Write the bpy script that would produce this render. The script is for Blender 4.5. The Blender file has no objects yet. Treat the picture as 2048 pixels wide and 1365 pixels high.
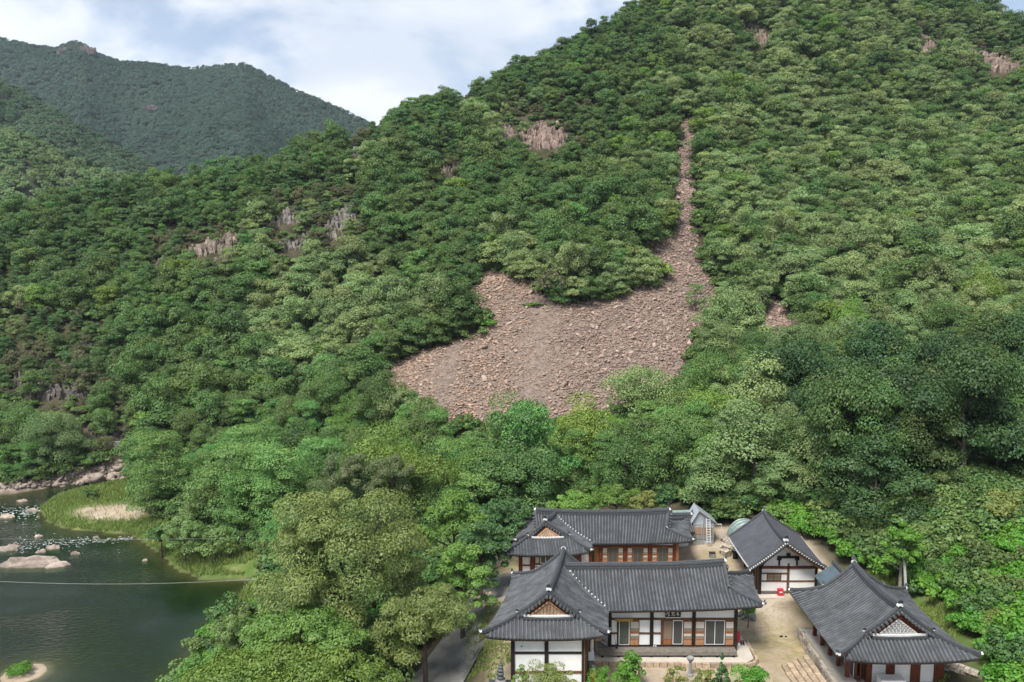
import bpy, math, random
import numpy as np
from mathutils import Vector, Matrix

# ---------------------------------------------------------------- camera, sky, sun, exposure
SC = bpy.context.scene
COL = SC.collection
R = math.radians
FPX = 1593.0; PITCH = R(6.54); CZ = 29.0
cam_d = bpy.data.cameras.new('camera'); cam = bpy.data.objects.new('camera', cam_d); COL.objects.link(cam)
cam_d.sensor_width = 36.0; cam_d.lens = 36.0 * FPX / 2048.0
cam_d.clip_start = 0.5; cam_d.clip_end = 20000
cam.location = (0, 0, CZ); cam.rotation_euler = (math.pi / 2 - PITCH, 0, 0)
SC.camera = cam

SUN_EL, SUN_AZ = R(58), R(212)      # azimuth clockwise from +Y (the viewing direction): behind the camera, to the left
sun_d = bpy.data.lights.new('sun', 'SUN'); sun = bpy.data.objects.new('sun', sun_d); COL.objects.link(sun)
sun_d.energy = 3.0; sun_d.angle = R(20); sun_d.color = (1.0, 0.965, 0.90)
_sd = Vector((math.sin(SUN_AZ) * math.cos(SUN_EL), math.cos(SUN_AZ) * math.cos(SUN_EL), math.sin(SUN_EL)))
sun.rotation_euler = _sd.to_track_quat('Z', 'Y').to_euler(); sun.location = (0, 0, 300)

W = bpy.data.worlds.new('World'); SC.world = W; W.use_nodes = True
nt = W.node_tree; nt.nodes.clear()
def wn(t, **k):
    n = nt.nodes.new(t)
    for a, b in k.items(): setattr(n, a, b)
    return n
sky = wn('ShaderNodeTexSky', sky_type='NISHITA', sun_disc=False, sun_elevation=SUN_EL, sun_rotation=SUN_AZ, altitude=300, air_density=1.0, dust_density=1.2, ozone_density=2.0)
tc = wn('ShaderNodeTexCoord'); sep = wn('ShaderNodeSeparateXYZ'); nt.links.new(tc.outputs['Generated'], sep.inputs[0])
def wmath(op, a, b=None):
    n = wn('ShaderNodeMath', operation=op)
    for i, v in enumerate((a, b)):
        if v is None: continue
        if isinstance(v, (int, float)): n.inputs[i].default_value = v
        else: nt.links.new(v, n.inputs[i])
    return n.outputs[0]
zc = wmath('ADD', wmath('MAXIMUM', sep.outputs['Z'], 0.0), 0.40)
comb = wn('ShaderNodeCombineXYZ')
nt.links.new(wmath('DIVIDE', sep.outputs['X'], zc), comb.inputs[0]); nt.links.new(wmath('DIVIDE', sep.outputs['Y'], zc), comb.inputs[1])
mp = wn('ShaderNodeMapping'); nt.links.new(comb.outputs[0], mp.inputs['Vector']); mp.inputs['Location'].default_value = (0.35, -0.85, 0.0)
def wnoise(scale, detail, rough, off):
    m = wn('ShaderNodeMapping'); nt.links.new(mp.outputs[0], m.inputs['Vector']); m.inputs['Location'].default_value = off
    n = wn('ShaderNodeTexNoise'); n.inputs['Scale'].default_value = scale; n.inputs['Detail'].default_value = detail; n.inputs['Roughness'].default_value = rough
    n.inputs['Distortion'].default_value = 0.35
    nt.links.new(m.outputs[0], n.inputs['Vector']); return n.outputs['Fac']
cov = wn('ShaderNodeMapRange'); cov.inputs[1].default_value = 0.42; cov.inputs[2].default_value = 0.52; cov.inputs[3].default_value = 0.30; cov.interpolation_type = 'SMOOTHSTEP'
nt.links.new(wnoise(1.7, 9, 0.52, (0, 0, 0)), cov.inputs[0])
shade = wn('ShaderNodeMapRange'); shade.inputs[1].default_value = 0.40; shade.inputs[2].default_value = 0.66; shade.interpolation_type = 'SMOOTHSTEP'
nt.links.new(wnoise(2.3, 7, 0.5, (5.3, 2.1, 0.7)), shade.inputs[0])
ccol = wn('ShaderNodeMix', data_type='RGBA'); ccol.inputs[6].default_value = (6.7, 7.0, 7.5, 1); ccol.inputs[7].default_value = (4.9, 5.4, 6.2, 1)
nt.links.new(shade.outputs[0], ccol.inputs[0])
mixc = wn('ShaderNodeMix', data_type='RGBA'); nt.links.new(cov.outputs[0], mixc.inputs[0])
nt.links.new(sky.outputs[0], mixc.inputs[6]); nt.links.new(ccol.outputs[2], mixc.inputs[7])
bg = wn('ShaderNodeBackground'); bg.inputs[1].default_value = 0.078; nt.links.new(mixc.outputs[2], bg.inputs[0])
wo = wn('ShaderNodeOutputWorld'); nt.links.new(bg.outputs[0], wo.inputs[0])
SC.view_settings.view_transform = 'Standard'; SC.view_settings.look = 'None'; SC.view_settings.gamma = 1.0
SC.view_settings.use_curve_mapping = False; SC.view_settings.exposure = 1.03
SC.cycles.max_bounces = 6; SC.cycles.diffuse_bounces = 4; SC.cycles.glossy_bounces = 2; SC.cycles.transmission_bounces = 4
SC.cycles.transparent_max_bounces = 8; SC.cycles.volume_bounces = 0; SC.cycles.use_denoising = True
SC.cycles.sample_clamp_indirect = 6.0; SC.cycles.sample_clamp_direct = 3.0

# ---------------------------------------------------------------- survey helpers
CP, SP = math.cos(PITCH), math.sin(PITCH)
def ray(px, py):
    b = (682.5 - py) / FPX
    return ((px - 1024) / FPX, CP + b * SP, -SP + b * CP)
def atz(px, py, z):
    d = ray(px, py); t = (z - CZ) / d[2]; return (d[0] * t, d[1] * t, z)
def aty(px, py, Y):
    d = ray(px, py); t = Y / d[1]; return (d[0] * t, Y, CZ + d[2] * t)
def proj(x, y, z):
    x = np.asarray(x, float); y = np.asarray(y, float); z = np.asarray(z, float) - CZ
    f = np.maximum(y * CP - z * SP, 0.01); u = y * SP + z * CP
    return 1024 + FPX * x / f, 682.5 - FPX * u / f
def inside(poly, X, Y):
    X = np.asarray(X, float); Y = np.asarray(Y, float); r = np.zeros(X.shape, bool); n = len(poly)
    for i in range(n):
        x0, y0 = poly[i]; x1, y1 = poly[(i + 1) % n]
        if y0 == y1: continue
        c = ((y0 > Y) != (y1 > Y)) & (X < (x1 - x0) * (Y - y0) / (y1 - y0) + x0); r ^= c
    return r
def polydist(poly, X, Y):
    d = np.full(np.shape(X), 1e9)
    for i in range(len(poly)):
        a = np.array(poly[i]); b = np.array(poly[(i + 1) % len(poly)]); ab = b - a; L = max(ab @ ab, 1e-9)
        t = np.clip(((X - a[0]) * ab[0] + (Y - a[1]) * ab[1]) / L, 0, 1)
        d = np.minimum(d, np.hypot(X - a[0] - t * ab[0], Y - a[1] - t * ab[1]))
    return d
def sstep(a, b, x):
    t = np.clip((np.asarray(x, float) - a) / (b - a), 0, 1); return t * t * (3 - 2 * t)
def vnoise(X, Y, seed=0):
    def h(i, j):
        n = np.sin(i * 127.1 + j * 311.7 + seed * 74.7) * 43758.5453; return n - np.floor(n)
    xi, yi = np.floor(X), np.floor(Y); xf, yf = X - xi, Y - yi
    u, v = xf * xf * (3 - 2 * xf), yf * yf * (3 - 2 * yf)
    return (h(xi, yi) * (1 - u) + h(xi + 1, yi) * u) * (1 - v) + (h(xi, yi + 1) * (1 - u) + h(xi + 1, yi + 1) * u) * v
def fbm(X, Y, s, oct=4, seed=0):
    r = 0; a = 1.0; t = 0
    for k in range(oct):
        r = r + a * vnoise(X / s + 17 * k, Y / s - 9 * k, seed + k); t += a; a *= .5; s *= .5
    return r / t

# ---------------------------------------------------------------- materials
MATS = {}
def material(name, col, rough=0.8, var=0.25, scale=3.0, bump=0.0, bscale=20.0, col2=None, spec=0.3, metal=0.0, coords='Object', obrand=0.0, attr=None, detail=6):
    m = bpy.data.materials.new(name); m.use_nodes = True; t = m.node_tree; N = t.nodes; L = t.links
    b = N['Principled BSDF']; b.inputs['Roughness'].default_value = rough; b.inputs['Specular IOR Level'].default_value = spec; b.inputs['Metallic'].default_value = metal
    c = N.new('ShaderNodeTexCoord')
    n = N.new('ShaderNodeTexNoise'); n.inputs['Scale'].default_value = scale; n.inputs['Detail'].default_value = detail; n.inputs['Roughness'].default_value = .65
    L.new(c.outputs[coords], n.inputs['Vector'])
    mx = N.new('ShaderNodeMix'); mx.data_type = 'RGBA'
    r = N.new('ShaderNodeMapRange'); r.inputs[1].default_value = .32; r.inputs[2].default_value = .68; L.new(n.outputs['Fac'], r.inputs[0]); L.new(r.outputs[0], mx.inputs[0])
    c2 = col2 or tuple(v * (1 + var) for v in col); c1 = col if col2 else tuple(v * (1 - var) for v in col)
    mx.inputs[6].default_value = (*c1, 1); mx.inputs[7].default_value = (*c2, 1)
    out = mx.outputs[2]
    if obrand:
        oi = N.new('ShaderNodeObjectInfo'); mr = N.new('ShaderNodeMapRange'); mr.inputs[3].default_value = 1 - obrand; mr.inputs[4].default_value = 1 + obrand
        L.new(oi.outputs['Random'], mr.inputs[0]); hs = N.new('ShaderNodeHueSaturation'); L.new(out, hs.inputs['Color']); L.new(mr.outputs[0], hs.inputs['Value']); out = hs.outputs[0]
    if attr:
        at = N.new('ShaderNodeAttribute'); at.attribute_name = attr; mm = N.new('ShaderNodeMix'); mm.data_type = 'RGBA'; mm.blend_type = 'MULTIPLY'; mm.inputs[0].default_value = 1
        L.new(out, mm.inputs[6]); L.new(at.outputs['Color'], mm.inputs[7]); out = mm.outputs[2]
    L.new(out, b.inputs['Base Color'])
    if bump:
        n2 = N.new('ShaderNodeTexNoise'); n2.inputs['Scale'].default_value = bscale; n2.inputs['Detail'].default_value = 5; L.new(c.outputs[coords], n2.inputs['Vector'])
        bp = N.new('ShaderNodeBump'); bp.inputs['Strength'].default_value = bump; bp.inputs['Distance'].default_value = .05; L.new(n2.outputs['Fac'], bp.inputs['Height']); L.new(bp.outputs[0], b.inputs['Normal'])
    MATS[name] = m; return m
def leafmat(name, c1, c2, trans=.3, val=.22, hue=.02, rough=.55):
    m = bpy.data.materials.new(name); m.use_nodes = True; t = m.node_tree; N = t.nodes; L = t.links; N.remove(N['Principled BSDF'])
    at = N.new('ShaderNodeAttribute'); at.attribute_name = 'tone'
    mx = N.new('ShaderNodeMix'); mx.data_type = 'RGBA'; mx.inputs[6].default_value = (*c1, 1); mx.inputs[7].default_value = (*c2, 1); L.new(at.outputs['Fac'], mx.inputs[0])
    oi = N.new('ShaderNodeObjectInfo'); hs = N.new('ShaderNodeHueSaturation'); L.new(mx.outputs[2], hs.inputs['Color'])
    mr = N.new('ShaderNodeMapRange'); mr.inputs[3].default_value = 1 - val; mr.inputs[4].default_value = 1 + val; L.new(oi.outputs['Random'], mr.inputs[0]); L.new(mr.outputs[0], hs.inputs['Value'])
    m2 = N.new('ShaderNodeMath'); m2.operation = 'MULTIPLY'; m2.inputs[1].default_value = 7.31; L.new(oi.outputs['Random'], m2.inputs[0])
    m3 = N.new('ShaderNodeMath'); m3.operation = 'FRACT'; L.new(m2.outputs[0], m3.inputs[0])
    mh = N.new('ShaderNodeMapRange'); mh.inputs[3].default_value = .5 - hue; mh.inputs[4].default_value = .5 + hue; L.new(m3.outputs[0], mh.inputs[0]); L.new(mh.outputs[0], hs.inputs['Hue'])
    d = N.new('ShaderNodeBsdfDiffuse'); tr = N.new('ShaderNodeBsdfTranslucent'); g = N.new('ShaderNodeBsdfGlossy'); g.inputs['Roughness'].default_value = rough; g.inputs['Color'].default_value = (.9, .95, 1, 1)
    L.new(hs.outputs[0], d.inputs[0]); L.new(hs.outputs[0], tr.inputs[0])
    ms = N.new('ShaderNodeMixShader'); ms.inputs[0].default_value = trans; L.new(d.outputs[0], ms.inputs[1]); L.new(tr.outputs[0], ms.inputs[2])
    mg = N.new('ShaderNodeMixShader'); mg.inputs[0].default_value = .022; L.new(ms.outputs[0], mg.inputs[1]); L.new(g.outputs[0], mg.inputs[2])
    L.new(mg.outputs[0], N['Material Output'].inputs[0]); MATS[name] = m; return m

material('tile', (.042, .045, .050), .62, .35, 6, .3, 40, spec=.4)
material('tile_rib', (.076, .080, .086), .58, .45, 1.4, .25, 40, spec=.4, obrand=.15)
material('ridge_tile', (.056, .060, .066), .58, .3, 6, .3, 40, spec=.4)
material('plaster', (.76, .76, .75), .85, .085, .9, .1, 30)
material('white_plaster', (.62, .62, .60), .8, .15, 4, .2, 30)
material('dark_timber', (.020, .014, .011), .7, .4, 5, .2, 60)
material('red_timber', (.115, .030, .012), .6, .45, 5, .15, 60)
material('orange_timber', (.26, .105, .040), .6, .3, 5, .15, 60)
material('pale_timber', (.36, .19, .10), .6, .25, 7, .15, 60)
material('brown_timber', (.12, .062, .032), .65, .35, 6, .15, 60)
material('weathered_board', (.30, .20, .13), .75, .35, 9, .2, 60, obrand=.2)
material('grey_plank', (.16, .14, .12), .8, .3, 5, .2, 40, obrand=.12)
material('soffit', (.060, .030, .020), .8, .3, 4)
material('screen', (.060, .064, .060), .35, .15, 3, spec=.5)
material('green_screen', (.075, .085, .065), .45, .15, 3)
material('paper', (.50, .48, .43), .8, .06, 4)
material('paper_dim', (.22, .19, .15), .8, .1, 4)
material('white_frame', (.78, .79, .80), .4, .03, 4)
material('stone', (.33, .285, .23), .85, .35, 4, .5, 25, obrand=.28)
material('tan_stone', (.37, .285, .20), .85, .3, 4, .5, 25, obrand=.2)
material('grey_stone', (.20, .195, .185), .85, .35, 5, .5, 30, obrand=.2)
material('concrete', (.47, .42, .355), .9, .12, 1.2, .2, 30)
material('shingle', (.072, .074, .086), .75, .18, 1.3, .2, 60)
material('blue_metal', (.095, .135, .160), .45, .2, 1.5, spec=.5, metal=.15)
material('grey_metal', (.35, .37, .37), .4, .15, 3, metal=.5)
material('aluminium', (.66, .66, .66), .4, .08, 3, metal=.3)
material('black_rubber', (.018, .018, .020), .6, .3, 5)
material('red_plastic', (.52, .022, .045), .45, .1, 4)
material('pink_plastic', (.70, .10, .20), .45, .1, 4)
material('yellow_wood', (.42, .26, .06), .6, .2, 6)
material('signboard', (.006, .006, .006), .5, .2, 4)
material('sign_white', (.72, .72, .70), .6, .05, 4)
material('polythene', (.34, .37, .40), .3, .18, 2.5, .2, 6, spec=.5)
material('green_net', (.17, .24, .22), .5, .2, 3)
material('rust_sheet', (.27, .18, .12), .7, .3, 4)
material('bark', (.075, .060, .048), .9, .4, 3, .6, 12)
material('pale_bark', (.28, .25, .21), .9, .3, 3, .4, 12)
material('pole_metal', (.42, .41, .38), .6, .15, 3)
material('scree_rock', (.325, .240, .192), .9, .34, .9, .5, 6, attr='tint')
material('boulder', (.315, .240, .195), .9, .3, .9, .5, 6, obrand=.3)
material('river_rock', (.29, .235, .195), .85, .45, .9, .9, 5, obrand=.22)
material('crag', (.235, .185, .150), .92, .55, .55, .9, 2.5, obrand=.12)
material('granite', (.24, .24, .235), .85, .3, 14, .3, 40)
material('wire', (.30, .30, .28), .6, .1, 4)

# ---------------------------------------------------------------- mesh helpers
def raw(name, V, Fc, mat, parent=None, smooth=False, link=True):
    me = bpy.data.meshes.new(name); me.from_pydata([tuple(v) for v in V], [], [tuple(f) for f in Fc]); me.update()
    if mat: me.materials.append(MATS[mat] if isinstance(mat, str) else mat)
    if smooth: me.polygons.foreach_set('use_smooth', [True] * len(me.polygons))
    return ob(name, me, parent)
def ob(name, me, parent=None, loc=None):
    o = bpy.data.objects.new(name, me); COL.objects.link(o)
    if parent is not None: o.parent = parent
    if loc is not None: o.location = loc
    return o
def tag(o, label, cat, group=None):
    o['label'] = label; o['category'] = cat
    if group: o['group'] = group
    return o
def thing(name, loc, label, cat, group=None, rz=0):
    o = bpy.data.objects.new(name, None); COL.objects.link(o); o.location = loc; o.rotation_euler = (0, 0, rz); o.empty_display_size = .3
    return tag(o, label, cat, group)
def kind(o, k): o['kind'] = k; return o
BOXF = [(0, 3, 2, 1), (4, 5, 6, 7), (0, 1, 5, 4), (1, 2, 6, 5), (2, 3, 7, 6), (3, 0, 4, 7)]
class MB:
    def __init__(s): s.v = []; s.f = []
    def add(s, V, Fc):
        n = len(s.v); s.v += [tuple(p) for p in V]; s.f += [tuple(i + n for i in f) for f in Fc]; return s
    def box(s, x0, x1, y0, y1, z0, z1): return s.add([(x0, y0, z0), (x1, y0, z0), (x1, y1, z0), (x0, y1, z0), (x0, y0, z1), (x1, y0, z1), (x1, y1, z1), (x0, y1, z1)], BOXF)
    def seg(s, p0, p1, th, z0, z1, off=0.0):
        """upright slab from p0 to p1 (plan), thickness th, shifted off along its left-hand normal"""
        p0 = np.array(p0[:2], float); p1 = np.array(p1[:2], float); d = p1 - p0; d /= max(np.linalg.norm(d), 1e-6); n = np.array((-d[1], d[0]))
        a = p0 + n * (off - th / 2); b = p1 + n * (off - th / 2); c = p1 + n * (off + th / 2); e = p0 + n * (off + th / 2)
        return s.add([(*a, z0), (*b, z0), (*c, z0), (*e, z0), (*a, z1), (*b, z1), (*c, z1), (*e, z1)], BOXF)
    def tube(s, pts, rad, n=8, cap=True):
        pts = [np.array(p, float) for p in pts]; rings = []
        for i, p in enumerate(pts):
            d = pts[min(i + 1, len(pts) - 1)] - pts[max(i - 1, 0)]; d /= max(np.linalg.norm(d), 1e-9)
            a = np.cross(d, (0, 0, 1.0));
            if np.linalg.norm(a) < .05: a = np.cross(d, (0, 1.0, 0))
            a /= np.linalg.norm(a); b = np.cross(a, d); r = rad[i] if hasattr(rad, '__len__') else rad
            rings.append([p + r * (a * math.cos(2 * math.pi * k / n) + b * math.sin(2 * math.pi * k / n)) for k in range(n)])
        V = [q for r_ in rings for q in r_]; Fc = []
        for i in range(len(rings) - 1):
            for k in range(n): Fc.append((i * n + k, i * n + (k + 1) % n, (i + 1) * n + (k + 1) % n, (i + 1) * n + k))
        if cap: Fc.append(tuple(range(n))[::-1]); Fc.append(tuple((len(rings) - 1) * n + k for k in range(n)))
        return s.add(V, Fc)
    def lathe(s, prof, c=(0, 0, 0), n=16):
        V = []; Fc = []
        for (r, z) in prof:
            for k in range(n): V.append((c[0] + r * math.cos(2 * math.pi * k / n), c[1] + r * math.sin(2 * math.pi * k / n), c[2] + z))
        for i in range(len(prof) - 1):
            for k in range(n): Fc.append((i * n + k, i * n + (k + 1) % n, (i + 1) * n + (k + 1) % n, (i + 1) * n + k))
        Fc.append(tuple(range(n))[::-1]); Fc.append(tuple((len(prof) - 1) * n + k for k in range(n)))
        return s.add(V, Fc)
    def build(s, name, mat, parent=None, smooth=False): return raw(name, s.v, s.f, mat, parent, smooth)
def fastmesh(name, V, Q, mat, tone=None, attrname='tone', color=False, smooth=False):
    """V (n,3) and quads Q (m,4) into a mesh, with an optional per-vertex attribute"""
    me = bpy.data.meshes.new(name); n, m = len(V), len(Q)
    me.vertices.add(n); me.vertices.foreach_set('co', np.asarray(V, np.float32).ravel())
    me.loops.add(4 * m); me.loops.foreach_set('vertex_index', np.asarray(Q, np.int32).ravel())
    me.polygons.add(m); me.polygons.foreach_set('loop_start', np.arange(0, 4 * m, 4, dtype=np.int32))
    try: me.polygons.foreach_set('loop_total', np.full(m, 4, np.int32))
    except Exception: pass
    if tone is not None:
        if color:
            a = me.attributes.new(attrname, 'FLOAT_COLOR', 'POINT'); a.data.foreach_set('color', np.asarray(tone, np.float32).ravel())
        else:
            a = me.attributes.new(attrname, 'FLOAT', 'POINT'); a.data.foreach_set('value', np.asarray(tone, np.float32).ravel())
    if smooth: me.polygons.foreach_set('use_smooth', np.ones(m, bool))
    me.update(calc_edges=True); me.validate()
    if mat: me.materials.append(MATS[mat] if isinstance(mat, str) else mat)
    return me
# ---------------------------------------------------------------- the terrain
def T(px, py, Y, h=0.0):
    p = aty(px, py, Y); return (p[0], p[1], p[2] - h)
ctl = []
for a in [ # ridge of the left spur and the mountain (canopy line, trees about 5 m)
    (-350, 460, 190, 5), (-150, 440, 190, 5), (0, 410, 192, 5), (130, 386, 195, 5), (250, 362, 198, 5), (400, 340, 204, 5), (550, 308, 210, 5), (640, 274, 214, 5), (720, 246, 218, 5), (820, 212, 222, 5),
    (930, 168, 228, 5), (1030, 120, 234, 5), (1110, 102, 238, 5), (1165, 62, 244, 5), (1230, 22, 254, 5), (1300, -20, 264, 5), (1420, -70, 282, 5), (1600, -110, 300, 5), (1800, -70, 296, 5),
    (1950, -5, 286, 5), (2048, 42, 278, 5), (2200, 120, 270, 5), (2500, 200, 260, 5),
    # scree and its chute, bare ground
    (1378, 245, 197, 0), (1372, 380, 170, 0), (1372, 470, 157, 0), (1390, 560, 144, 0), (1380, 660, 131, 0), (1330, 760, 121, 0), (1000, 850, 114, 0), (1150, 870, 112, 0), (860, 800, 118, 0), (980, 560, 143, 0), (1150, 640, 134, 0), (1050, 720, 126, 0),
    (1240, 640, 134, 0), (1375, 130, 224, 4),
    # slope left of the scree
    (1100, 450, 160, 5), (1100, 270, 196, 2), (1230, 300, 190, 5), (900, 350, 182, 4), (850, 550, 150, 5), (700, 420, 172, 2), (700, 620, 144, 5), (600, 460, 168, 1), (560, 740, 131, 5), (430, 490, 166, 1), (400, 650, 146, 5), (300, 760, 134, 5),
    (250, 500, 172, 4), (100, 545, 166, 4), (80, 680, 146, 3), (-50, 780, 135, 3), (120, 790, 133, 1), (210, 860, 126, 1), (-200, 800, 136, 2), (340, 850, 124, 3),
    # slope right of the scree: two convex lobes and a gully between them
    (1480, 300, 186, 5), (1450, 480, 156, 5), (1480, 620, 136, 5), (1560, 640, 132, 1), (1600, 180, 216, 5), (1650, 400, 164, 6), (1640, 560, 138, 6), (1780, 250, 204, 5), (1800, 420, 160, 6), (1860, 330, 186, 4), (1870, 450, 162, 4), (1950, 250, 208, 5),
    (2000, 130, 244, 3), (2000, 450, 150, 6), (1800, 560, 130, 6), (1950, 620, 114, 7), (2150, 450, 140, 6), (2150, 650, 105, 7), (1700, 680, 116, 6), (1560, 740, 110, 5),
    (1850, 750, 98, 8), (1700, 820, 92, 8), (2050, 800, 86, 9), (2250, 850, 80, 9), (1540, 830, 96, 6), (1980, 930, 73, 9)]:
    ctl.append(T(*a))
ctl += [ # valley floor, compound, river banks (world metres)
    (0, 105, .5), (20, 105, 4), (-15, 105, -1.5), (-30, 112, -2.5), (35, 95, 8), (30, 85, 5), (8, 90, -.5), (-10, 90, -2.5), (-25, 95, -3.8), (-38, 104, -4.3), (-45, 114, -4.6), (-20, 80, -4), (-8, 78, -2.6),
    (4, 78, -.2), (14, 80, .6), (24, 78, 2.2), (34, 74, 6), (42, 70, 9.5), (36, 62, 4.5), (45, 58, 8), (33, 52, 2.0), (40, 46, 5), (32, 42, 1.5), (60, 55, 16), (60, 40, 12), (30.5, 60, 1.6), (29.5, 66, 1.8), (28, 72, 2.2),
    (0, 60, 0), (8, 60, 0), (16, 60, 0), (10, 47, 0), (2, 46, 0), (18, 48, 0), (20, 58, .1), (8, 66, .3), (16, 66, .5), (18, 72, 1.1), (2, 68, .1), (8, 74, .4), (25, 64, .4), (23, 72, 1.0), (26, 46, .6), (20, 36, 0), (5, 36, 0), (35, 36, 1.5),
    (-2.5, 62, -.8), (-2.0, 68, -.8), (-2, 55, -1.2), (-2, 48, -1.4), (-5, 56, -2.3), (-4, 65, -1.5), (-4, 72, -1.7), (-8, 60, -3), (-8, 50, -3), (-6, 44, -2.6), (-12, 66, -4), (-14, 56, -4), (-14, 44, -4), (-18, 72, -4.8), (-20, 62, -5), (-20, 50, -5),
    (-22, 40, -5), (-12, 34, -4), (-24, 78, -5.1), (-30, 84, -5.2), (-36, 90, -5.3), (-46, 98, -5.3), (-54, 102, -5.3), (-58, 110, -5.3), (-48, 108, -5.0), (-40, 100, -4.9), (-70, 122, -3.5), (-56, 124, -3.2), (-82, 118, -3.5), (-64, 127, -.8), (-90, 126, 0),
    (-110, 112, -3), (-130, 90, -2), (-110, 60, -1), (-80, 40, -3), (-90, 20, 4), (-50, 10, -4), (-130, 130, 10), (-170, 100, 12), (-150, 60, 10), (0, 15, -2), (0, -40, 0), (60, 10, 10), (90, 60, 26), (100, 20, 22), (140, 60, 40), (-140, -20, 14), (120, -40, 30),
    # behind the ridges and out to the sides
    (-120, 290, 15), (0, 310, 30), (100, 400, 70), (200, 400, 70), (-60, 270, 25), (240, 300, 60), (260, 200, 55), (240, 100, 55), (-220, 220, 20), (-300, 150, 30), (60, 360, 70), (0, 420, 20), (200, 500, 30), (400, 300, 30)]
ctl = np.array(ctl, float)
def fit_rbf(P):
    X = P[:, :2]; n = len(X); D = np.linalg.norm(X[:, None] - X[None], axis=2)
    A = np.zeros((n + 3, n + 3)); A[:n, :n] = D - np.eye(n) * 1.2; A[:n, n] = 1; A[:n, n + 1:] = X / 100; A[n, :n] = 1; A[n + 1:, :n] = X.T / 100
    return np.linalg.solve(A, np.r_[P[:, 2], 0, 0, 0])
_w = fit_rbf(ctl)
def rbf(x, y):
    x = np.asarray(x, float); y = np.asarray(y, float); s = x.shape; x = x.ravel(); y = y.ravel(); r = np.empty(len(x))
    for i in range(0, len(x), 20000):
        a = x[i:i + 20000]; b = y[i:i + 20000]
        r[i:i + 20000] = np.hypot(a[:, None] - ctl[None, :, 0], b[:, None] - ctl[None, :, 1]) @ _w[:-3] + _w[-3] + _w[-2] * a / 100 + _w[-1] * b / 100
    return r.reshape(s)
WATER = -6.0
river_px = [(330, 1440), (345, 1365), (395, 1300), (440, 1235), (490, 1178), (500, 1158), (400, 1157), (365, 1142), (330, 1115), (290, 1085), (262, 1069), (200, 1064), (130, 1057), (95, 1042), (82, 1018), (110, 996), (180, 981), (260, 970), (340, 962),
            (340, 952), (200, 963), (90, 976), (0, 992), (-250, 1010), (-700, 1060)]
river = [atz(*p, WATER)[:2] for p in river_px] + [(-110, 70), (-75, 35), (-40, 20), (-30, 25), (-27, 45)]
isl = atz(48, 1348, WATER)
court = [(-.8, 44), (19.5, 40), (20.5, 47), (20.5, 57), (21, 61.5), (18, 63.5), (-.8, 63.5)]
def terrain(x, y):
    x = np.asarray(x, float); y = np.asarray(y, float)
    z = rbf(x, y)
    hill = sstep(4, 14, z)
    z = z + hill * ((fbm(x, y, 22, 3, 3) - .5) * 3.0 + (fbm(x, y, 5, 2, 5) - .5) * .9) + (1 - hill) * (fbm(x, y, 6, 3, 8) - .5) * .25
    near = (np.abs(x) < 160) & (y < 190) & (y > 5)
    if near.any():
        xs, ys, zs = x[near], y[near], z[near]
        # terrace of the compound
        ins = inside(court, xs, ys); d = polydist(court, xs, ys); m = np.where(ins, 1.0, 1 - sstep(0, 2.2, d))
        flat = .03 * (fbm(xs, ys, 3, 3, 9) - .5)
        zs = zs * (1 - m) + flat * m
        # river bed
        ins = inside(river, xs, ys); d = polydist(river, xs, ys)
        bed = WATER - .03 - np.minimum(3.4, .24 * d) - .25 * (fbm(xs, ys, 5, 3, 4) - .5) * np.minimum(1, d / 3)
        di = np.hypot(xs - isl[0], (ys - isl[1]))
        bed = np.maximum(bed, WATER + .16 - np.where(di < .9, 0, (di - .9) * .20))
        bank = np.maximum(WATER + .04 + np.minimum(d * .5, .45 + d * .12), np.minimum(zs, WATER + .3 + d * .9))
        zs = np.where(ins, bed, bank)
        z = z.copy(); z[near] = zs
    far = sstep(330, 800, np.hypot(x, y)); return z * (1 - far) + (10.0) * far
def axis(lo, hi, step, g, outlo, outhi):
    a = list(np.arange(lo, hi + .001, step)); s = step
    while a[-1] < outhi: s *= g; a.append(a[-1] + s)
    s = step
    while a[0] > outlo: s *= g; a.insert(0, a[0] - s)
    return np.array(a)
gx = axis(-85, 60, 1.0, 1.05, -1150, 1150); gy = axis(38, 130, 1.0, 1.035, -200, 1500)
GX, GY = np.meshgrid(gx, gy); GZ = terrain(GX, GY)
nx, ny = len(gx), len(gy)
V = np.stack([GX, GY, GZ], -1).reshape(-1, 3)
ii, jj = np.meshgrid(np.arange(nx - 1), np.arange(ny - 1)); a = (jj * nx + ii).ravel(); Q = np.stack([a, a + 1, a + nx + 1, a + nx], 1)
# zones: r forest floor / g sand and court / b grass, alpha rock
PXg, PYg = proj(GX, GY, GZ)
infront = GY > 25
def zone(poly): return inside(poly, PXg, PYg) & infront
zc_ = np.zeros((ny, nx, 4)); zc_[..., 3] = 1
courtw = [(-.9, 43), (21, 39), (21.5, 63), (27, 64), (27, 74), (17, 78), (10, 76), (-.9, 76)]
m = inside(courtw, GX, GY); sd = np.where(m, 1.0, 1 - sstep(0, 1.5, polydist(courtw, GX, GY)))
zc_[..., 0] = sd                                              # sand
dr = polydist(river, GX, GY); inr = inside(river, GX, GY)
bank = (1 - sstep(2, 10, dr)) * (GX < -15) * (GX > -62) * (GY < 116)
bar = inside([(-66, 99), (-46, 92), (-30, 78), (-22, 70), (-20, 84), (-34, 98), (-50, 118), (-66, 112)], GX, GY)
zc_[..., 1] = np.clip(np.maximum(bank, bar * 1.0) * (~inr), 0, 1) # grass
grassr = inside([(28.5, 38), (31, 50), (30, 60), (28, 64), (33, 66), (40, 60), (40, 40)], GX, GY); zc_[..., 1] = np.maximum(zc_[..., 1], grassr * .8)
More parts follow.
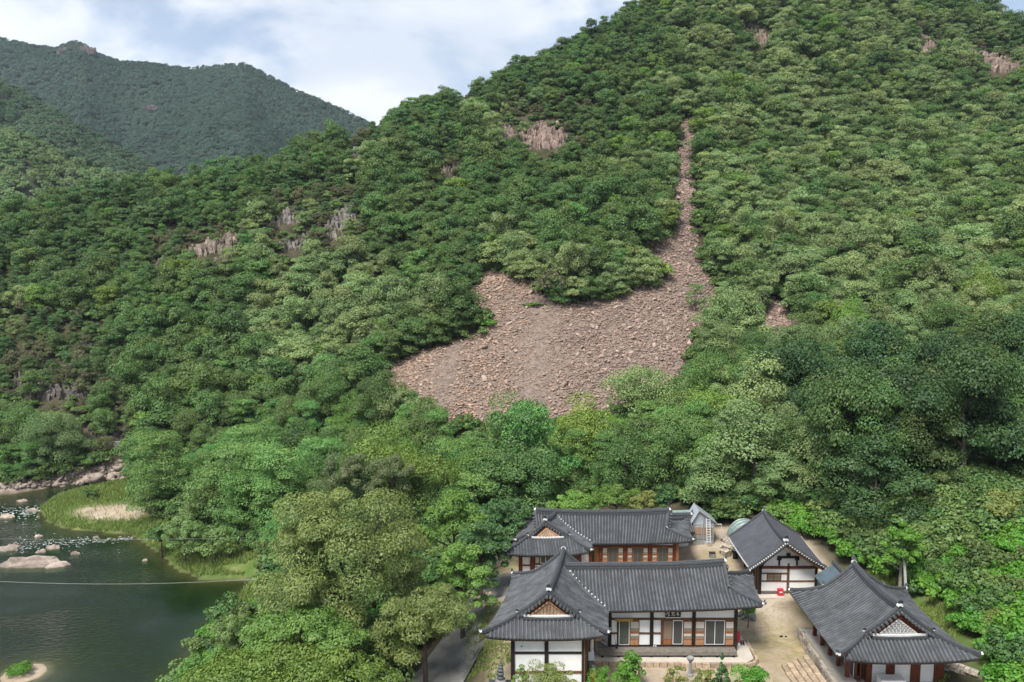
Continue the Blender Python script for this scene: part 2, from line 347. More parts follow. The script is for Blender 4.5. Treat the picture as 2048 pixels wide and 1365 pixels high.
sandbar = np.maximum(0, 1 - ((PXg - 218) / 85) ** 2 - ((PYg - 1026) / 17) ** 2 + (fbm(GX, GY, 5, 3, 40) - .5) * 1.6) * infront * (np.abs(PYg - 1026) < 24)
zc_[..., 0] = np.maximum(zc_[..., 0], sstep(.0, .5, sandbar)); zc_[..., 1] = zc_[..., 1] * (1 - sstep(0, .6, sandbar))
rocky = zone([(-400, 945), (60, 940), (270, 922), (300, 965), (200, 970), (90, 982), (-400, 1010)])
zc_[..., 2] = np.maximum(rocky * 1.0, 0)                      # bare rock
di = np.hypot(GX - isl[0], GY - isl[1]); zc_[..., 0] = np.maximum(zc_[..., 0], (di < 3.0) * 1.0)
me = fastmesh('ground', V, Q, None, zc_.reshape(-1, 4), 'zone', True, True)
gm = bpy.data.materials.new('ground'); gm.use_nodes = True; t = gm.node_tree; N = t.nodes; L = t.links; b = N['Principled BSDF']; b.inputs['Roughness'].default_value = .95; b.inputs['Specular IOR Level'].default_value = .1
tcn = N.new('ShaderNodeTexCoord')
def gnoise(s, d=8, r=.6):
    n = N.new('ShaderNodeTexNoise'); n.inputs['Scale'].default_value = s; n.inputs['Detail'].default_value = d; n.inputs['Roughness'].default_value = r; L.new(tcn.outputs['Object'], n.inputs['Vector']); return n.outputs['Fac']
def gramp(f, stops):
    r = N.new('ShaderNodeValToRGB'); e = r.color_ramp.elements
    while len(e) < len(stops): e.new(.5)
    for q, (p, c) in zip(e, stops): q.position = p; q.color = (*c, 1)
    L.new(f, r.inputs[0]); return r.outputs[0]
def gmix(f, a_, b_):
    m_ = N.new('ShaderNodeMix'); m_.data_type = 'RGBA'; L.new(f, m_.inputs[0]); L.new(a_, m_.inputs[6]); L.new(b_, m_.inputs[7]); return m_.outputs[2]
floor_c = gramp(gnoise(.35), [(.3, (.030, .034, .016)), (.5, (.055, .052, .030)), (.7, (.095, .075, .050))])
sand_c = gramp(gnoise(.3, 12, .72), [(.30, (.20, .155, .105)), (.44, (.31, .245, .175)), (.56, (.38, .315, .24)), (.72, (.44, .38, .31))])
dry_c = gramp(gnoise(1.6), [(.35, (.20, .185, .085)), (.65, (.36, .28, .17))])
fn = N.new('ShaderNodeMapRange'); fn.inputs[1].default_value = .47; fn.inputs[2].default_value = .60; L.new(gnoise(.13, 9, .72), fn.inputs[0])
sand_c = gmix(fn.outputs[0], sand_c, dry_c)
grass_c = gramp(gnoise(.8), [(.3, (.060, .105, .024)), (.5, (.105, .155, .038)), (.7, (.19, .185, .08))])
rock_c = gramp(gnoise(.7, 10, .7), [(.3, (.10, .085, .070)), (.5, (.25, .20, .165)), (.7, (.40, .33, .27))])
za = N.new('ShaderNodeAttribute'); za.attribute_name = 'zone'; zs_ = N.new('ShaderNodeSeparateColor'); L.new(za.outputs['Color'], zs_.inputs[0])
cc = gmix(zs_.outputs['Blue'], floor_c, rock_c); cc = gmix(zs_.outputs['Green'], cc, grass_c); cc = gmix(zs_.outputs['Red'], cc, sand_c)
# the bed of the river is brown silt
gpos = N.new('ShaderNodeSeparateXYZ'); L.new(tcn.outputs['Object'], gpos.inputs[0]); wet = N.new('ShaderNodeMapRange'); wet.inputs[1].default_value = WATER + .05; wet.inputs[2].default_value = WATER - .15; L.new(gpos.outputs['Z'], wet.inputs[0])
cc = gmix(wet.outputs[0], cc, gramp(gnoise(.15), [(.35, (.09, .055, .02)), (.65, (.17, .105, .045))]))
L.new(cc, b.inputs['Base Color'])
bp = N.new('ShaderNodeBump'); bp.inputs['Strength'].default_value = .5; bp.inputs['Distance'].default_value = .12; L.new(gnoise(3, 8, .7), bp.inputs['Height']); L.new(bp.outputs[0], b.inputs['Normal'])
me.materials.append(gm); ground = kind(ob('ground', me), 'structure')
# bilinear lookup on the grid
def hz(x, y):
    x = np.asarray(x, float); y = np.asarray(y, float)
    i = np.clip(np.searchsorted(gx, x) - 1, 0, nx - 2); j = np.clip(np.searchsorted(gy, y) - 1, 0, ny - 2)
    u = np.clip((x - gx[i]) / (gx[i + 1] - gx[i]), 0, 1); v = np.clip((y - gy[j]) / (gy[j + 1] - gy[j]), 0, 1)
    return (GZ[j, i] * (1 - u) + GZ[j, i + 1] * u) * (1 - v) + (GZ[j + 1, i] * (1 - u) + GZ[j + 1, i + 1] * u) * v
def hit(px, py, y0=40, y1=330, up=0.0):
    """where sight lines through the given pixels first meet the ground (raised by up)"""
    px = np.asarray(px, float); py = np.asarray(py, float); bq = (682.5 - py) / FPX
    dx = (px - 1024) / FPX; dy = CP + bq * SP; dz = -SP + bq * CP; Y = np.full(px.shape, np.nan)
    last = None
    for yy in np.arange(y0, y1, .6):
        tt = yy / dy; g = CZ + dz * tt - hz(dx * tt, np.full(px.shape, yy)) - up
        new = (g <= 0) & np.isnan(Y)
        if last is not None and new.any():
            f = np.where(last - g > 1e-6, last / np.maximum(last - g, 1e-6), 0); Y = np.where(new, yy - .6 + .6 * np.clip(f, 0, 1), Y)
        elif new.any(): Y = np.where(new, yy, Y)
        last = g
    tt = Y / dy; return dx * tt, Y, hz(dx * tt, np.where(np.isnan(Y), 50, Y))

# ---------------------------------------------------------------- the river
wx = np.array([(-320, 14), (-18, 14), (-18, 84), (-40, 128), (-320, 160)], float)
Vw = [(x, y, WATER) for x, y in wx] + [(x, y, WATER - 5) for x, y in wx]
water = raw('river_water', Vw, [(0, 1, 2, 3, 4), (9, 8, 7, 6, 5)] + [(i, i + 5, (i + 1) % 5 + 5, (i + 1) % 5) for i in range(5)], None)
kind(water, 'structure')
wm = bpy.data.materials.new('river_water'); wm.use_nodes = True; t = wm.node_tree; N = t.nodes; L = t.links; N.remove(N['Principled BSDF'])
tcn = N.new('ShaderNodeTexCoord'); mpg = N.new('ShaderNodeMapping'); mpg.inputs['Scale'].default_value = (.75, 1.35, 1); L.new(tcn.outputs['Object'], mpg.inputs[0])
n1 = N.new('ShaderNodeTexNoise'); n1.inputs['Scale'].default_value = 2.2; n1.inputs['Detail'].default_value = 4; n1.inputs['Roughness'].default_value = .6; L.new(mpg.outputs[0], n1.inputs['Vector'])
n2 = N.new('ShaderNodeTexNoise'); n2.inputs['Scale'].default_value = .12; n2.inputs['Detail'].default_value = 3; L.new(mpg.outputs[0], n2.inputs['Vector'])
r2 = N.new('ShaderNodeMapRange'); r2.inputs[1].default_value = .38; r2.inputs[2].default_value = .62; r2.inputs[3].default_value = .12; r2.inputs[4].default_value = 1.0; L.new(n2.outputs['Fac'], r2.inputs[0])
bp = N.new('ShaderNodeBump'); bp.inputs['Distance'].default_value = .15; L.new(r2.outputs[0], bp.inputs['Strength']); L.new(n1.outputs['Fac'], bp.inputs['Height'])
gl = N.new('ShaderNodeBsdfGlossy'); gl.inputs['Roughness'].default_value = .04; L.new(bp.outputs[0], gl.inputs['Normal'])
tr = N.new('ShaderNodeBsdfTransparent'); tr.inputs[0].default_value = (.80, .86, .78, 1)
fr = N.new('ShaderNodeFresnel'); fr.inputs[0].default_value = 1.345; L.new(bp.outputs[0], fr.inputs['Normal'])
ms = N.new('ShaderNodeMixShader'); tb = N.new('ShaderNodeMixShader'); tb.inputs[0].default_value = .20; df = N.new('ShaderNodeBsdfDiffuse'); df.inputs[0].default_value = (.026, .066, .026, 1); L.new(tr.outputs[0], tb.inputs[1]); L.new(df.outputs[0], tb.inputs[2]); L.new(fr.outputs[0], ms.inputs[0]); L.new(tb.outputs[0], ms.inputs[1]); L.new(gl.outputs[0], ms.inputs[2]); L.new(ms.outputs[0], N['Material Output'].inputs[0])
va = N.new('ShaderNodeVolumeAbsorption'); va.inputs['Color'].default_value = (.32, .58, .18, 1); va.inputs['Density'].default_value = 1.5; L.new(va.outputs[0], N['Material Output'].inputs['Volume'])
water.data.materials.append(wm)
# ---------------------------------------------------------------- far mountains
def mountain(name, ridge, Yr, slope, rows, seed, amp, lift=0):
    rx = np.array([p[0] for p in ridge], float); ry = np.array([p[1] for p in ridge], float)
    cols = np.arange(rx[0], rx[-1] + 1, 10.0); rys = np.interp(cols, rx, ry)
    rel = np.r_[np.linspace(rows[0], 0, 46), np.linspace(0, rows[1], 16)[1:]]
    PX, RL = np.meshgrid(cols, rel); Y = Yr + RL; X = (PX - 1024) / FPX * Y / (CP + (682.5 - rys)[None, :] / FPX * SP)
    zr = np.array([aty(c, r, Yr)[2] for c, r in zip(cols, rys)])[None, :] - 5 + lift
    dn = np.abs(RL); fade = np.clip(dn / (amp * 2.2), 0, 1)
    g = np.abs(fbm(X, Y * .45, amp * 3.2, 3, seed) - .5) * 2; g2 = fbm(X, Y, amp * 1.1, 3, seed + 9) - .5
    Z = zr - slope * dn - fade * amp * (1 - g * 2.6) * .9 + fade * g2 * amp * .9
    m_, n_ = Z.shape; ii, jj = np.meshgrid(np.arange(n_ - 1), np.arange(m_ - 1)); a_ = (jj * n_ + ii).ravel()
    Vm = np.stack([X, Y, Z], -1).reshape(-1, 3); Qm = np.stack([a_, a_ + 1, a_ + n_ + 1, a_ + n_], 1)
    me = fastmesh(name, Vm, Qm, 'mountain_floor', smooth=True); kind(ob(name, me), 'structure'); return Vm, Qm
material('mountain_floor', (.030, .042, .018), .95, .4, .02, col2=(.055, .065, .03))
FAR = mountain('far_mountain', [(-420, 60), (-200, 40), (0, 88), (60, 100), (118, 108), (132, 98), (150, 93), (166, 98), (190, 116), (240, 134), (310, 138), (375, 148), (430, 142), (490, 138), (545, 165), (600, 195), (660, 218), (720, 246), (820, 300), (960, 360), (1100, 420)], 1050, .52, (-520, 200), 21, 85, 9)
MID = mountain('mid_mountain', [(-500, 40), (-250, 90), (0, 165), (60, 195), (120, 232), (200, 275), (260, 312), (320, 345), (420, 400), (520, 460)], 620, .50, (-230, 120), 33, 34, 4)
NEAR = mountain('near_mountain', [(-500, 120), (-250, 175), (0, 240), (70, 268), (130, 296), (190, 322), (250, 342), (320, 365), (420, 410)], 400, .50, (-150, 90), 47, 18, 0)
# ---------------------------------------------------------------- tiled roofs
def prof(t): return .70 * t + .30 * t * t
RIB = .074; PITCH_ROW = .255
tm = MATS['tile']; t = tm.node_tree; N = t.nodes; L = t.links      # fine joints between the concave tiles, along the slope
uvn = N.new('ShaderNodeUVMap'); uvn.uv_map = 'slope'; su = N.new('ShaderNodeSeparateXYZ'); L.new(uvn.outputs[0], su.inputs[0])
wv = N.new('ShaderNodeMath'); wv.operation = 'MULTIPLY'; wv.inputs[1].default_value = 1 / .16; L.new(su.outputs['Y'], wv.inputs[0])
wf = N.new('ShaderNodeMath'); wf.operation = 'FRACT'; L.new(wv.outputs[0], wf.inputs[0])
bpt = N.new('ShaderNodeBump'); bpt.inputs['Strength'].default_value = .9; bpt.inputs['Distance'].default_value = .05; L.new(wf.outputs[0], bpt.inputs['Height']); L.new(bpt.outputs[0], N['Principled BSDF'].inputs['Normal'])

class Slope:
    """one tiled slope: f(s, t) gives a point, smin..smax along the eave, tmax(s) how far up the slope reaches"""
    def __init__(self, f, tmax, strips, parent, rows=True, bed='tile', rib='tile_rib', length=None):
        self.f = f
        o = None; V = []; Fc = []; UV = []
        for (s0, s1) in strips:
            ns = max(2, int(abs(s1 - s0) * length / .8) + 1); nt_ = 9; base = len(V)
            for i in range(ns + 1):
                s = s0 + (s1 - s0) * i / ns; e = 1e-5 if i == 0 else (-1e-5 if i == ns else 0)
                tm_ = tmax(s + e)
                for j in range(nt_ + 1):
                    p = f(s, tm_ * j / nt_); V.append(p)
            for i in range(ns):
                for j in range(nt_): a_ = base + i * (nt_ + 1) + j; Fc.append((a_, a_ + nt_ + 1, a_ + nt_ + 2, a_ + 1))
        n = len(V); cnt = {}
        for q in Fc:
            for k in range(4):
                e = (q[k], q[(k + 1) % 4]); cnt[tuple(sorted(e))] = cnt.get(tuple(sorted(e)), 0) + 1
        TH = .13
        V2 = V + [(x, y, z - TH) for x, y, z in V]; F2 = list(Fc) + [tuple(i + n for i in q[::-1]) for q in Fc]
        for q in Fc:
            for k in range(4):
                e = (q[k], q[(k + 1) % 4])
                if cnt[tuple(sorted(e))] == 1: F2.append((e[1], e[0], e[0] + n, e[1] + n))
        self.bed = raw('tile_bed', V2, F2, bed, parent)
        uv = self.bed.data.uv_layers.new(name='slope'); zz = np.array([v[2] for v in V2]); 
        li = np.empty(len(self.bed.data.loops), np.int32); self.bed.data.loops.foreach_get('vertex_index', li)
        arr = np.array(V2); d0 = np.zeros(len(V2))
        for k in range(0, n, nt_ + 1):
            seg = np.linalg.norm(np.diff(arr[k:k + nt_ + 1], axis=0), axis=1); d0[k:k + nt_ + 1] = np.r_[0, np.cumsum(seg)]
        uv.data.foreach_set('uv', np.stack([li * 0.0, d0[li]], 1).astype(np.float32).ravel())
        # soffit boards under the eave
        raw('soffit', [(x, y, z - TH - .004) for x, y, z in V] + [(x, y, z - TH - .07) for x, y, z in V], list(Fc) + [tuple(i + n for i in q[::-1]) for q in Fc], 'soffit', parent)
        if rows:
            lo = min(s[0] for s in strips); hi = max(s[1] for s in strips); nrow = int(round((hi - lo) * length / PITCH_ROW))
            for k in range(nrow):
                s = lo + (hi - lo) * (k + .5) / nrow; tm_ = tmax(s)
                if tm_ < .05: continue
                self.row(s, 0.0, tm_, parent, rib, length)
    def row(self, s, t0, t1, parent, rib, length):
        n = max(2, int(9 * (t1 - t0)) + 1); V = []; Fc = []; K = 5; e = .02 / length * 3
        tang = np.array(self.f(s + e, t0)) - np.array(self.f(s - e, t0)); tang /= np.linalg.norm(tang)
        prev = None
        for i in range(n + 1):
            tt = t0 + (t1 - t0) * i / n; p = np.array(self.f(s, tt)); q = np.array(self.f(s, min(tt + .03, 1.03))); d = q - p; d /= max(np.linalg.norm(d), 1e-6)
            up = np.cross(tang, d); up = up if up[2] > 0 else -up; up /= np.linalg.norm(up)
            if i == 0: p = p - d * .05
            for k in range(K):
                a_ = math.pi * k / (K - 1); V.append(p + RIB * (tang * math.cos(a_) + up * (math.sin(a_) * 1.05)) + up * .012)
        for i in range(n):
            for k in range(K - 1): a_ = i * K + k; Fc.append((a_, a_ + 1, a_ + K + 1, a_ + K))
        # round end tile at the eave
        c0 = np.array(self.f(s, t0)); d = np.array(self.f(s, t0 + .03)) - c0; d /= np.linalg.norm(d); up = np.cross(tang, d); up = up if up[2] > 0 else -up; up /= np.linalg.norm(up)
        b_ = len(V); M = 8
        for off in (.055, .095):
            for k in range(M): a_ = 2 * math.pi * k / M; V.append(c0 - d * off + .088 * (tang * math.cos(a_) + up * math.sin(a_)) + up * .0)
        for k in range(M): Fc.append((b_ + k, b_ + (k + 1) % M, b_ + M + (k + 1) % M, b_ + M + k))
        Fc.append(tuple(b_ + M + k for k in range(M)))
        raw('tile_row', V, Fc, rib, parent)
RIDGE_P = [(-.17, -.12), (-.17, .05), (-.145, .06), (-.145, .13), (-.165, .14), (-.165, .20), (-.14, .21), (-.14, .27), (-.085, .30), (-.075, .36), (0, .395), (.075, .36), (.085, .30), (.14, .27), (.14, .21), (.165, .20), (.165, .14), (.145, .13), (.145, .06), (.17, .05), (.17, -.12)]
def sweep(name, path, profile, mat, parent, scale=1.0, sz=None):
    path = [np.array(p, float) for p in path]; V = []; Fc = []; n = len(profile); sz = sz or scale
    for i, p in enumerate(path):
        d = path[min(i + 1, len(path) - 1)] - path[max(i - 1, 0)]; d /= np.linalg.norm(d); a_ = np.cross(d, (0, 0, 1.0)); a_ /= np.linalg.norm(a_); u = np.cross(a_, d)
        for (x, z) in profile: V.append(p + a_ * x * scale + u * z * sz)
    for i in range(len(path) - 1):
        for k in range(n): Fc.append((i * n + k, i * n + (k + 1) % n, (i + 1) * n + (k + 1) % n, (i + 1) * n + k))
    Fc.append(tuple(range(n))[::-1]); Fc.append(tuple((len(path) - 1) * n + k for k in range(n)))
    return raw(name, V, Fc, mat, parent)
def finial(p, d, parent, sc=1.0):
    """end of a ridge: white plaster crescent with an upright dark tile above it, facing d"""
    p = np.array(p, float); d = np.array((d[0], d[1], 0.0)); d /= np.linalg.norm(d); a_ = np.array((-d[1], d[0], 0))
    V = []; Fc = []; M = 7
    for off, k0 in ((-.06, 1.0), (.10, .9)):
        for j in range(M):
            th = math.pi * j / (M - 1); V.append(p + d * off * sc + a_ * .21 * sc * k0 * math.cos(th) + np.array((0, 0, (.20 * math.sin(th) * k0 + .02) * sc)))
        for j in range(M):
            th = math.pi * j / (M - 1); V.append(p + d * off * sc + a_ * .13 * sc * k0 * math.cos(th) + np.array((0, 0, (.09 * math.sin(th) * k0 - .05) * sc)))
    for j in range(M - 1):
        Fc += [(j, j + 1, j + 1 + 2 * M, j + 2 * M), (j + M + 1, j + M, j + 3 * M, j + 1 + 3 * M), (j + 1, j, j + M, j + M + 1), (j + 2 * M, j + 2 * M + 1, j + 3 * M + 1, j + 3 * M)]
    Fc += [(0, 2 * M, 3 * M, M), (M - 1, 2 * M - 1, 4 * M - 1, 3 * M - 1)]
    raw('plaster_cap', V, Fc, 'white_plaster', parent)
    q = p + np.array((0, 0, .20 * sc)) + d * .02 * sc; V = []
    sh = [(-.15, 0), (-.17, .12), (-.10, .25), (0, .30), (.10, .25), (.17, .12), (.15, 0)]
    for off in (0, .07):
        for (x, z) in sh: V.append(q + a_ * x * sc + np.array((0, 0, z * sc)) + d * (off + z * .35) * sc)
    n = len(sh); raw('end_tile', V, [tuple(range(n))[::-1], tuple(range(n, 2 * n))] + [(i, (i + 1) % n, n + (i + 1) % n, n + i) for i in range(n)], 'ridge_tile', parent)

def tiled_roof(parent, FL, FR, BR, BL, ze, RF, RB, zr, sgF, sgB, tg=.50, lift=.38, push=.25, ends=('hip', 'hip'), rows=(1, 1, 1, 1), ridge_lift=.22, gable='board', ridge_scale=1.0):
    FL, FR, BR, BL, RF, RB = [np.array(p[:2], float) for p in (FL, FR, BR, BL, RF, RB)]
    def ridge_at(s): return RF + (RB - RF) * (s - sgF) / (1 - sgF - sgB)
    hF, hB = ends[0] == 'hip', ends[1] == 'hip'
    def corner(s):
        a_ = max(0, 1 - 2 * s) if hF else 0; b_ = max(0, 2 * s - 1) if hB else 0; return max(a_, b_) ** 3
    def rl(s): # ridge sag: ends stand higher than the middle
        x = np.clip((s - sgF) / (1 - sgF - sgB), 0, 1) * 2 - 1; x = 0 if (x < 0 and ends[0] == 'open') or (x > 0 and ends[1] == 'open') else x; return ridge_lift * abs(x) ** 2.2
    def side(A, B):
        n = np.array(((B - A)[1], -(B - A)[0])); n /= np.linalg.norm(n)
        mid = (RF + RB) / 2 - (A + B) / 2
        if n @ mid > 0: n = -n
        def f(s, t_):
            E = A + (B - A) * s; p = E + (ridge_at(s) - E) * t_ + n * push * corner(s) * max(0, 1 - t_) ** 2
            return (p[0], p[1], ze + (zr - ze) * prof(t_) + lift * corner(s) * max(0, 1 - t_) ** 1.5 + rl(s) * t_ ** 3 * .8)
        return f
    def tmax(s):
        if sgF > 0 and hF and s < sgF: return tg * max(s, 0) / sgF
        if sgB > 0 and hB and s > 1 - sgB: return tg * max(1 - s, 0) / sgB
        return 1.0
    strips = ([(0, sgF)] if hF else []) + [(sgF if hF else 0, 1 - sgB if hB else 1)] + ([(1 - sgB, 1)] if hB else [])
    fl, fr = side(FL, BL), side(FR, BR)
    Sl = Slope(fl, tmax, strips, parent, rows[0], length=np.linalg.norm(BL - FL)); Sr = Slope(fr, tmax, strips, parent, rows[1], length=np.linalg.norm(BR - FR))
    def hip_end(A, B, s_of, inward, do_rows):
        GL = np.array(fl(s_of, tg)); GR = np.array(fr(s_of, tg)); ab = B - A; Lw = np.linalg.norm(ab); vg = float((GL[:2] - A) @ ab / Lw ** 2); vg2 = 1 - float((GR[:2] - A) @ ab / Lw ** 2)
        n = -inward / np.linalg.norm(inward)
        def f(v, t_):
            E = A + ab * v; w = (v - vg) / (1 - vg - vg2); Tp = GL[:2] + (GR[:2] - GL[:2]) * w; p = E + (Tp - E) * (t_ / tg); c = abs(2 * v - 1) ** 3
            p = p + n * push * c * max(0, 1 - t_ / tg) ** 2
            return (p[0], p[1], ze + (zr - ze) * prof(t_) + lift * c * max(0, 1 - t_) ** 1.5)
        def tm_(v):
            if v < vg: return tg * max(v, 0) / vg
            if v > 1 - vg2: return tg * max(1 - v, 0) / vg2
            return tg
        Slope(f, tm_, [(0, vg), (vg, 1 - vg2), (1 - vg2, 1)], parent, do_rows, length=Lw)
        # hip ridges
        for (foot_s, fs, sgn) in ((0, fl, 0), (1, fr, 1)):
            path = []
            for i in range(9):
                tau = i / 8; s = (s_of * tau) if s_of < .5 else 1 - (1 - s_of) * tau; path.append(np.array(fs(s, tg * tau)) + (0, 0, .02))
            d = path[0] - path[1]; sweep('hip_ridge', [path[0] - d * .0] + path[1:], RIDGE_P, 'ridge_tile', parent, .62 * ridge_scale, .62 * ridge_scale)
            finial(path[0] + np.array((0, 0, .08)) + d / np.linalg.norm(d) * .03, d, parent, .72 * ridge_scale)
            finial(path[-1] + np.array((0, 0, .16)), -inward, parent, .62 * ridge_scale)
        # gable: descending ridges, verge tiles, wall with boards, curved sill
        inw = inward / np.linalg.norm(inward); apex = np.array(fl(s_of, 1.0))
        for fs in (fl, fr):
            path = [np.array(fs(s_of, tg + (1 - tg) * i / 6)) + np.array((0, 0, .03)) for i in range(7)]
            sweep('gable_ridge', path, RIDGE_P, 'ridge_tile', parent, .66 * ridge_scale, .66 * ridge_scale)
            Lg = np.linalg.norm(path[-1] - path[0]); m_ = max(4, int(Lg / .27))
            for i in range(m_):
                tt = tg + (1 - tg) * (i + .45) / m_; c = np.array(fs(s_of, tt)); mb = MB(); out = np.array((-inw[0], -inw[1], 0.0)); aa = np.array((out[1], -out[0], 0)); VV = []; M = 8
                for off in (-.05, .30):
                    for k in range(M): th = 2 * math.pi * k / M; VV.append(c + out * off + .095 * (aa * math.cos(th) + np.array((0, 0, math.sin(th)))) - np.array((0, 0, .06)))
                raw('verge_tile', VV, [(k, (k + 1) % M, M + (k + 1) % M, M + k) for k in range(M)] + [tuple(range(M, 2 * M))], 'tile_rib', parent)
        o3 = np.array((inw[0], inw[1], 0)) * .10; gl_, gr_, ap = GL + o3, GR + o3, apex + o3; gl_ = gl_ - (0, 0, .02); gr_ = gr_ - (0, 0, .02)
        w0 = gl_ * .80 + gr_ * .20; w1 = gl_ * .20 + gr_ * .80; apx = ap * .62 + (gl_ + gr_) * .19
        o4 = np.array((inw[0], inw[1], 0)) * .3
        ts = np.linspace(tg, 1, 7); prof_pts = [np.array(fl(s_of, t_)) + o3 - np.array((0, 0, .17)) for t_ in ts] + [np.array(fr(s_of, t_)) + o3 - np.array((0, 0, .17)) for t_ in ts[::-1][1:]]
        n_ = len(prof_pts); raw('gable_backing', prof_pts + [q_ + o4 for q_ in prof_pts], [tuple(range(n_)), tuple(range(n_, 2 * n_))[::-1]] + [(k, (k + 1) % n_, n_ + (k + 1) % n_, n_ + k) for k in range(n_)], 'brown_timber' if gable != 'lattice' else 'red_timber', parent)
        of = -o3 * .5; nb = 11
        if gable == 'board':
            for i in range(nb):
                def top(x): return 1 - abs(2 * x - 1)
                x0, x1 = i / nb + .006, (i + 1) / nb - .006
                base = lambda x: w0 + (w1 - w0) * x
                hgt = apx - (w0 + w1) / 2
                P = [base(x0), base(x1), base(x1) + hgt * top(x1), base(x0) + hgt * top(x0)]
                if i == nb // 2: P = [base(x0), base(x1), base(x1) + hgt * top(x1), base(.5) + hgt, base(x0) + hgt * top(x0)]
                n_ = len(P); VV = [p + of * 2.1 for p in P] + [p + of for p in P]
                raw('board', VV, [tuple(range(n_)), tuple(range(n_, 2 * n_))[::-1]] + [(k, n_ + k, n_ + (k + 1) % n_, (k + 1) % n_) for k in range(n_)], 'weathered_board', parent)
            for pa, pb in ((w0, apx), (w1, apx)):
                mb = MB(); mb.tube([pa + of * 2.6, pb + of * 2.6], .055, 4); mb.build('bargeboard', 'pale_timber', parent)
        else:  # pale lattice brick panel
            hgt = apx - (w0 + w1) / 2; n_ = 9
            raw('brick_panel', [w0 + of * 1.5, w1 + of * 1.5, apx + of * 1.5, w0 + of, w1 + of, apx + of], [(0, 1, 2), (3, 5, 4), (0, 3, 4, 1), (1, 4, 5, 2), (2, 5, 3, 0)], 'white_plaster', parent)
            bm = MB()
            for r_ in range(8):
                y0 = (r_ + .18) / 8.6; wr = 1 - (r_ + 1) / 8.6; m_ = max(1, int(12 * wr)); 
                for i in range(m_):
                    xa = .5 - wr / 2 + wr * (i + .12) / m_; xb = .5 - wr / 2 + wr * (i + .88) / m_
                    pa = w0 + (w1 - w0) * xa + hgt * y0 + of * 1.9; pb = w0 + (w1 - w0) * xb + hgt * y0 + of * 1.9; hh = hgt * .075
                    bm.add([pa, pb, pb + hh, pa + hh, pa - of * .6, pb - of * .6, pb + hh - of * .6, pa + hh - of * .6], [(0, 1, 2, 3), (4, 7, 6, 5), (0, 4, 5, 1), (1, 5, 6, 2), (2, 6, 7, 3), (3, 7, 4, 0)])
            kind(bm.build('bricks', 'grey_stone', parent), 'stuff')
        sp = [gl_ * (1 - u) * 1.0 + gr_ * u + of * 4 + np.array((0, 0, .10 - .10 * (1 - (2 * u - 1) ** 2))) for u in np.linspace(.10, .90, 9)]
        sweep('gable_sill', sp, [(-.07, -.05), (.07, -.05), (.07, .06), (-.07, .06)], 'white_plaster', parent)
        sp2 = [p + of * 2.2 - np.array((0, 0, .10)) for p in sp]
        sweep('skirting_tile', sp2, [(-.12, -.10), (.10, -.10), (.10, .05), (-.12, .02)], 'ridge_tile', parent)
    if hF: hip_end(FL, FR, sgF, (RB - RF), rows[2])
    if hB: hip_end(BL, BR, 1 - sgB, (RF - RB), rows[3])
    s0 = sgF if hF else 0; s1 = 1 - sgB if hB else 1
    path = [np.array(fl(s0 + (s1 - s0) * i / 14, 1.0)) + np.array((0, 0, .04)) for i in range(15)]
    ext = .18 / np.linalg.norm(RB - RF); path[0] = path[0] - (path[1] - path[0]) * ext * 4; path[-1] = path[-1] + (path[-1] - path[-2]) * ext * 4
    sweep('main_ridge', path, RIDGE_P, 'ridge_tile', parent, 1.0 * ridge_scale, 1.05 * ridge_scale)
    if hF or ends[0] == 'gable': finial(path[0] + np.array((0, 0, .20)), path[0] - path[1], parent, .95)
    if hB or ends[1] == 'gable': finial(path[-1] + np.array((0, 0, .20)), path[-1] - path[-2], parent, .95)
    return fl, fr
def valley(parent, pts, n=13):
    sweep('valley_ridge', pts, [(-.09, -.05), (-.09, .08), (0, .13), (.09, .08), (.09, -.05)], 'ridge_tile', parent)
    pts = [np.array(p, float) for p in pts]
    for i in range(n):
        u = (i + .5) / n * (len(pts) - 1); k = min(int(u), len(pts) - 2); p = pts[k] + (pts[k + 1] - pts[k]) * (u - k)
        mb = MB(); mb.lathe([(.02, -.05), (.055, -.03), (.058, .04), (.02, .08)], (p[0] + .16, p[1] + .05, p[2] + .08), 7); mb.build('plaster_dot', 'white_plaster', parent)

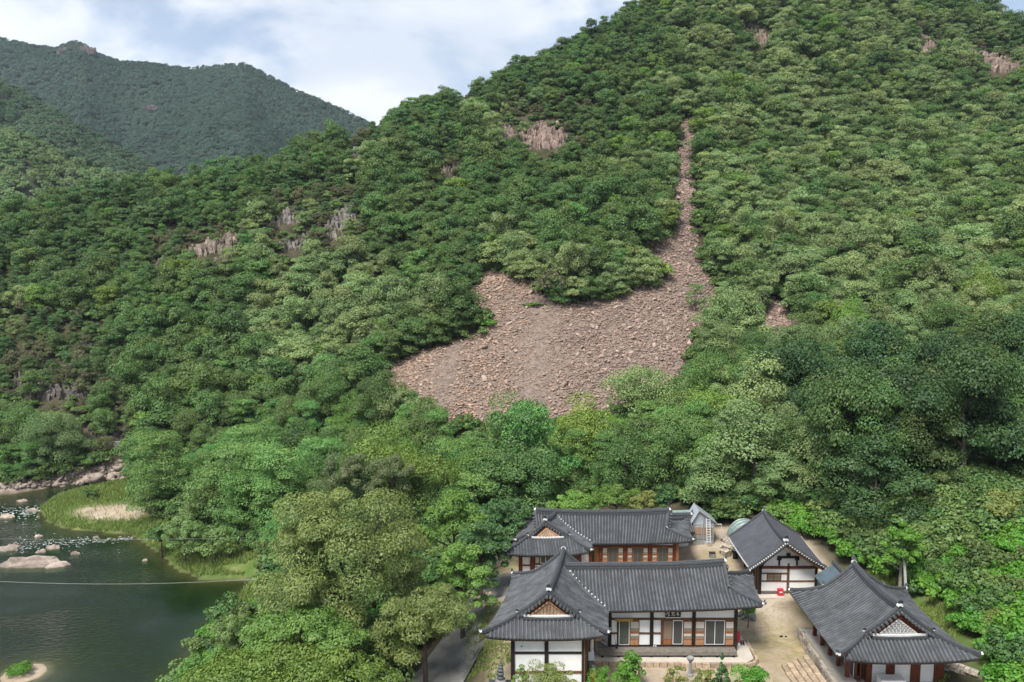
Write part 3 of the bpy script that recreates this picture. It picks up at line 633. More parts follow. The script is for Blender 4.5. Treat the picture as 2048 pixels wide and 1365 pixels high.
# ---------------------------------------------------------------- timber walls
class Face:
    """a wall plane from plan point p0 to p1; u in metres along it, z up; things are laid on its outer (right-hand) side"""
    def __init__(s, p0, p1, parent):
        s.p0 = np.array(p0[:2], float); s.d = np.array(p1[:2], float) - s.p0; s.L = np.linalg.norm(s.d); s.d /= s.L; s.n = np.array((s.d[1], -s.d[0])); s.par = parent
    def pt(s, u, o=0.0): return s.p0 + s.d * u + s.n * o
    def box(s, name, mat, u0, u1, z0, z1, o0, o1, parent=None):
        a_, b_, c_, e_ = s.pt(u0, o1), s.pt(u1, o1), s.pt(u1, o0), s.pt(u0, o0)
        return raw(name, [(*a_, z0), (*b_, z0), (*c_, z0), (*e_, z0), (*a_, z1), (*b_, z1), (*c_, z1), (*e_, z1)], BOXF, mat, parent or s.par)
    def panel(s, u0, u1, z0, z1, mat='plaster'): return s.box('wall_panel', mat, u0, u1, z0, z1, -.10, .0)
    def post(s, u, z0, z1, w=.22, mat='dark_timber'): return s.box('post', mat, u - w / 2, u + w / 2, z0, z1, -.14, .10)
    def beam(s, u0, u1, z, h=.14, mat='dark_timber', o=.055): return s.box('beam', mat, u0, u1, z - h / 2, z + h / 2, -.11, o)
    def shutter(s, u0, u1, z0, z1, mat='orange_timber', dark=False):
        d = s.box('door', 'brown_timber' if not dark else 'brown_timber', u0, u1, z0, z1, .004, .045); h = z1 - z0; e = .05
        s.box('door_board', 'pale_timber' if not dark else 'orange_timber', u0 + e, u1 - e, z0 + .03, z0 + h * .22, .046, .062, d)
        if dark:
            n = 5
            s.box('pane', 'paper_dim', u0 + e, u1 - e, z0 + h * .24, z1 - .04, .046, .055, d)
            for i in range(n): u = u0 + e + (u1 - u0 - 2 * e) * (i + .5) / n; s.box('muntin', 'orange_timber', u - .015, u + .015, z0 + h * .24, z1 - .04, .056, .068, d)
        else:
            for (a_, b_, m_) in ((.26, .36, 'paper_dim'), (.37, .47, 'paper'), (.56, .68, 'paper_dim'), (.69, .94, 'paper')):
                s.box('pane', m_, u0 + e, u1 - e, z0 + h * a_, z0 + h * b_, .046, .056, d)
            for (a_, b_) in ((.22, .255), (.475, .555), (.945, .99)): s.box('rail', mat, u0 + .01, u1 - .01, z0 + h * a_, z0 + h * b_, .046, .064, d)
            for u in (u0 + .012, u1 - e): s.box('stile', mat, u, u + e - .012, z0 + .03, z1 - .02, .0465, .0645, d)
        return d
    def screen(s, u0, u1, z0, z1, leaves=2, glass='screen'):
        w = s.box('window', 'white_frame', u0, u1, z0, z1, .004, .05); e = .045; n = leaves; wl = (u1 - u0 - e) / n
        for i in range(n): s.box('pane', glass, u0 + e + wl * i, u0 + wl * (i + 1), z0 + e * 1.2, z1 - e, .051, .060, w)
        return w
def body(parent, pts, z0, z1, mat='plaster', inset=.101):
    """plain core of a building behind its wall faces"""
    P = np.array([p[:2] for p in pts], float); c = P.mean(0); Q_ = [p + (c - p) / np.linalg.norm(c - p) * inset * 1.6 for p in P]; n = len(Q_)
    raw('inner_wall', [(*p, z0) for p in Q_] + [(*p, z1) for p in Q_], [(i, (i + 1) % n, n + (i + 1) % n, n + i) for i in range(n)] + [tuple(range(n))[::-1], tuple(range(n, 2 * n))], mat, parent)

# ================================================================ front hall (L-shaped)
FH = thing('temple_hall', (9, 54, 0), 'L-shaped grey-tiled hall with black signboard, front gable wing and white plaster walls', 'building'); FH.location = (0, 0, 0)
# main range: long side along x. roof "left" slope is its front
MAIN = dict(FL=(17.55, 53.55), FR=(18.25, 58.7), BR=(4.0, 58.7), BL=(3.9, 53.05))
flm, frm = tiled_roof(FH, MAIN['FL'], MAIN['FR'], MAIN['BR'], MAIN['BL'], 3.95, (15.5, 56.0), (3.95, 55.75), 5.95, .142, .0, ends=('hip', 'open'), rows=(1, 1, 1, 0), tg=.50, push=.3, lift=.36, ridge_lift=.28)
wing = dict(FL=(-1.75, 49.2), FR=(6.0, 49.25), BR=(7.6, 58.6), BL=(.35, 58.6))
flw, frw = tiled_roof(FH, wing['FL'], wing['FR'], wing['BR'], wing['BL'], 3.9, (2.45, 50.45), (3.85, 57.6), 6.15, .14, .11, tg=.47, lift=.36, push=.28, ridge_lift=.34)
def join(fm, fw, z0m, z1m, z0w, z1w, n=9):
    out = []
    for tt in np.linspace(1.0, .04, n):
        z = z0m + (z1m - z0m) * prof(tt); k = np.clip((z - z0w) / (z1w - z0w), 0, 1); tw = (-.70 + math.sqrt(.49 + 1.2 * k)) / .6
        s_ = .5
        for _ in range(12):
            y = fm(.8, tt)[1]; lo, hi = fw(0.0, tw), fw(1.0, tw); s_ = (y - lo[1]) / (hi[1] - lo[1])
        p = fw(s_, tw); out.append((p[0], p[1], max(p[2], z) + .02))
    return out
valley(FH, join(flm, frw, 3.95, 5.95, 3.9, 6.15), 13)
# walls of the main range
WY = 54.37; f = Face((6.95, WY), (16.0, WY), FH); Z0 = .8; DT = 2.62; k7 = 9.0 / (1868 - 403)
def U(x): return .06 + (x - 403) * k7
body(FH, [(6.9, WY + .2), (15.95, WY + .2), (16.4, 57.6), (5, 57.6)], .4, 3.95)
for x in (403, 890, 1380, 1868): f.post(U(x), .35, 3.9, .235)
for a_, b_ in ((403, 890), (890, 1380), (1380, 1868)):
    f.panel(U(a_) + .118, U(b_) - .118, 2.84, 3.85); f.beam(U(a_) + .118, U(b_) - .118, 2.755, .15, 'brown_timber'); f.beam(U(a_) + .118, U(b_) - .118, .74, .12, 'dark_timber')
def split(u0, u1): f.panel(u0, u1, .81, 1.62); f.beam(u0, u1, 1.68, .11, 'brown_timber'); f.panel(u0, u1, 1.745, 2.675)
split(U(422), U(487)); f.post(U(497), .8, 2.68, .12); f.screen(U(508), U(632), .82, 2.64, 1, 'green_screen'); f.shutter(U(637), U(746), .78, 2.66); split(U(750), U(870))
split(U(910), U(998)); f.post(U(1010), .8, 2.68, .14, 'brown_timber'); f.shutter(U(1022), U(1134), .80, 2.66, dark=True); f.screen(U(1138), U(1252), .86, 2.66, 1); f.shutter(U(1258), U(1362), .78, 2.66)
f.shutter(U(1398), U(1508), .78, 2.66); f.screen(U(1513), U(1742), .84, 2.66, 2); f.shutter(U(1748), U(1848), .78, 2.66)
f.box('awning_board', 'yellow_wood', U(460), U(662), 2.70, 2.86, .10, .30)
f2 = Face((16.0, WY), (16.5, 57.7), FH)
for u in (1.65, f2.L - .12): f2.post(u, .35, 3.9, .235)
f2.panel(.12, 1.53, .81, 2.68); f2.panel(1.77, f2.L - .24, .81, 2.68); f2.panel(.12, 1.53, 2.84, 3.85); f2.panel(1.77, f2.L - .24, 2.84, 3.85); f2.beam(.12, f2.L, 2.755, .14); f2.beam(.12, f2.L, .74, .12)
# plank veranda in front of the doors
def maru(x0, x1, y0, y1, z, n, par):
    for i in range(n):
        ya = y0 + (y1 - y0) * i / n + .006; yb = y0 + (y1 - y0) * (i + 1) / n - .006; mb = MB(); mb.box(x0, x1, ya, yb, z - .05, z); mb.build('plank', 'grey_plank', par)
maru(6.2, 15.92, 53.42, 54.2, .74, 5, FH)
mb = MB(); mb.box(6.2, 15.9, 53.40, 53.46, .50, .685); mb.build('veranda_beam', 'grey_plank', FH)
for x in np.linspace(6.4, 15.7, 9): mb = MB(); mb.box(x - .07, x + .07, 53.44, 53.58, .30, .60); mb.build('veranda_leg', 'dark_timber', FH)
# wing walls
g = Face((.05, 49.85), (4.75, 49.85), FH)
body(FH, [(.1, 50.0), (4.7, 50.0), (6.6, 57.3), (1.6, 57.3)], -.6, 3.9)
for u, w in ((.0, .25), (2.22, .25), (4.72, .30)): g.post(u, -.6, 3.7, w)
for a_, b_ in ((.13, 2.09), (2.35, 4.55)):
    g.panel(a_, b_, 2.68, 3.6); g.beam(a_, b_, 2.60, .15); g.panel(a_, b_, 1.33, 2.52); g.beam(a_, b_, 1.25, .15, 'brown_timber'); g.panel(a_, b_, -.5, 1.17)
mb = MB(); mb.lathe([(.05, -.02), (.05, .02)], (.62, 49.83, 3.05), 10); mb.build('vent_hole', 'dark_timber', FH)
g2 = Face((4.75, 49.85), (6.75, 57.3), FH)
for u in (.0, .55, 1.1, 1.9, 4.2): g2.post(u, -.6, 3.7, .2, 'brown_timber')
for a_, b_ in ((.12, .43), (.67, .98), (1.22, 1.78), (2.02, 4.08)): g2.panel(a_, b_, -.5, 3.6, 'plaster' if a_ > 1.9 else 'dark_timber')
g3 = Face((1.5, 57.3), (.05, 49.85), FH)
for u in (0.15, 2.5, 5.0): g3.post(u, -.6, 3.7, .22)
for a_, b_ in ((.3, 2.35), (2.65, 4.85), (5.15, 7.4)): g3.panel(a_, b_, -.5, 1.17); g3.panel(a_, b_, 1.33, 3.6); g3.beam(a_, b_, 1.25, .15)
# signboard with brushed white characters
sb = thing('signboard', (0, 0, 0), 'small black signboard with three white brushed characters hanging under the hall eave', 'sign')
u0, u1 = U(1043), U(1222); zs0, zs1 = 2.95, 3.62; f.box('board', 'signboard', u0, u1, zs0, zs1, .10, .16, sb)
f.box('board_frame', 'white_frame', u0 - .0, u1, zs0 - .05, zs0 - .003, .10, .17, sb)
def stroke(pts, w=.026):
    for (a_, b_) in zip(pts[:-1], pts[1:]):
        pa = f.pt(a_[0], .163); pb = f.pt(b_[0], .163); q0 = np.array((pa[0], pa[1], a_[1])); q1 = np.array((pb[0], pb[1], b_[1])); d = q1 - q0; d /= np.linalg.norm(d); n_ = np.cross(d, (0, -1, 0)) * w; q0 = q0 - d * w * .6; q1 = q1 + d * w * .6
        e = np.array((0, -.004, 0)); raw('character_stroke', [q0 - n_, q1 - n_, q1 + n_, q0 + n_, q0 - n_ + e, q1 - n_ + e, q1 + n_ + e, q0 + n_ + e], BOXF, 'sign_white', sb)
def ch(k, P):  # strokes on the board, board coordinates 0..1 (x right, y up)
    stroke([(u0 + (u1 - u0) * x, zs0 + (zs1 - zs0) * y) for x, y in P], .021)
ch(0, [(.06, .30), (.14, .50), (.24, .86)]); ch(0, [(.20, .84), (.32, .66)]); ch(0, [(.30, .62), (.315, .60)]); ch(0, [(.23, .66), (.22, .18)]); ch(0, [(.13, .50), (.25, .50)]); ch(0, [(.16, .14), (.28, .20)])
ch(1, [(.43, .84), (.43, .40)]); ch(1, [(.43, .84), (.57, .88), (.56, .50)]); ch(1, [(.44, .66), (.56, .68)]); ch(1, [(.50, .80), (.50, .34)]); ch(1, [(.43, .46), (.60, .50)]); ch(1, [(.42, .34), (.58, .34)])
for x in (.43, .495, .545, .61): ch(1, [(x, .20), (x + .008, .17)])
ch(2, [(.80, .96), (.80, .80)]); ch(2, [(.71, .70), (.73, .82), (.88, .86), (.90, .74)]); ch(2, [(.76, .68), (.76, .30)]); ch(2, [(.76, .54), (.86, .58)]); ch(2, [(.70, .28), (.78, .36)]); ch(2, [(.86, .70), (.80, .40), (.90, .26)]); ch(2, [(.80, .34), (.81, .14)])
# stone plinth of the front hall
def stones(parent, path, h, z0, size=.42, depth=.30, mat='stone', seed=1, name='stone', rowsn=1, jit=.05):
    rg = random.Random(seed)
    path = [np.array(p[:2], float) for p in path]
    for r_ in range(rowsn):
        hh = h / rowsn
        for a_, b_ in zip(path[:-1], path[1:]):
            Ls = np.linalg.norm(b_ - a_); d = (b_ - a_) / Ls; n_ = np.array((d[1], -d[0])); u = 0
            while u < Ls - .08:
                w = min(size * rg.uniform(.7, 1.35), Ls - u); ua, ub = u + .012, u + w - .012; u += w
                o0 = rg.uniform(-jit, jit); zt = z0 + (r_ + 1) * hh + rg.uniform(-.03, .03) - .012; zb = z0 + r_ * hh; V_ = []
                for (uu, oo) in ((ua, o0), (ub, o0 + rg.uniform(-.02, .02)), (ub, o0 - depth), (ua, o0 - depth)):
                    p = a_ + d * uu + n_ * oo; V_.append((p[0], p[1], zb))
                for (uu, oo) in ((ua + w * rg.uniform(.03, .1), o0 - rg.uniform(.01, .05)), (ub - w * rg.uniform(.03, .1), o0 - rg.uniform(.01, .05)), (ub - w * .05, o0 - depth), (ua + w * .05, o0 - depth)):
                    p = a_ + d * uu + n_ * oo; V_.append((p[0], p[1], zt + rg.uniform(-.02, .02)))
                raw(name, V_, BOXF, mat, parent)
PL = thing('stone_plinth', (0, 0, 0), 'low cement plinth edged with tan stones in front of the signboard hall', 'plinth')
mb = MB(); pl = [(5.5, 52.95), (16.4, 52.75), (17.05, 53.3), (17.2, 55.0), (17.0, 58.5), (5.5, 58.5)]
raw('plinth_top', [(*p, -.2) for p in pl] + [(*p, .33) for p in pl], [tuple(range(6))[::-1], tuple(range(6, 12))] + [(i, (i + 1) % 6, 6 + (i + 1) % 6, 6 + i) for i in range(6)], 'concrete', PL)
stones(PL, [(5.3, 52.72), (16.4, 52.5), (17.0, 52.75), (17.4, 53.3), (17.5, 56.2)], .40, -.06, .48, .22, 'tan_stone', 3)
# ================================================================ back hall
BH = thing('back_hall', (0, 0, 0), 'red-timbered tiled hall behind the signboard hall, with a gabled wing', 'building')
bz = .95
a1 = atz(1391, 1082, 3.35); a2 = atz(1385, 1040, 3.35)
BM = dict(FL=(a1[0] - .2, a1[1] + .25), FR=(a1[0] + .35, a2[1]), BR=(1.2, a2[1] - .1), BL=(.3, a1[1] + .15))
yR = (BM['FL'][1] + BM['FR'][1]) / 2 + .1
zR = 5.2
rxL = aty(1071, 1026, yR); rxR = aty(1338, 1026, yR); zR = (rxL[2] + rxR[2]) / 2 - .15
fl2, fr2 = tiled_roof(BH, BM['FL'], BM['FR'], BM['BR'], BM['BL'], 3.05, (rxR[0], yR), (rxL[0], yR), zR, .16, .14, tg=.5, rows=(1, 0, 1, 1), push=.28, lift=.34, ridge_lift=.26)
w1 = atz(1014, 1106, 3.3); w2 = atz(1180, 1103, 3.3); ap = atz(1091, 1050, zR - .1)
flw2, frw2 = tiled_roof(BH, (w1[0] + .1, w1[1]), (w2[0] - .1, w2[1]), (w2[0] + 1.2, yR + 1.6), (w1[0] + 1.4, yR + 1.6), 3.05, (ap[0], ap[1] + .1), (ap[0] + 1.05, yR), zR - .1, .26, 0.0, ends=('hip', 'open'), rows=(1, 1, 1, 0), tg=.47, push=.25, lift=.3, ridge_lift=.2)
def join2(fm, fw, z0, z1m, z1w, n=9):
    out = []
    for tt in np.linspace(.97, .04, n):
        z = z0 + (z1m - z0) * prof(tt); k = np.clip((z - z0) / (z1w - z0), 0, 1); tw = min((-.70 + math.sqrt(.49 + 1.2 * k)) / .6, 1)
        y = fm(.6, tt)[1]; lo, hi = fw(0.0, tw), fw(1.0, tw); s_ = (y - lo[1]) / (hi[1] - lo[1]); p = fw(s_, tw); out.append((p[0], p[1], max(p[2], z) + .02))
    return out
valley(BH, join2(fl2, frw2, 3.05, zR, zR - .1), 14)
# small rear roof standing above the back slope
rr = aty(1350, 1036, yR + 2.6); r2 = aty(1378, 1036, yR + 2.6)
tiled_roof(BH, (r2[0] + .35, yR + 1.4), (r2[0] + .35, yR + 4.2), (rr[0] - 1.5, yR + 4.2), (rr[0] - 1.5, yR + 1.4), rr[2] - .95, (r2[0], yR + 2.8), (rr[0] - 1.5, yR + 2.8), rr[2], .06, 0, ends=('gable', 'open'), rows=(1, 0, 0, 0), ridge_lift=.05)
body(BH, [(rr[0] - 1.4, yR + 1.9), (r2[0], yR + 1.9), (r2[0], yR + 3.9), (rr[0] - 1.4, yR + 3.9)], .2, rr[2] - .7)
p1 = atz(1250, 1127, bz); p2 = atz(1299.5, 1127, bz); bay = p2[0] - p1[0]; x0 = p1[0] - bay; yb = p1[1]; xr = p2[0] + bay
h = Face((x0 - 1.1 * bay, yb), (xr + .1, yb), BH); O = 1.1 * bay
body(BH, [(x0 - bay, yb + .2), (xr, yb + .2), (xr + .1, BM['FR'][1] - .9), (x0 - 4, BM['FR'][1] - .9)], -.2, 3.2)
zt = 2.52
for k in range(4):
    h.post(O + bay * k, .2, 3.05, .30, 'red_timber')
h.box('post', 'orange_timber', O + bay * 3 + .10, O + bay * 3 + .32, .2, 3.05, -.3, .14)
for k in range(-1, 3):
    ua, ub = O + bay * k + .16, O + bay * (k + 1) - .16; w_ = ub - ua
    h.panel(ua, ub, zt + .12, 3.0); h.beam(ua, ub, zt + .04, .13, 'red_timber'); h.box('wall_panel', 'orange_timber', ua, ub, .4, zt - .03, -.1, 0)
    if k >= 0:
        h.shutter(ua + .02, ua + w_ * .25, bz + .05, zt - .06); h.shutter(ub - w_ * .25, ub - .02, bz + .05, zt - .06)
    h.screen(ua + w_ * .28, ub - w_ * .28, bz + .10, zt - .03, 2)
maru(x0 - .3, xr + .1, yb - 1.0, yb - .12, bz, 5, BH)
for o_ in list(BH.children)[-5:]: o_.data.materials[0] = MATS['orange_timber']
# wing front
yw = w1[1] + 1.0; q0 = aty(1037, 1147, yw); q1 = aty(1160, 1147, yw); zt2 = aty(1040, 1113, yw)[2]; zw = q0[2]
hw = Face((q0[0], yw), (q1[0] + .9, yw), BH); Lw = hw.L
body(BH, [(q0[0], yw + .2), (q1[0] + .9, yw + .2), (q1[0] + 1.9, yR), (q0[0] + 1.2, yR)], -.6, 3.05)
def zpy(py): return aty(1040, py, yw)[2]
def upx(px): return aty(px, 1125, yw)[0] - q0[0]
for px, w_ in ((1041, .33), (1065.5, .42), (1158, .4)): hw.post(upx(px), -.6, 3.0, w_, 'red_timber')
zb1 = zpy(1131)
hw.panel(upx(1045), upx(1060), zb1 + .07, 3.0); hw.panel(upx(1045), upx(1060), -.5, zb1 - .07); hw.beam(upx(1045), upx(1060.5), zb1, .10, 'red_timber')
hw.panel(upx(1070), upx(1152), -.5, zpy(1130)); hw.beam(upx(1070), upx(1152), zpy(1128.8), .10, 'brown_timber'); hw.box('wall_panel', 'brown_timber', upx(1070), upx(1152), zpy(1127.5), 3.0, -.1, 0)
hw.screen(upx(1080.5), upx(1101.5), zpy(1127), zpy(1112), 2)
hw.box('pane', 'paper', upx(1071), upx(1078), zpy(1126.5), zpy(1112), .002, .02); hw.box('pane', 'paper', upx(1103), upx(1110), zpy(1126.5), zpy(1112), .002, .02)
hw.panel(upx(1126), upx(1138), zpy(1140), zpy(1112))
hs_ = Face((q1[0] + .9, yw), (q1[0] + 1.9, yR), BH); hs_.panel(.2, hs_.L, -.5, 2.9, 'dark_timber'); hs_.post(.1, -.6, 3.0, .2, 'red_timber')
mb = MB(); mb.box(x0 - 1.2 * bay, xr + 1.0, yb - 1.5, yb + .1, -.3, .55); mb.build('platform', 'concrete', BH)
mb = MB(); pq = atz(1362, 1112, .7); mb.box(xr + .5, xr + 2.3, pq[1] - 3.0, pq[1] + .6, -.3, .62); mb.build('step_slab', 'concrete', BH)
hx = Face((xr + .12, yb), (xr + .3, BM['FR'][1] - .9), BH); hx.panel(.15, 1.6, 1.9, 3.0); hx.panel(.15, 1.6, .3, 1.8, 'dark_timber'); hx.post(1.75, .2, 3.0, .2); hx.panel(1.9, hx.L, .3, 3.0)

# ================================================================ storage hall with a plain gable
ST = thing('storage_hall', (0, 0, 0), 'gabled storehouse with smooth slate-grey shingle roof and white end wall with small window', 'building')
sFL, sFR, sBL, sBR = np.array((19.45, 62.6)), np.array((25.7, 62.7)), np.array((19.65, 69.6)), np.array((26.2, 69.9)); sRF = np.array((22.3, 62.6)); sRB = np.array((22.85, 70.0)); sze, szr = 3.05, 5.08
def sl(A, B):
    def fn_(s, t_):
        E = A + (B - A) * s; p = E + (sRF + (sRB - sRF) * s - E) * t_; return (p[0], p[1], sze + (szr - sze) * (.85 * t_ + .15 * t_ * t_) + .25 * abs(2 * s - 1) ** 2.5 * (.35 + .65 * t_))
    return fn_
for nm, (A, B) in enumerate(((sFL, sBL), (sFR, sBR))):
    fn_ = sl(A, B)
    # courses of shingles, each lapping over the one below
    nc = 22; 
    for c in range(nc):
        t0, t1 = c / nc, (c + 1) / nc + .006; V_ = []; n_ = 12
        for i in range(n_ + 1):
            for tt, dz in ((t0, .055), (t1, .03), (t0, .03), (t1, -.03)): p = fn_(i / n_, min(tt, 1)); V_.append((p[0], p[1], p[2] + dz))
        F_ = []
        for i in range(n_): a_ = i * 4; F_ += [(a_, a_ + 4, a_ + 5, a_ + 1), (a_ + 2, a_ + 3, a_ + 7, a_ + 6), (a_, a_ + 2, a_ + 6, a_ + 4), (a_ + 1, a_ + 5, a_ + 7, a_ + 3)]
        F_ += [(0, 1, 3, 2), (n_ * 4, n_ * 4 + 2, n_ * 4 + 3, n_ * 4 + 1)]
        raw('shingle_course', V_, F_, 'shingle', ST)
    V_ = []; n_ = 10; kk = 7
    for i in range(n_ + 1):
        for dz in (-.03, -.16):
            for q_ in range(kk): p = fn_(i / n_, q_ / (kk - 1)); V_.append((p[0], p[1], p[2] + dz))
    F_ = []
    for i in range(n_):
        for q_ in range(kk - 1):
            for b_, fl_ in ((0, 1), (kk, -1)): a_ = i * 2 * kk + b_ + q_; F_.append((a_, a_ + 2 * kk, a_ + 2 * kk + 1, a_ + 1)[::fl_])
        a_ = i * 2 * kk; F_.append((a_, a_ + kk, a_ + 3 * kk, a_ + 2 * kk))
    for e_ in (0, n_):
        for q_ in range(kk - 1): a_ = e_ * 2 * kk + q_; F_.append((a_, a_ + 1, a_ + kk + 1, a_ + kk))
    raw('roof_deck', V_, F_, 'soffit', ST)
    for s_, outd in ((0, -1), (1, 1)):
        path = [np.array(fn_(s_, i / 8)) + np.array((0, .06 * outd, .03)) for i in range(9)]; sweep('verge_ridge', path, RIDGE_P, 'ridge_tile', ST, .42)
    for i in range(17):
        p = np.array(fn_(0, (i + .5) / 17)); mb = MB(); mb.lathe([(.01, -.05), (.062, -.04), (.062, .04), (.01, .05)], (0, 0, 0), 8); V2 = [(p[0] + v[0], p[1] - .16 + v[2], p[2] - .02 + v[1]) for v in mb.v]; raw('plaster_dot', V2, mb.f, 'white_plaster', ST)
        V2 = [(p[0] + .15 + v[0] * 1.3, p[1] - .12 + v[2] * 2, p[2] - .05 + v[1] * 1.3) for v in mb.v]; raw('verge_tile', V2, mb.f, 'tile_rib', ST)
    path = [np.array(fn_(0, i / 6)) + np.array((0, .02, -.24)) for i in range(7)]; sweep('bargeboard', path, [(-.04, -.14), (.04, -.14), (.04, .12), (-.04, .12)], 'dark_timber' if nm == 0 else 'brown_timber', ST)
    ef = [np.array(fn_(i / 8, 0)) + np.array((-.03 if nm == 0 else .03, 0, -.05)) for i in range(9)]; sweep('eave_trim', ef, [(-.03, -.06), (.03, -.06), (.03, .06), (-.03, .06)], 'aluminium', ST)
fr_ = sl(sFL, sBL); path = [np.array(fr_(i / 12, 1)) + np.array((0, 0, .03)) for i in range(13)]; sweep('main_ridge', path, RIDGE_P, 'ridge_tile', ST, .8); finial(path[0] + np.array((0, -.02, .10)), (0, -1), ST, 1.05); finial(path[-1] + np.array((0, .02, .1)), (0, 1), ST, .8)
sy = 63.85; s0 = atz(1518.6, 1185.4, .5); s1_ = atz(1630, 1185, .5); sy = s0[1]
F3 = Face((s0[0], sy), (s1_[0], sy), ST); Ls = F3.L
def zq(py): return aty(1560, py, sy)[2]
body(ST, [(s0[0], sy + .15), (s1_[0], sy + .15), (s1_[0] + .5, 69.0), (s0[0] + .2, 69.0)], -.2, 3.2)
um = Ls * .5
for u, w_ in ((0.0, .22), (um, .17), (Ls, .2)): F3.post(u, .3, 3.05, w_, 'brown_timber' if 0 < u < Ls else 'dark_timber')
zA, zB, zC, zD = zq(1182), zq(1162.4), zq(1147), zq(1137)
F3.beam(.1, Ls - .1, zq(1184), .12, 'grey_plank'); F3.beam(.1, um - .09, zB, .10, 'brown_timber'); F3.beam(um + .09, Ls - .1, zB, .10, 'brown_timber'); F3.beam(.1, um - .09, zC, .10, 'brown_timber'); F3.beam(-.2, Ls + .2, zq(1134.6), .22, 'red_timber', .10)
F3.panel(.1, um - .09, zA, zB - .055); F3.panel(um + .09, Ls - .1, zA, zB - .055); F3.panel(um + .09, Ls - .1, zB + .055, zD - .02); F3.panel(.1, um - .09, zC + .055, zD - .02)
ux = lambda px: (px - 1518.6) / (1630 - 1518.6) * Ls
F3.panel(.1, ux(1532), zB + .055, zC - .055); F3.panel(ux(1561), um - .09, zB + .055, zC - .055)
wd = F3.box('window', 'brown_timber', ux(1532), ux(1561), zB + .056, zC - .056, -.08, .03)
for a_, b_ in ((1534, 1545), (1547, 1559)):
    F3.box('pane', 'paper_dim', ux(a_), ux(b_), zB + .10, zC - .10, .031, .04, wd)
    for q_ in (.3, .6): zz = zB + .1 + (zC - zB - .2) * q_; F3.box('muntin', 'brown_timber', ux(a_), ux(b_), zz - .018, zz + .018, .041, .052, wd)
# gable end above the tie beam
gwy = sy - .02
raw('gable_wall', [(s0[0] + .2, gwy, zq(1133)), (s1_[0] - .2, gwy, zq(1133)), (22.45, gwy, szr - .25), (s0[0] + .2, gwy + .1, zq(1133)), (s1_[0] - .2, gwy + .1, zq(1133)), (22.45, gwy + .1, szr - .25)], [(0, 1, 2), (3, 5, 4), (0, 2, 5, 3), (1, 4, 5, 2)], 'plaster', ST)
zg = zq(1133) + .11
F3.box('gable_beam', 'dark_timber', um - .95, um + .85, zg + .62, zg + .80, 0.02, .14); F3.box('bracket', 'dark_timber', um - .98, um - .62, zg + .45, zg + .618, .02, .12); F3.box('bracket', 'dark_timber', um + .5, um + .86, zg + .45, zg + .618, .02, .12)
F3.box('strut', 'dark_timber', um - .85, um - .72, zg, zg + .448, .02, .10); F3.box('strut', 'dark_timber', um + .62, um + .75, zg, zg + .448, .02, .10); F3.box('king_post', 'dark_timber', um - .2, um + .1, zg + .802, zg + 1.05, .02, .12)
F4 = Face((s0[0] + .25, 69.0), (s0[0], sy), ST)
for i in range(7): F4.post(.2 + i * .8, .3, 3.1, .15, 'brown_timber' if i % 2 else 'dark_timber')
for i in range(6): F4.panel(.3 + i * .8, .9 + i * .8, .5, 3.0, 'brown_timber')
mb = MB(); mb.box(s0[0] - 1.0, s1_[0] + .4, sy - .75, 69.5, -.3, .38); mb.build('platform', 'concrete', ST)
for i in range(6): mb = MB(); yy = sy + .3 + i * .8; mb.box(s0[0] - .72, s0[0] - .3, yy, yy + .5, .375, .43); mb.build('stepping_stone', 'grey_stone', ST)

# ================================================================ right hall
RH = thing('side_hall', (0, 0, 0), 'large hipped tiled hall on a stone terrace with white lattice gable and red posts', 'building')
tiled_roof(RH, (20.3, 46.25), (28.5, 46.35), (28.5, 55.9), (20.55, 55.6), 3.9, (24.3, 47.75), (24.4, 54.6), 6.3, .155, .11, tg=.47, lift=.38, push=.3, ridge_lift=.34, gable='lattice')
yv = 49.15; zf = 1.0
F5 = Face((22.75, yv), (28.05, yv), RH)
body(RH, [(22.9, yv + .2), (28.0, yv + .2), (28.0, 54.4), (22.0, 54.4)], .3, 3.9, 'brown_timber')
def vx(px): return aty(px, 1345, yv)[0] - 22.75
for px, w_ in ((1737, .36), (1779.5, .55), (1830, .60), (1874, .42)): F5.post(vx(px), .5, 3.8, w_, 'red_timber')
for a_, b_ in ((1743, 1771), (1788, 1820.5), (1839, 1867)): F5.panel(vx(a_), vx(b_), .6, 3.7)
F5.beam(0, vx(1880), .72, .12, 'red_timber'); F5.beam(0, vx(1880), 3.72, .2, 'red_timber')
mb = MB(); mb.box(22.70, 22.78, yv, yv + .1, 1, 3.8); mb.build('corner_post', 'red_timber', RH)
F6 = Face((21.9, 55.0), (21.9, yv - .4), RH)
for i in range(5): F6.post(.1 + i * 1.4, zf - .3, 3.8, .24, 'red_timber')
F7 = Face((22.4, 55.0), (22.4, yv), RH); F7.panel(0, F7.L, zf, 3.7, 'red_timber')
for i in range(4): F7.screen(.3 + i * 1.45, 1.3 + i * 1.45, zf + .1, 2.9, 2)
F8 = Face((28.05, yv), (28.05, 54.5), RH)
for i in range(4): F8.panel(.2 + i * 1.3, 1.2 + i * 1.3, .6, 3.7); F8.post(.05 + i * 1.3, .4, 3.8, .2, 'red_timber')
mb = MB(); mb.box(21.3, 22.3, yv - .5, 55.2, .95, 1.25); mb.build('veranda', 'concrete', RH)
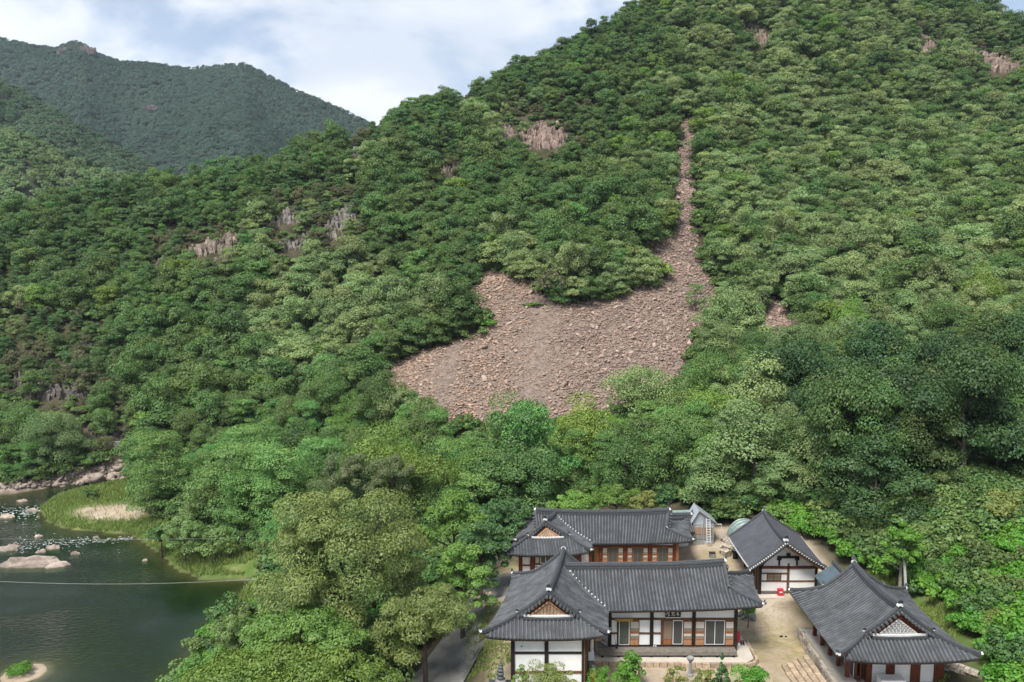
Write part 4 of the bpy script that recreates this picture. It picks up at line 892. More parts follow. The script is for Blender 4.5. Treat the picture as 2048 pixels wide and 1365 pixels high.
# terrace with stone retaining wall and a flight of steps
TE = thing('stone_terrace', (0, 0, 0), 'paved terrace with dry-stone edge and steps beside the lattice-gabled hall', 'terrace')
tp = [(20.75, 44.0), (28.9, 44.0), (28.9, 56.4), (21.35, 56.4)]
raw('paving', [(*p, -.3) for p in tp] + [(*p, .98) for p in tp], [(3, 2, 1, 0), (4, 5, 6, 7), (0, 1, 5, 4), (1, 2, 6, 5), (2, 3, 7, 6), (3, 0, 4, 7)], 'concrete', TE)
stones(TE, [(21.30, 56.6), (20.62, 44.0)][::1], .98, 0.0, .55, .34, 'stone', 5, rowsn=4, jit=.04)
stones(TE, [(23.2, 56.55), (21.3, 56.62)], .98, 0.0, .5, .3, 'stone', 6, rowsn=3, jit=.04)
rg = random.Random(4)
for i in range(5):    # steps going up to the terrace
    xA = 20.62 - (5 - i) * .36; zt_ = .98 * (i + 1) / 5.5; y = 48.6
    while y < 52.15 + i * .12:
        w_ = rg.uniform(.5, .95); mb = MB(); mb.box(xA + rg.uniform(-.03, .03), xA + .37, y + .015, y + w_ - .015, -.1, zt_ + rg.uniform(-.025, .025)); mb.build('step_stone', 'tan_stone', TE); y += w_
# ridge of the little slate-blue shed between storehouse and side hall
SH = thing('shed', (0, 0, 0), 'small shed with blue-grey sheet metal gable roof wedged beside the storehouse', 'shed')
A0, A1, B0, B1 = np.array((24.35, 58.9, 2.75)), np.array((24.5, 62.0, 2.75)), np.array((25.75, 58.4, 3.95)), np.array((25.8, 61.5, 3.95))
C0, C1 = np.array((27.2, 58.6, 2.75)), np.array((27.3, 61.8, 2.75))
for (p, q, r_, s_) in ((A0, A1, B0, B1), (C0, C1, B0, B1)):
    n_ = 9
    for i in range(n_):
        u, v = i / n_ + .004, (i + 1) / n_ - .004; P = [p + (q - p) * u, p + (q - p) * v, r_ + (s_ - r_) * v, r_ + (s_ - r_) * u]; e = np.array((0, 0, .05))
        raw('roof_sheet', [x - e for x in P] + P, BOXF, 'blue_metal', SH)
sweep('main_ridge', [B0 - (0, .1, -.02), B1 + (0, .1, .02)], RIDGE_P, 'ridge_tile', SH, .6)
mb = MB(); mb.box(24.9, 26.8, 59.0, 61.3, .2, 2.85); mb.build('wall', 'plaster', SH)
raw('gable_wall', [(24.8, 58.95, 2.7), (26.9, 58.95, 2.7), (25.75, 58.95, 3.75), (24.8, 59.02, 2.7), (26.9, 59.02, 2.7), (25.75, 59.02, 3.75)], [(0, 1, 2), (3, 5, 4), (0, 2, 5, 3), (1, 4, 5, 2)], 'plaster', SH)
# ---------------------------------------------------------------- foliage
leafmat('oak_leaf', (.050, .118, .028), (.150, .228, .060))  # own green, with the dimmer light of the left slope put into it
leafmat('pale_oak_leaf', (.128, .200, .066), (.268, .352, .130))  # pale oak tone, with the brighter light of the right slope put into it
leafmat('bright_leaf', (0.102, 0.198, 0.026), (0.210, 0.312, 0.060))
leafmat('pine_needle', (.048, .118, .040), (.130, .215, .064), .15)
leafmat('light_pine_needle', (0.069, 0.177, 0.045), (0.173, 0.300, 0.072), .15)
leafmat('chestnut_leaf', (.085, .140, .034), (.270, .310, .090), .3, .05, .005)
leafmat('maple_leaf', (0.083, 0.195, 0.033), (0.188, 0.323, 0.068), .3, .08, .01)
leafmat('silk_tree_leaf', (.075, .140, .045), (.185, .195, .085), .3, .05, .01)
leafmat('shaded_oak_leaf', (.024, .068, .020), (.080, .140, .040))  # oak leaf darkened: deep shade of the lower-right wood put into the colour
leafmat('dark_leaf', (.034, .095, .028), (.100, .185, .055), .25, .1, .01)
leafmat('willow_leaf', (.100, .190, .045), (.215, .310, .100), .3, .08, .01)
leafmat('vine_leaf', (.060, .190, .016), (.165, .355, .042), .35, .08, .01)
leafmat('olive_leaf', (0.128, 0.173, 0.036), (0.255, 0.285, 0.075), .3, .08, .01)
leafmat('brown_leaf', (.090, .105, .045), (.185, .180, .085), .25, .15, .01)
leafmat('blade', (.150, .235, .040), (.290, .330, .105), .35, .05, .01)
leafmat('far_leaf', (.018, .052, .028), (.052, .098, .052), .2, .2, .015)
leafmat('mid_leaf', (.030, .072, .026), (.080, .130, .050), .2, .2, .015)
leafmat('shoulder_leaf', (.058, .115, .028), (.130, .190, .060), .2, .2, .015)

def leaves(rg, C, RR, n, ln, wd, up=.45, jit=.55, low=-.35, droop=0.0, shell=.72):
    """n leaf faces spread over the shells of the clusters C (centres) with radii RR (k,3)"""
    k = rg.integers(0, len(C), n)
    d = rg.normal(size=(n, 3)); d /= np.linalg.norm(d, axis=1)[:, None]
    bad = d[:, 2] < low; d[bad, 2] = -d[bad, 2] * rg.random(bad.sum())
    d /= np.linalg.norm(d, axis=1)[:, None]
    p = C[k] + d * RR[k] * (shell + (1.06 - shell) * rg.random(n) ** .6)[:, None]
    nn = d + np.array((0, 0, up)) + rg.normal(size=(n, 3)) * jit; nn /= np.linalg.norm(nn, axis=1)[:, None]
    a = rg.normal(size=(n, 3)); a[:, 2] -= droop; a -= nn * (a * nn).sum(1)[:, None]; a /= np.maximum(np.linalg.norm(a, axis=1), 1e-6)[:, None]
    b = np.cross(nn, a); s = (.65 + .7 * rg.random(n))[:, None]
    L_, W_ = a * ln * s * .5, b * wd * s * .5
    V = np.stack([p - L_, p + W_ - L_ * .05, p + L_ - nn * ln * .08, p - W_ - L_ * .05], 1).reshape(-1, 3); Q = np.arange(4 * n).reshape(-1, 4)
    tone = np.repeat(np.clip(.5 + rg.normal(size=n) * .25 + (rg.random(len(C))[k] - .5) * .5, 0, 1), 4)
    return V, Q, tone
def dome(rg, c, r, ncl, cr, zlow=-.25, flat=1.0, inner=.35):
    """cluster centres filling the outside of an ellipsoid"""
    d = rg.normal(size=(ncl, 3)); d /= np.linalg.norm(d, axis=1)[:, None]; d[:, 2] = np.where(d[:, 2] < zlow, -d[:, 2], d[:, 2])
    rad = np.where(rg.random(ncl) < inner, .30 + .4 * rg.random(ncl), .66 + .42 * rg.random(ncl))
    C = np.array(c) + d * np.array(r) * rad[:, None]; RR = (cr * (.5 + .85 * rg.random(ncl)))[:, None] * np.array((1, 1, .72 * flat)); return C, RR
def pine_clusters(rg, h, r, tiers, per, thick=.26):
    C, RR = [], []; bend = rg.normal(size=2) * .12 * h
    for i in range(tiers):
        u = i / max(tiers - 1, 1); z = h * (.26 + .68 * u); rr = r * (1 - .52 * u ** 2.2) * rg.uniform(.8, 1.15); m = max(3, int(per * (1 - .35 * u))); a0 = rg.random() * 6.28
        for j in range(m):
            if rg.random() < .16: continue
            a = a0 + 6.283 * j / m + rg.normal() * .45; q = rr * (.25 + .62 * rg.random()); C.append((q * math.cos(a) + bend[0] * u, q * math.sin(a) + bend[1] * u, z + rg.normal() * .05 * h - .05 * q)); s = r * (.20 + .16 * rg.random()); RR.append((s, s * rg.uniform(.7, 1.1), s * thick + .12))
    for j in range(4): a = rg.random() * 6.28; q = r * .3 * rg.random(); C.append((q * math.cos(a) + bend[0], q * math.sin(a) + bend[1], h * rg.uniform(.9, .98))); RR.append((r * .36, r * .36, .34))
    return np.array(C), np.array(RR)
def trunk_mesh(name, h, r0, rg, branches, mat='bark', lean=.04):
    mb = MB(); dx, dy = rg.normal() * lean * h, rg.normal() * lean * h
    pts = [(dx * (u ** 2), dy * u, h * u) for u in np.linspace(0, 1, 6)]; mb.tube([(0, 0, -.8)] + pts, [r0 * 1.3] + [r0 * (1 - .75 * u) for u in np.linspace(0, 1, 6)], 7)
    for (c) in branches:
        u = np.clip(c[2] / h - .25, .25, .85); s = np.array((dx * u * u, dy * u, h * u)); e = np.array(c); m_ = (s + e) / 2 + np.array((0, 0, -.1 * h * .1))
        mb.tube([s, m_, e], [r0 * .38, r0 * .24, r0 * .08], 5, False)
    me = bpy.data.meshes.new(name); me.from_pydata([tuple(v) for v in mb.v], [], mb.f); me.materials.append(MATS[mat]); me.update(); return me

# prototypes: each (crown mesh, trunk mesh), unit = metres, height about 6
PROTO = {}
def protos(key, mat, n, kindf, leafn, ln, wd, nv=4, **kw):
    out = []
    for v in range(nv):
        rg = np.random.default_rng(hash_seed(key) + v * 13); C, RR = kindf(rg); V, Q, tone = leaves(rg, C, RR, leafn, ln, wd, **kw)
        out.append((fastmesh('crown_' + key, V, Q, mat, tone), trunk_mesh('trunk_' + key, C[:, 2].mean(), .13 if 'pine' in key else .17, rg, C[rg.integers(0, len(C), 7)])))
    PROTO[key] = out
def hash_seed(s): return sum(ord(c) * (i + 3) for i, c in enumerate(s)) % 9973
broad = lambda rg: dome(rg, (0, 0, 3.2), (2.5, 2.5, 2.65), 30, 1.0, -.75, inner=.2)
for suf, k, q in (('', .74, 1.7), ('_near', .46, 3.9)):
    protos('oak' + suf, 'oak_leaf', 4, broad, int(3800 * q), .32 * k, .22 * k, 4, jit=.42, up=.6)
    protos('pale_oak' + suf, 'pale_oak_leaf', 4, broad, int(3800 * q), .32 * k, .22 * k, 4, jit=.42, up=.6)
    protos('bright_tree' + suf, 'bright_leaf', 3, broad, int(3400 * q), .32 * k, .22 * k, 2, jit=.42, up=.6)
    protos('brown_tree' + suf, 'brown_leaf', 2, lambda rg: dome(rg, (0, 0, 2.6), (2.2, 2.2, 2.2), 24, .75), int(1500 * q), .36 * k, .2 * k, 2)
    protos('pine' + suf, 'pine_needle', 4, lambda rg: pine_clusters(rg, 5.4, 2.6, 6, 9, .40), int(3400 * q), .36 * k, .13 * k, 3, up=.7, jit=.75, low=-.3, shell=.4)
    protos('light_pine' + suf, 'light_pine_needle', 4, lambda rg: pine_clusters(rg, 5.6, 2.8, 6, 9, .42), int(3400 * q), .36 * k, .13 * k, 3, up=.7, jit=.75, low=-.3, shell=.4)
protos('dark_oak_near', 'shaded_oak_leaf', 4, broad, int(3800 * 3.9), .32 * .46, .22 * .46, 3, jit=.42, up=.5); PROTO['dark_oak'] = PROTO['dark_oak_near']  # same oak crowns, in the leaf colour darkened for shade
protos('shrub', 'oak_leaf', 3, lambda rg: dome(rg, (0, 0, .9), (1.4, 1.4, 1.1), 14, .55, -.1), 1100, .26, .17, 3)
protos('pale_shrub', 'willow_leaf', 3, lambda rg: dome(rg, (0, 0, .9), (1.4, 1.4, 1.1), 14, .55, -.1), 1100, .26, .17, 3)
protos('vine', 'vine_leaf', 3, lambda rg: dome(rg, (0, 0, .5), (1.7, 1.7, .8), 16, .5, -.1), 1900, .22, .19, 3)
rg0 = np.random.default_rng(5)

# ---- where trees stand on the slopes
SCREE = [(775, 748), (790, 738), (840, 714), (900, 702), (935, 690), (975, 670), (986, 648), (975, 620), (947, 585), (945, 560), (970, 543), (1010, 550), (1050, 575), (1080, 600), (1110, 615), (1150, 621), (1195, 612), (1230, 600), (1260, 590), (1310, 580), (1345, 565),
         (1350, 545), (1300, 505), (1285, 490), (1330, 484), (1356, 474), (1365, 430), (1360, 380), (1364, 300), (1368, 255), (1388, 243), (1386, 300), (1379, 380), (1382, 450), (1386, 500), (1410, 560), (1425, 600), (1400, 640), (1386, 700), (1385, 748), (1350, 752), (1240, 790), (1170, 826), (1100, 830), (1000, 832), (890, 838), (868, 806), (800, 788)]
SCREE2 = [(1514, 590), (1582, 618), (1612, 650), (1602, 674), (1552, 668), (1518, 634)]
KEEP = [(1008, 1112), (1066, 1008), (1345, 1006), (1430, 1020), (1445, 1072), (1458, 1040), (1505, 1030), (1535, 1022), (1640, 1075), (1720, 1118), (1830, 1165), (2010, 1330), (2010, 1420), (860, 1420), (870, 1340), (990, 1210), (1015, 1160)]
BARV = [(-50, 970), (90, 966), (270, 925), (275, 1030), (310, 1100), (480, 1130), (500, 1180), (340, 1400), (-50, 1400)]
RIDGE = np.array([(-400, 420), (0, 372), (250, 332), (550, 292), (720, 238), (930, 168), (1110, 102), (1165, 62), (1230, 22), (1300, -20), (1600, -110), (1950, -5), (2048, 42), (2500, 200)], float)
CLIFFS = [[(520, 395), (740, 370), (735, 520), (560, 525)], [(295, 460), (500, 450), (500, 560), (300, 570)], [(985, 205), (1190, 205), (1180, 335), (990, 330)], [(-60, 620), (250, 640), (280, 930), (-60, 900)], [(680, 270), (770, 270), (770, 330), (680, 330)], [(860, 310), (940, 310), (940, 370), (860, 370)], [(1490, 60), (1550, 60), (1550, 110), (1490, 110)], [(1830, 60), (1890, 60), (1890, 120), (1830, 120)], [(1930, 90), (2050, 110), (2050, 170), (1940, 160)], [(905, 195), (950, 195), (950, 250), (905, 250)]]
CHUTE = [(1300, 484), (1346, 476), (1354, 430), (1352, 380), (1357, 300), (1364, 252), (1378, 238), (1391, 244), (1389, 300), (1386, 380), (1389, 450), (1390, 500), (1418, 556), (1350, 560)]
BANKV = [(268, 1000), (300, 1035), (400, 1062), (470, 1092), (530, 1105), (530, 1190), (300, 1115)]
SLEFT = [(752, 760), (776, 736), (838, 706), (900, 694), (945, 680), (945, 720), (880, 800), (790, 800)]
CRAG_AT = [(1088, 268, 92, 66), (1012, 262, 30, 50), (722, 298, 60, 26), (888, 342, 46, 40), (570, 432, 70, 44), (676, 440, 46, 90), (596, 486, 60, 36), (432, 492, 110, 34), (318, 520, 18, 40), (1520, 78, 40, 36), (1860, 88, 40, 36), (2000, 132, 70, 30), (930, 215, 20, 36), (100, 780, 80, 40), (30, 762, 50, 34), (172, 855, 54, 44), (235, 860, 44, 54)]
CRAGP = [[(x - w * .42, y - h * .45), (x + w * .42, y - h * .45), (x + w * .42, y + h * .5), (x - w * .42, y + h * .5)] for x, y, w, h in CRAG_AT]
CRAGU = [[(x - w * .36, y - h * .05), (x + w * .36, y - h * .05), (x + w * .36, y + h * .5), (x - w * .36, y + h * .5)] for x, y, w, h in CRAG_AT]
sp_ = 3.55
P = []
yy = 66.0
while yy < 330:
    st = sp_ * (1 - .17 * min(max(yy - 118, 0) / 12, 1)) * (1 + max(0, yy - 170) / 700); hw_ = yy * .80 + 14
    for xx in np.arange(-hw_, hw_, st): P.append((xx + rg0.uniform(-.45, .45) * st, yy + rg0.uniform(-.45, .45) * st))
    yy += st * .92
P = np.array(P); TX, TY = P[:, 0], P[:, 1]; TZ = hz(TX, TY)
tpx, tpy = proj(TX, TY, TZ)
size = np.clip(rg0.lognormal(.04, .20, len(TX)), .72, 1.5) * np.where(TY < 110, 1.15, 1.0)
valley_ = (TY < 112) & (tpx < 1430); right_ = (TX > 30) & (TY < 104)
size = np.where(TY > 122, size * .90, size); size = np.where(right_, np.minimum(size * 1.35, 1.7), size); size = np.where(valley_ & (TY > 90), size * 1.05, size)
size = np.where(valley_ & (TX > -6) & (TY < 84), size * .72, size)
# gaps that the photograph shows as bare: scree, compound, river, cliffs
ok = (TZ > WATER + .7) & (~inside(river, TX, TY)) & (tpx > -170) & (tpx < 2230) & (tpy < 1350)
ok &= ~((TX > -6) & (TX < 30) & (TY < 77)) & ~((TX < -6) & (TY < 84)) & ~((TX >= 29) & (TY < 68) )
for fh, fw in ((0, 0), (.4, 0), (.62, -.72), (.62, .72), (.95, 0)):
    qx, qy = proj(TX + fw * 2.6 * size, TY, TZ + fh * 6.1 * size)
    for poly in [SCREE, SCREE2, KEEP, BARV, BANKV, CHUTE, SLEFT] + (CRAGP if fw == 0 else []): ok &= ~inside(poly, qx, qy)
scx = np.array([atz(p[0], p[1], 10)[:2] for p in SCREE]); 
ex, ey = proj(TX, TY, TZ + .1); ok &= ~inside([(880, 838), (1170, 826), (1240, 790), (1385, 748), (1390, 800), (1250, 850), (1180, 875), (900, 880)], ex, ey)
cl = np.zeros(len(TX), bool)
for c in CLIFFS: cl |= inside(c, tpx, tpy)
size = np.where(cl, size * .66, size); ok &= ~(cl & (rg0.random(len(TX)) < .12))
TX, TY, TZ, tpx, tpy, size, cl = [v[ok] for v in (TX, TY, TZ, tpx, tpy, size, cl)]
dyr = tpy - np.interp(tpx, RIDGE[:, 0], RIDGE[:, 1]); rr_ = rg0.random(len(TX)); pn = fbm(TX, TY, 26, 3, 2); species = np.full(len(TX), 'oak', dtype='<U20'); bn = fbm(TX, TY, 14, 2, 12)
left_ = tpx < 1330
pz = left_ & ((dyr < 95 + 60 * (pn - .5) * 4) | ((tpx < 420) & (tpy < 620) & (pn > .47)))
species[pz & (rr_ < .56)] = 'pine'; species[pz & (rr_ >= .56) & (rr_ < .66)] = 'light_pine'; size = np.where(pz & (TY > 150), size * .84, size)
vz = (TY < 116) & (tpx < 1430) & (tpy > 780)
species[vz & (rr_ < .55)] = 'light_pine'; species[vz & (rr_ >= .55) & (rr_ < .66) & (tpx > 700)] = 'bright_tree'; species[vz & (tpx < 700) & (rr_ < .75)] = 'light_pine'; size = np.where(vz & (tpx < 760), np.minimum(size, 1.12), size)
rz = (~left_) & (~vz); species[rz & (rr_ < .62 + .5 * (bn - .5))] = 'pale_oak'; species[rz & (rr_ > .965) & ~right_[ok]] = 'bright_tree'; species[rz & (dyr < 70) & (rr_ < .45)] = 'pine'
rk = right_[ok] & (rr_ < .70); species[rk] = 'dark_oak'; mid = left_ & (~pz) & (~vz); species[mid & (bn > .64)] = 'pale_oak'; species[mid & (rr_ > .965)] = 'bright_tree'; species[mid & (rr_ < .05)] = 'light_pine'  # dark_oak: most oaks of the lower-right wood, shade painted into their leaves
species[cl & (rr_ < .35)] = 'brown_tree'; species[cl & (rr_ > .75)] = 'pine'
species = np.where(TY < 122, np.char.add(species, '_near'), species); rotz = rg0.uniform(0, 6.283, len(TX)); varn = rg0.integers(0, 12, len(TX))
inv = (tpx > -10) & (tpx < 2058) & (tpy > -20) & (tpy < 1365)
appar = size / np.hypot(TX, TY) * inv
def place_of(i):
    x, y = tpx[i], tpy[i]
    if TY[i] < 116 and x < 1430 and y > 780:
        return 'between the grassy river bar and the spur' if x < 480 else 'behind the big chestnut tree' if x < 860 else 'at the foot of the scree' if TY[i] > 96 else 'behind the red-timbered back hall'
    if x < 1375:
        if dyr[i] < 60: return 'on the skyline of the left spur' if x < 900 else 'on the skyline above the tall crag'
        if y > 620 and x < 330: return 'on the cliff above the far river bank'
        if x < 520: return 'on the far left flank of the spur'
        if x < 780: return 'below the grey crags of the spur' if y > 480 else 'above the grey crags of the spur'
        if x < 1000 and y > 520: return 'along the left edge of the scree'
        if y > 400: return 'on the knoll above the scree'
        return 'around the tall crag left of the chute'
    if TX[i] > 30 and TY[i] < 104: return 'in the shady wood behind the storehouse' if x < 1700 else 'in the shady wood above the side hall'
    if y > 560: return 'along the right edge of the scree' if x < 1600 else 'low on the slope right of the scree'
    if x < 1500: return 'beside the narrow scree chute'
    return 'high on the mountain near the summit' if y < 200 else 'on the broad face right of the chute'
LOOK = {'dark_oak': ('deep green', 'oak'), 'oak': ('dark green', 'oak'), 'pale_oak': ('pale grey-green', 'oak'), 'bright_tree': ('bright yellow-green', 'broadleaf tree'), 'brown_tree': ('sparse brownish', 'broadleaf tree'), 'pine': ('dark blue-green', 'flat-tiered pine'), 'light_pine': ('light green', 'layered pine')}
def words_of(i):
    sp = str(species[i]).replace('_near', ''); col, what = LOOK[sp]; sz = 'small ' if size[i] < .8 else 'large ' if size[i] > 1.45 else ''
    pl_ = place_of(i); return f'{sz}{col} {what} {pl_}', f'{sz}{col} {what}s {pl_}', 'pine tree' if 'pine' in sp else 'tree'
single = np.zeros(len(TX), bool)
pine_m = np.char.find(species, 'pine') >= 0
for m_ in (pine_m, ~pine_m):
    idx = np.where(m_ & inv)[0]; idx = idx[np.argsort(-appar[idx])][:300]; single[idx] = True
for i in np.where(single)[0]:
    lab, grp, cat = words_of(i); cm, tmh = PROTO[species[i]][varn[i] % len(PROTO[species[i]])]
    e = thing('pine_tree' if 'pine' in species[i] else 'oak_tree', (TX[i], TY[i], TZ[i]), lab, cat, grp, rotz[i]); e.scale = (size[i] * (1 + .16 * math.sin(i * 1.7)), size[i] * (1 + .16 * math.cos(i * 2.3)), size[i] * (1 + .25 * math.sin(i)))
    ob('crown', cm, e); ob('trunk', tmh, e)
# the rest of the wood: one mass
def scatter(name, X, Y, Z, S, RZ, K, coll, label, cat, trunks=None, RX=None, RY=None):
    RX = np.zeros(len(X)) if RX is None else RX; RY = np.zeros(len(X)) if RY is None else RY
    me = bpy.data.meshes.new(name); n = len(X); me.vertices.add(n); me.vertices.foreach_set('co', np.stack([X, Y, Z], 1).astype(np.float32).ravel())
    a = me.attributes.new('size', 'FLOAT', 'POINT'); a.data.foreach_set('value', np.asarray(S, np.float32))
    a = me.attributes.new('turn', 'FLOAT_VECTOR', 'POINT'); a.data.foreach_set('vector', np.stack([RX, RY, RZ], 1).astype(np.float32).ravel())
    a = me.attributes.new('which', 'INT', 'POINT'); a.data.foreach_set('value', np.asarray(K, np.int32)); me.update()
    o = ob(name, me); kind(o, 'stuff'); tag(o, label, cat)
    g = bpy.data.node_groups.new(name, 'GeometryNodeTree'); g.interface.new_socket('Geometry', in_out='INPUT', socket_type='NodeSocketGeometry'); g.interface.new_socket('Geometry', in_out='OUTPUT', socket_type='NodeSocketGeometry')
    gi = g.nodes.new('NodeGroupInput'); go = g.nodes.new('NodeGroupOutput'); io = g.nodes.new('GeometryNodeInstanceOnPoints'); ci = g.nodes.new('GeometryNodeCollectionInfo'); ci.inputs[0].default_value = coll; ci.inputs[1].default_value = True; ci.inputs[2].default_value = True
    def na(nm, ty): q = g.nodes.new('GeometryNodeInputNamedAttribute'); q.data_type = ty; q.inputs[0].default_value = nm; return q.outputs[0]
    lk = g.links.new; lk(gi.outputs[0], io.inputs['Points']); lk(ci.outputs[0], io.inputs['Instance']); io.inputs['Pick Instance'].default_value = True
    lk(na('which', 'INT'), io.inputs['Instance Index']); lk(na('turn', 'FLOAT_VECTOR'), io.inputs['Rotation']); lk(na('size', 'FLOAT'), io.inputs['Scale']); jn = g.nodes.new('GeometryNodeJoinGeometry'); lk(io.outputs[0], jn.inputs[0]); lk(jn.outputs[0], go.inputs[0])
    if trunks:
        i2 = g.nodes.new('GeometryNodeInstanceOnPoints'); c2 = g.nodes.new('GeometryNodeCollectionInfo'); c2.inputs[0].default_value = trunks; c2.inputs[1].default_value = True; c2.inputs[2].default_value = True
        lk(gi.outputs[0], i2.inputs['Points']); lk(c2.outputs[0], i2.inputs['Instance']); i2.inputs['Pick Instance'].default_value = True; lk(na('which', 'INT'), i2.inputs['Instance Index']); lk(na('turn', 'FLOAT_VECTOR'), i2.inputs['Rotation']); lk(na('size', 'FLOAT'), i2.inputs['Scale']); lk(i2.outputs[0], jn.inputs[0])
    md = o.modifiers.new('scatter', 'NODES'); md.node_group = g; return o
wood = bpy.data.collections.new('wood_prototypes'); wood_t = bpy.data.collections.new('wood_trunks'); order = {}; n_ = 0
for key in [k_ + s_ for k_ in ('oak', 'pale_oak', 'bright_tree', 'brown_tree', 'pine', 'light_pine', 'dark_oak') for s_ in ('', '_near')]:
    order[key] = []
    for cm, tmh in PROTO[key]: wood.objects.link(bpy.data.objects.new('tree_%03d' % n_, cm)); wood_t.objects.link(bpy.data.objects.new('stem_%03d' % n_, tmh)); order[key].append(n_); n_ += 1
rest = np.where(~single)[0]
K = [order[species[i]][varn[i] % len(order[species[i]])] for i in rest]
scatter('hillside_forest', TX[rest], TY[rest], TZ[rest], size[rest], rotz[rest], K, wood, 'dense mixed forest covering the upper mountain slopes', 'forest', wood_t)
# far forests
FARC = {}
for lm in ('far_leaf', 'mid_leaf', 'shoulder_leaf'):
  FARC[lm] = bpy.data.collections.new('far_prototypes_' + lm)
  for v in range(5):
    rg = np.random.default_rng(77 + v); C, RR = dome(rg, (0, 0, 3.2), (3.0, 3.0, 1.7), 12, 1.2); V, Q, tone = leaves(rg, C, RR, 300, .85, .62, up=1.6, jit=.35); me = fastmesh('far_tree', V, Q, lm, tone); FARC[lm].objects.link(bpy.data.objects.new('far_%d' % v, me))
def on_mesh(Vm, Qm, dens, seed):
    rg = np.random.default_rng(seed); A, B, Cc, D = [Vm[Qm[:, k]] for k in range(4)]; ar = np.linalg.norm(np.cross(B - A, D - A), axis=1)
    cx = (A + B + Cc + D) / 4; px, py = proj(cx[:, 0], cx[:, 1], cx[:, 2]); vis = (px > -120) & (px < 1250) & (py < 480); ar = ar * vis
    n = int(ar.sum() * dens); q = rg.choice(len(Qm), n, p=ar / ar.sum()); u, v = rg.random(n)[:, None], rg.random(n)[:, None]
    p = A[q] * (1 - u) * (1 - v) + B[q] * u * (1 - v) + Cc[q] * u * v + D[q] * (1 - u) * v; nr = np.cross(B - A, D - A)[q]; nr /= np.linalg.norm(nr, axis=1)[:, None]; nr[nr[:, 2] < 0] *= -1; return p, rg, nr
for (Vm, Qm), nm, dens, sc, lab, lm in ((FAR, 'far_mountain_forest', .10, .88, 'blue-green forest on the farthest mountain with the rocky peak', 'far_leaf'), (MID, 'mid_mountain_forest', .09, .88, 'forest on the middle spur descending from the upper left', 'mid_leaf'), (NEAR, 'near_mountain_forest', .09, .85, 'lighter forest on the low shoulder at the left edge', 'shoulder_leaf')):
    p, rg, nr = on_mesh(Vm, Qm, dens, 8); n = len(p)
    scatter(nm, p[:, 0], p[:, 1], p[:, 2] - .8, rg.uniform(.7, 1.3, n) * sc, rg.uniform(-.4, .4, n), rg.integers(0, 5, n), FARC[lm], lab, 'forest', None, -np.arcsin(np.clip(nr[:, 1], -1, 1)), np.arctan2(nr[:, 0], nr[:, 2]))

# undergrowth between the trunks
n = 26000; ux_ = rg0.random(n); UY = 62 + 200 * rg0.random(n) ** 1.6; UX = (ux_ * 2 - 1) * (UY * .74 + 8); UZ = hz(UX, UY); upx_, upy_ = proj(UX, UY, UZ + .6)
k_ = (UZ > WATER + .6) & ~inside(river, UX, UY) & ~((UX > -7) & (UX < 29.5) & (UY < 77)) & ~((UX < -6) & (UY < 74)) & (upx_ > -120) & (upx_ < 2170)
for fh in (0, .8, 1.7):
    qx, qy = proj(UX, UY, UZ + fh)
    for poly in [SCREE, SCREE2, KEEP, BARV, BANKV, CHUTE, SLEFT] + CRAGU: k_ &= ~inside(poly, qx, qy)
incl = np.zeros(n, bool)
for c in CLIFFS: incl |= inside(c, upx_, upy_)
k_ &= ~(incl & (rg0.random(n) < .15))
und = bpy.data.collections.new('undergrowth_prototypes'); q_ = 0
for key in ('shrub', 'pale_shrub', 'brown_tree'):
    for cm, _t in PROTO[key][:2]: und.objects.link(bpy.data.objects.new('under_%02d' % q_, cm)); q_ += 1
UX, UY, UZ, incl = UX[k_], UY[k_], UZ[k_], incl[k_]; n = len(UX); which = np.where(incl, rg0.choice([0, 2, 3, 4, 5], n), rg0.choice([0, 1, 2], n, p=[.42, .42, .16])); us = rg0.uniform(.6, 1.25, n) * np.where(which > 3, .55, 1) * np.where(incl, .75, 1)
scatter('undergrowth', UX, UY, UZ - .15, us, rg0.uniform(0, 6.28, n), which, und, 'low green undergrowth filling the forest floor between the trunks', 'undergrowth')
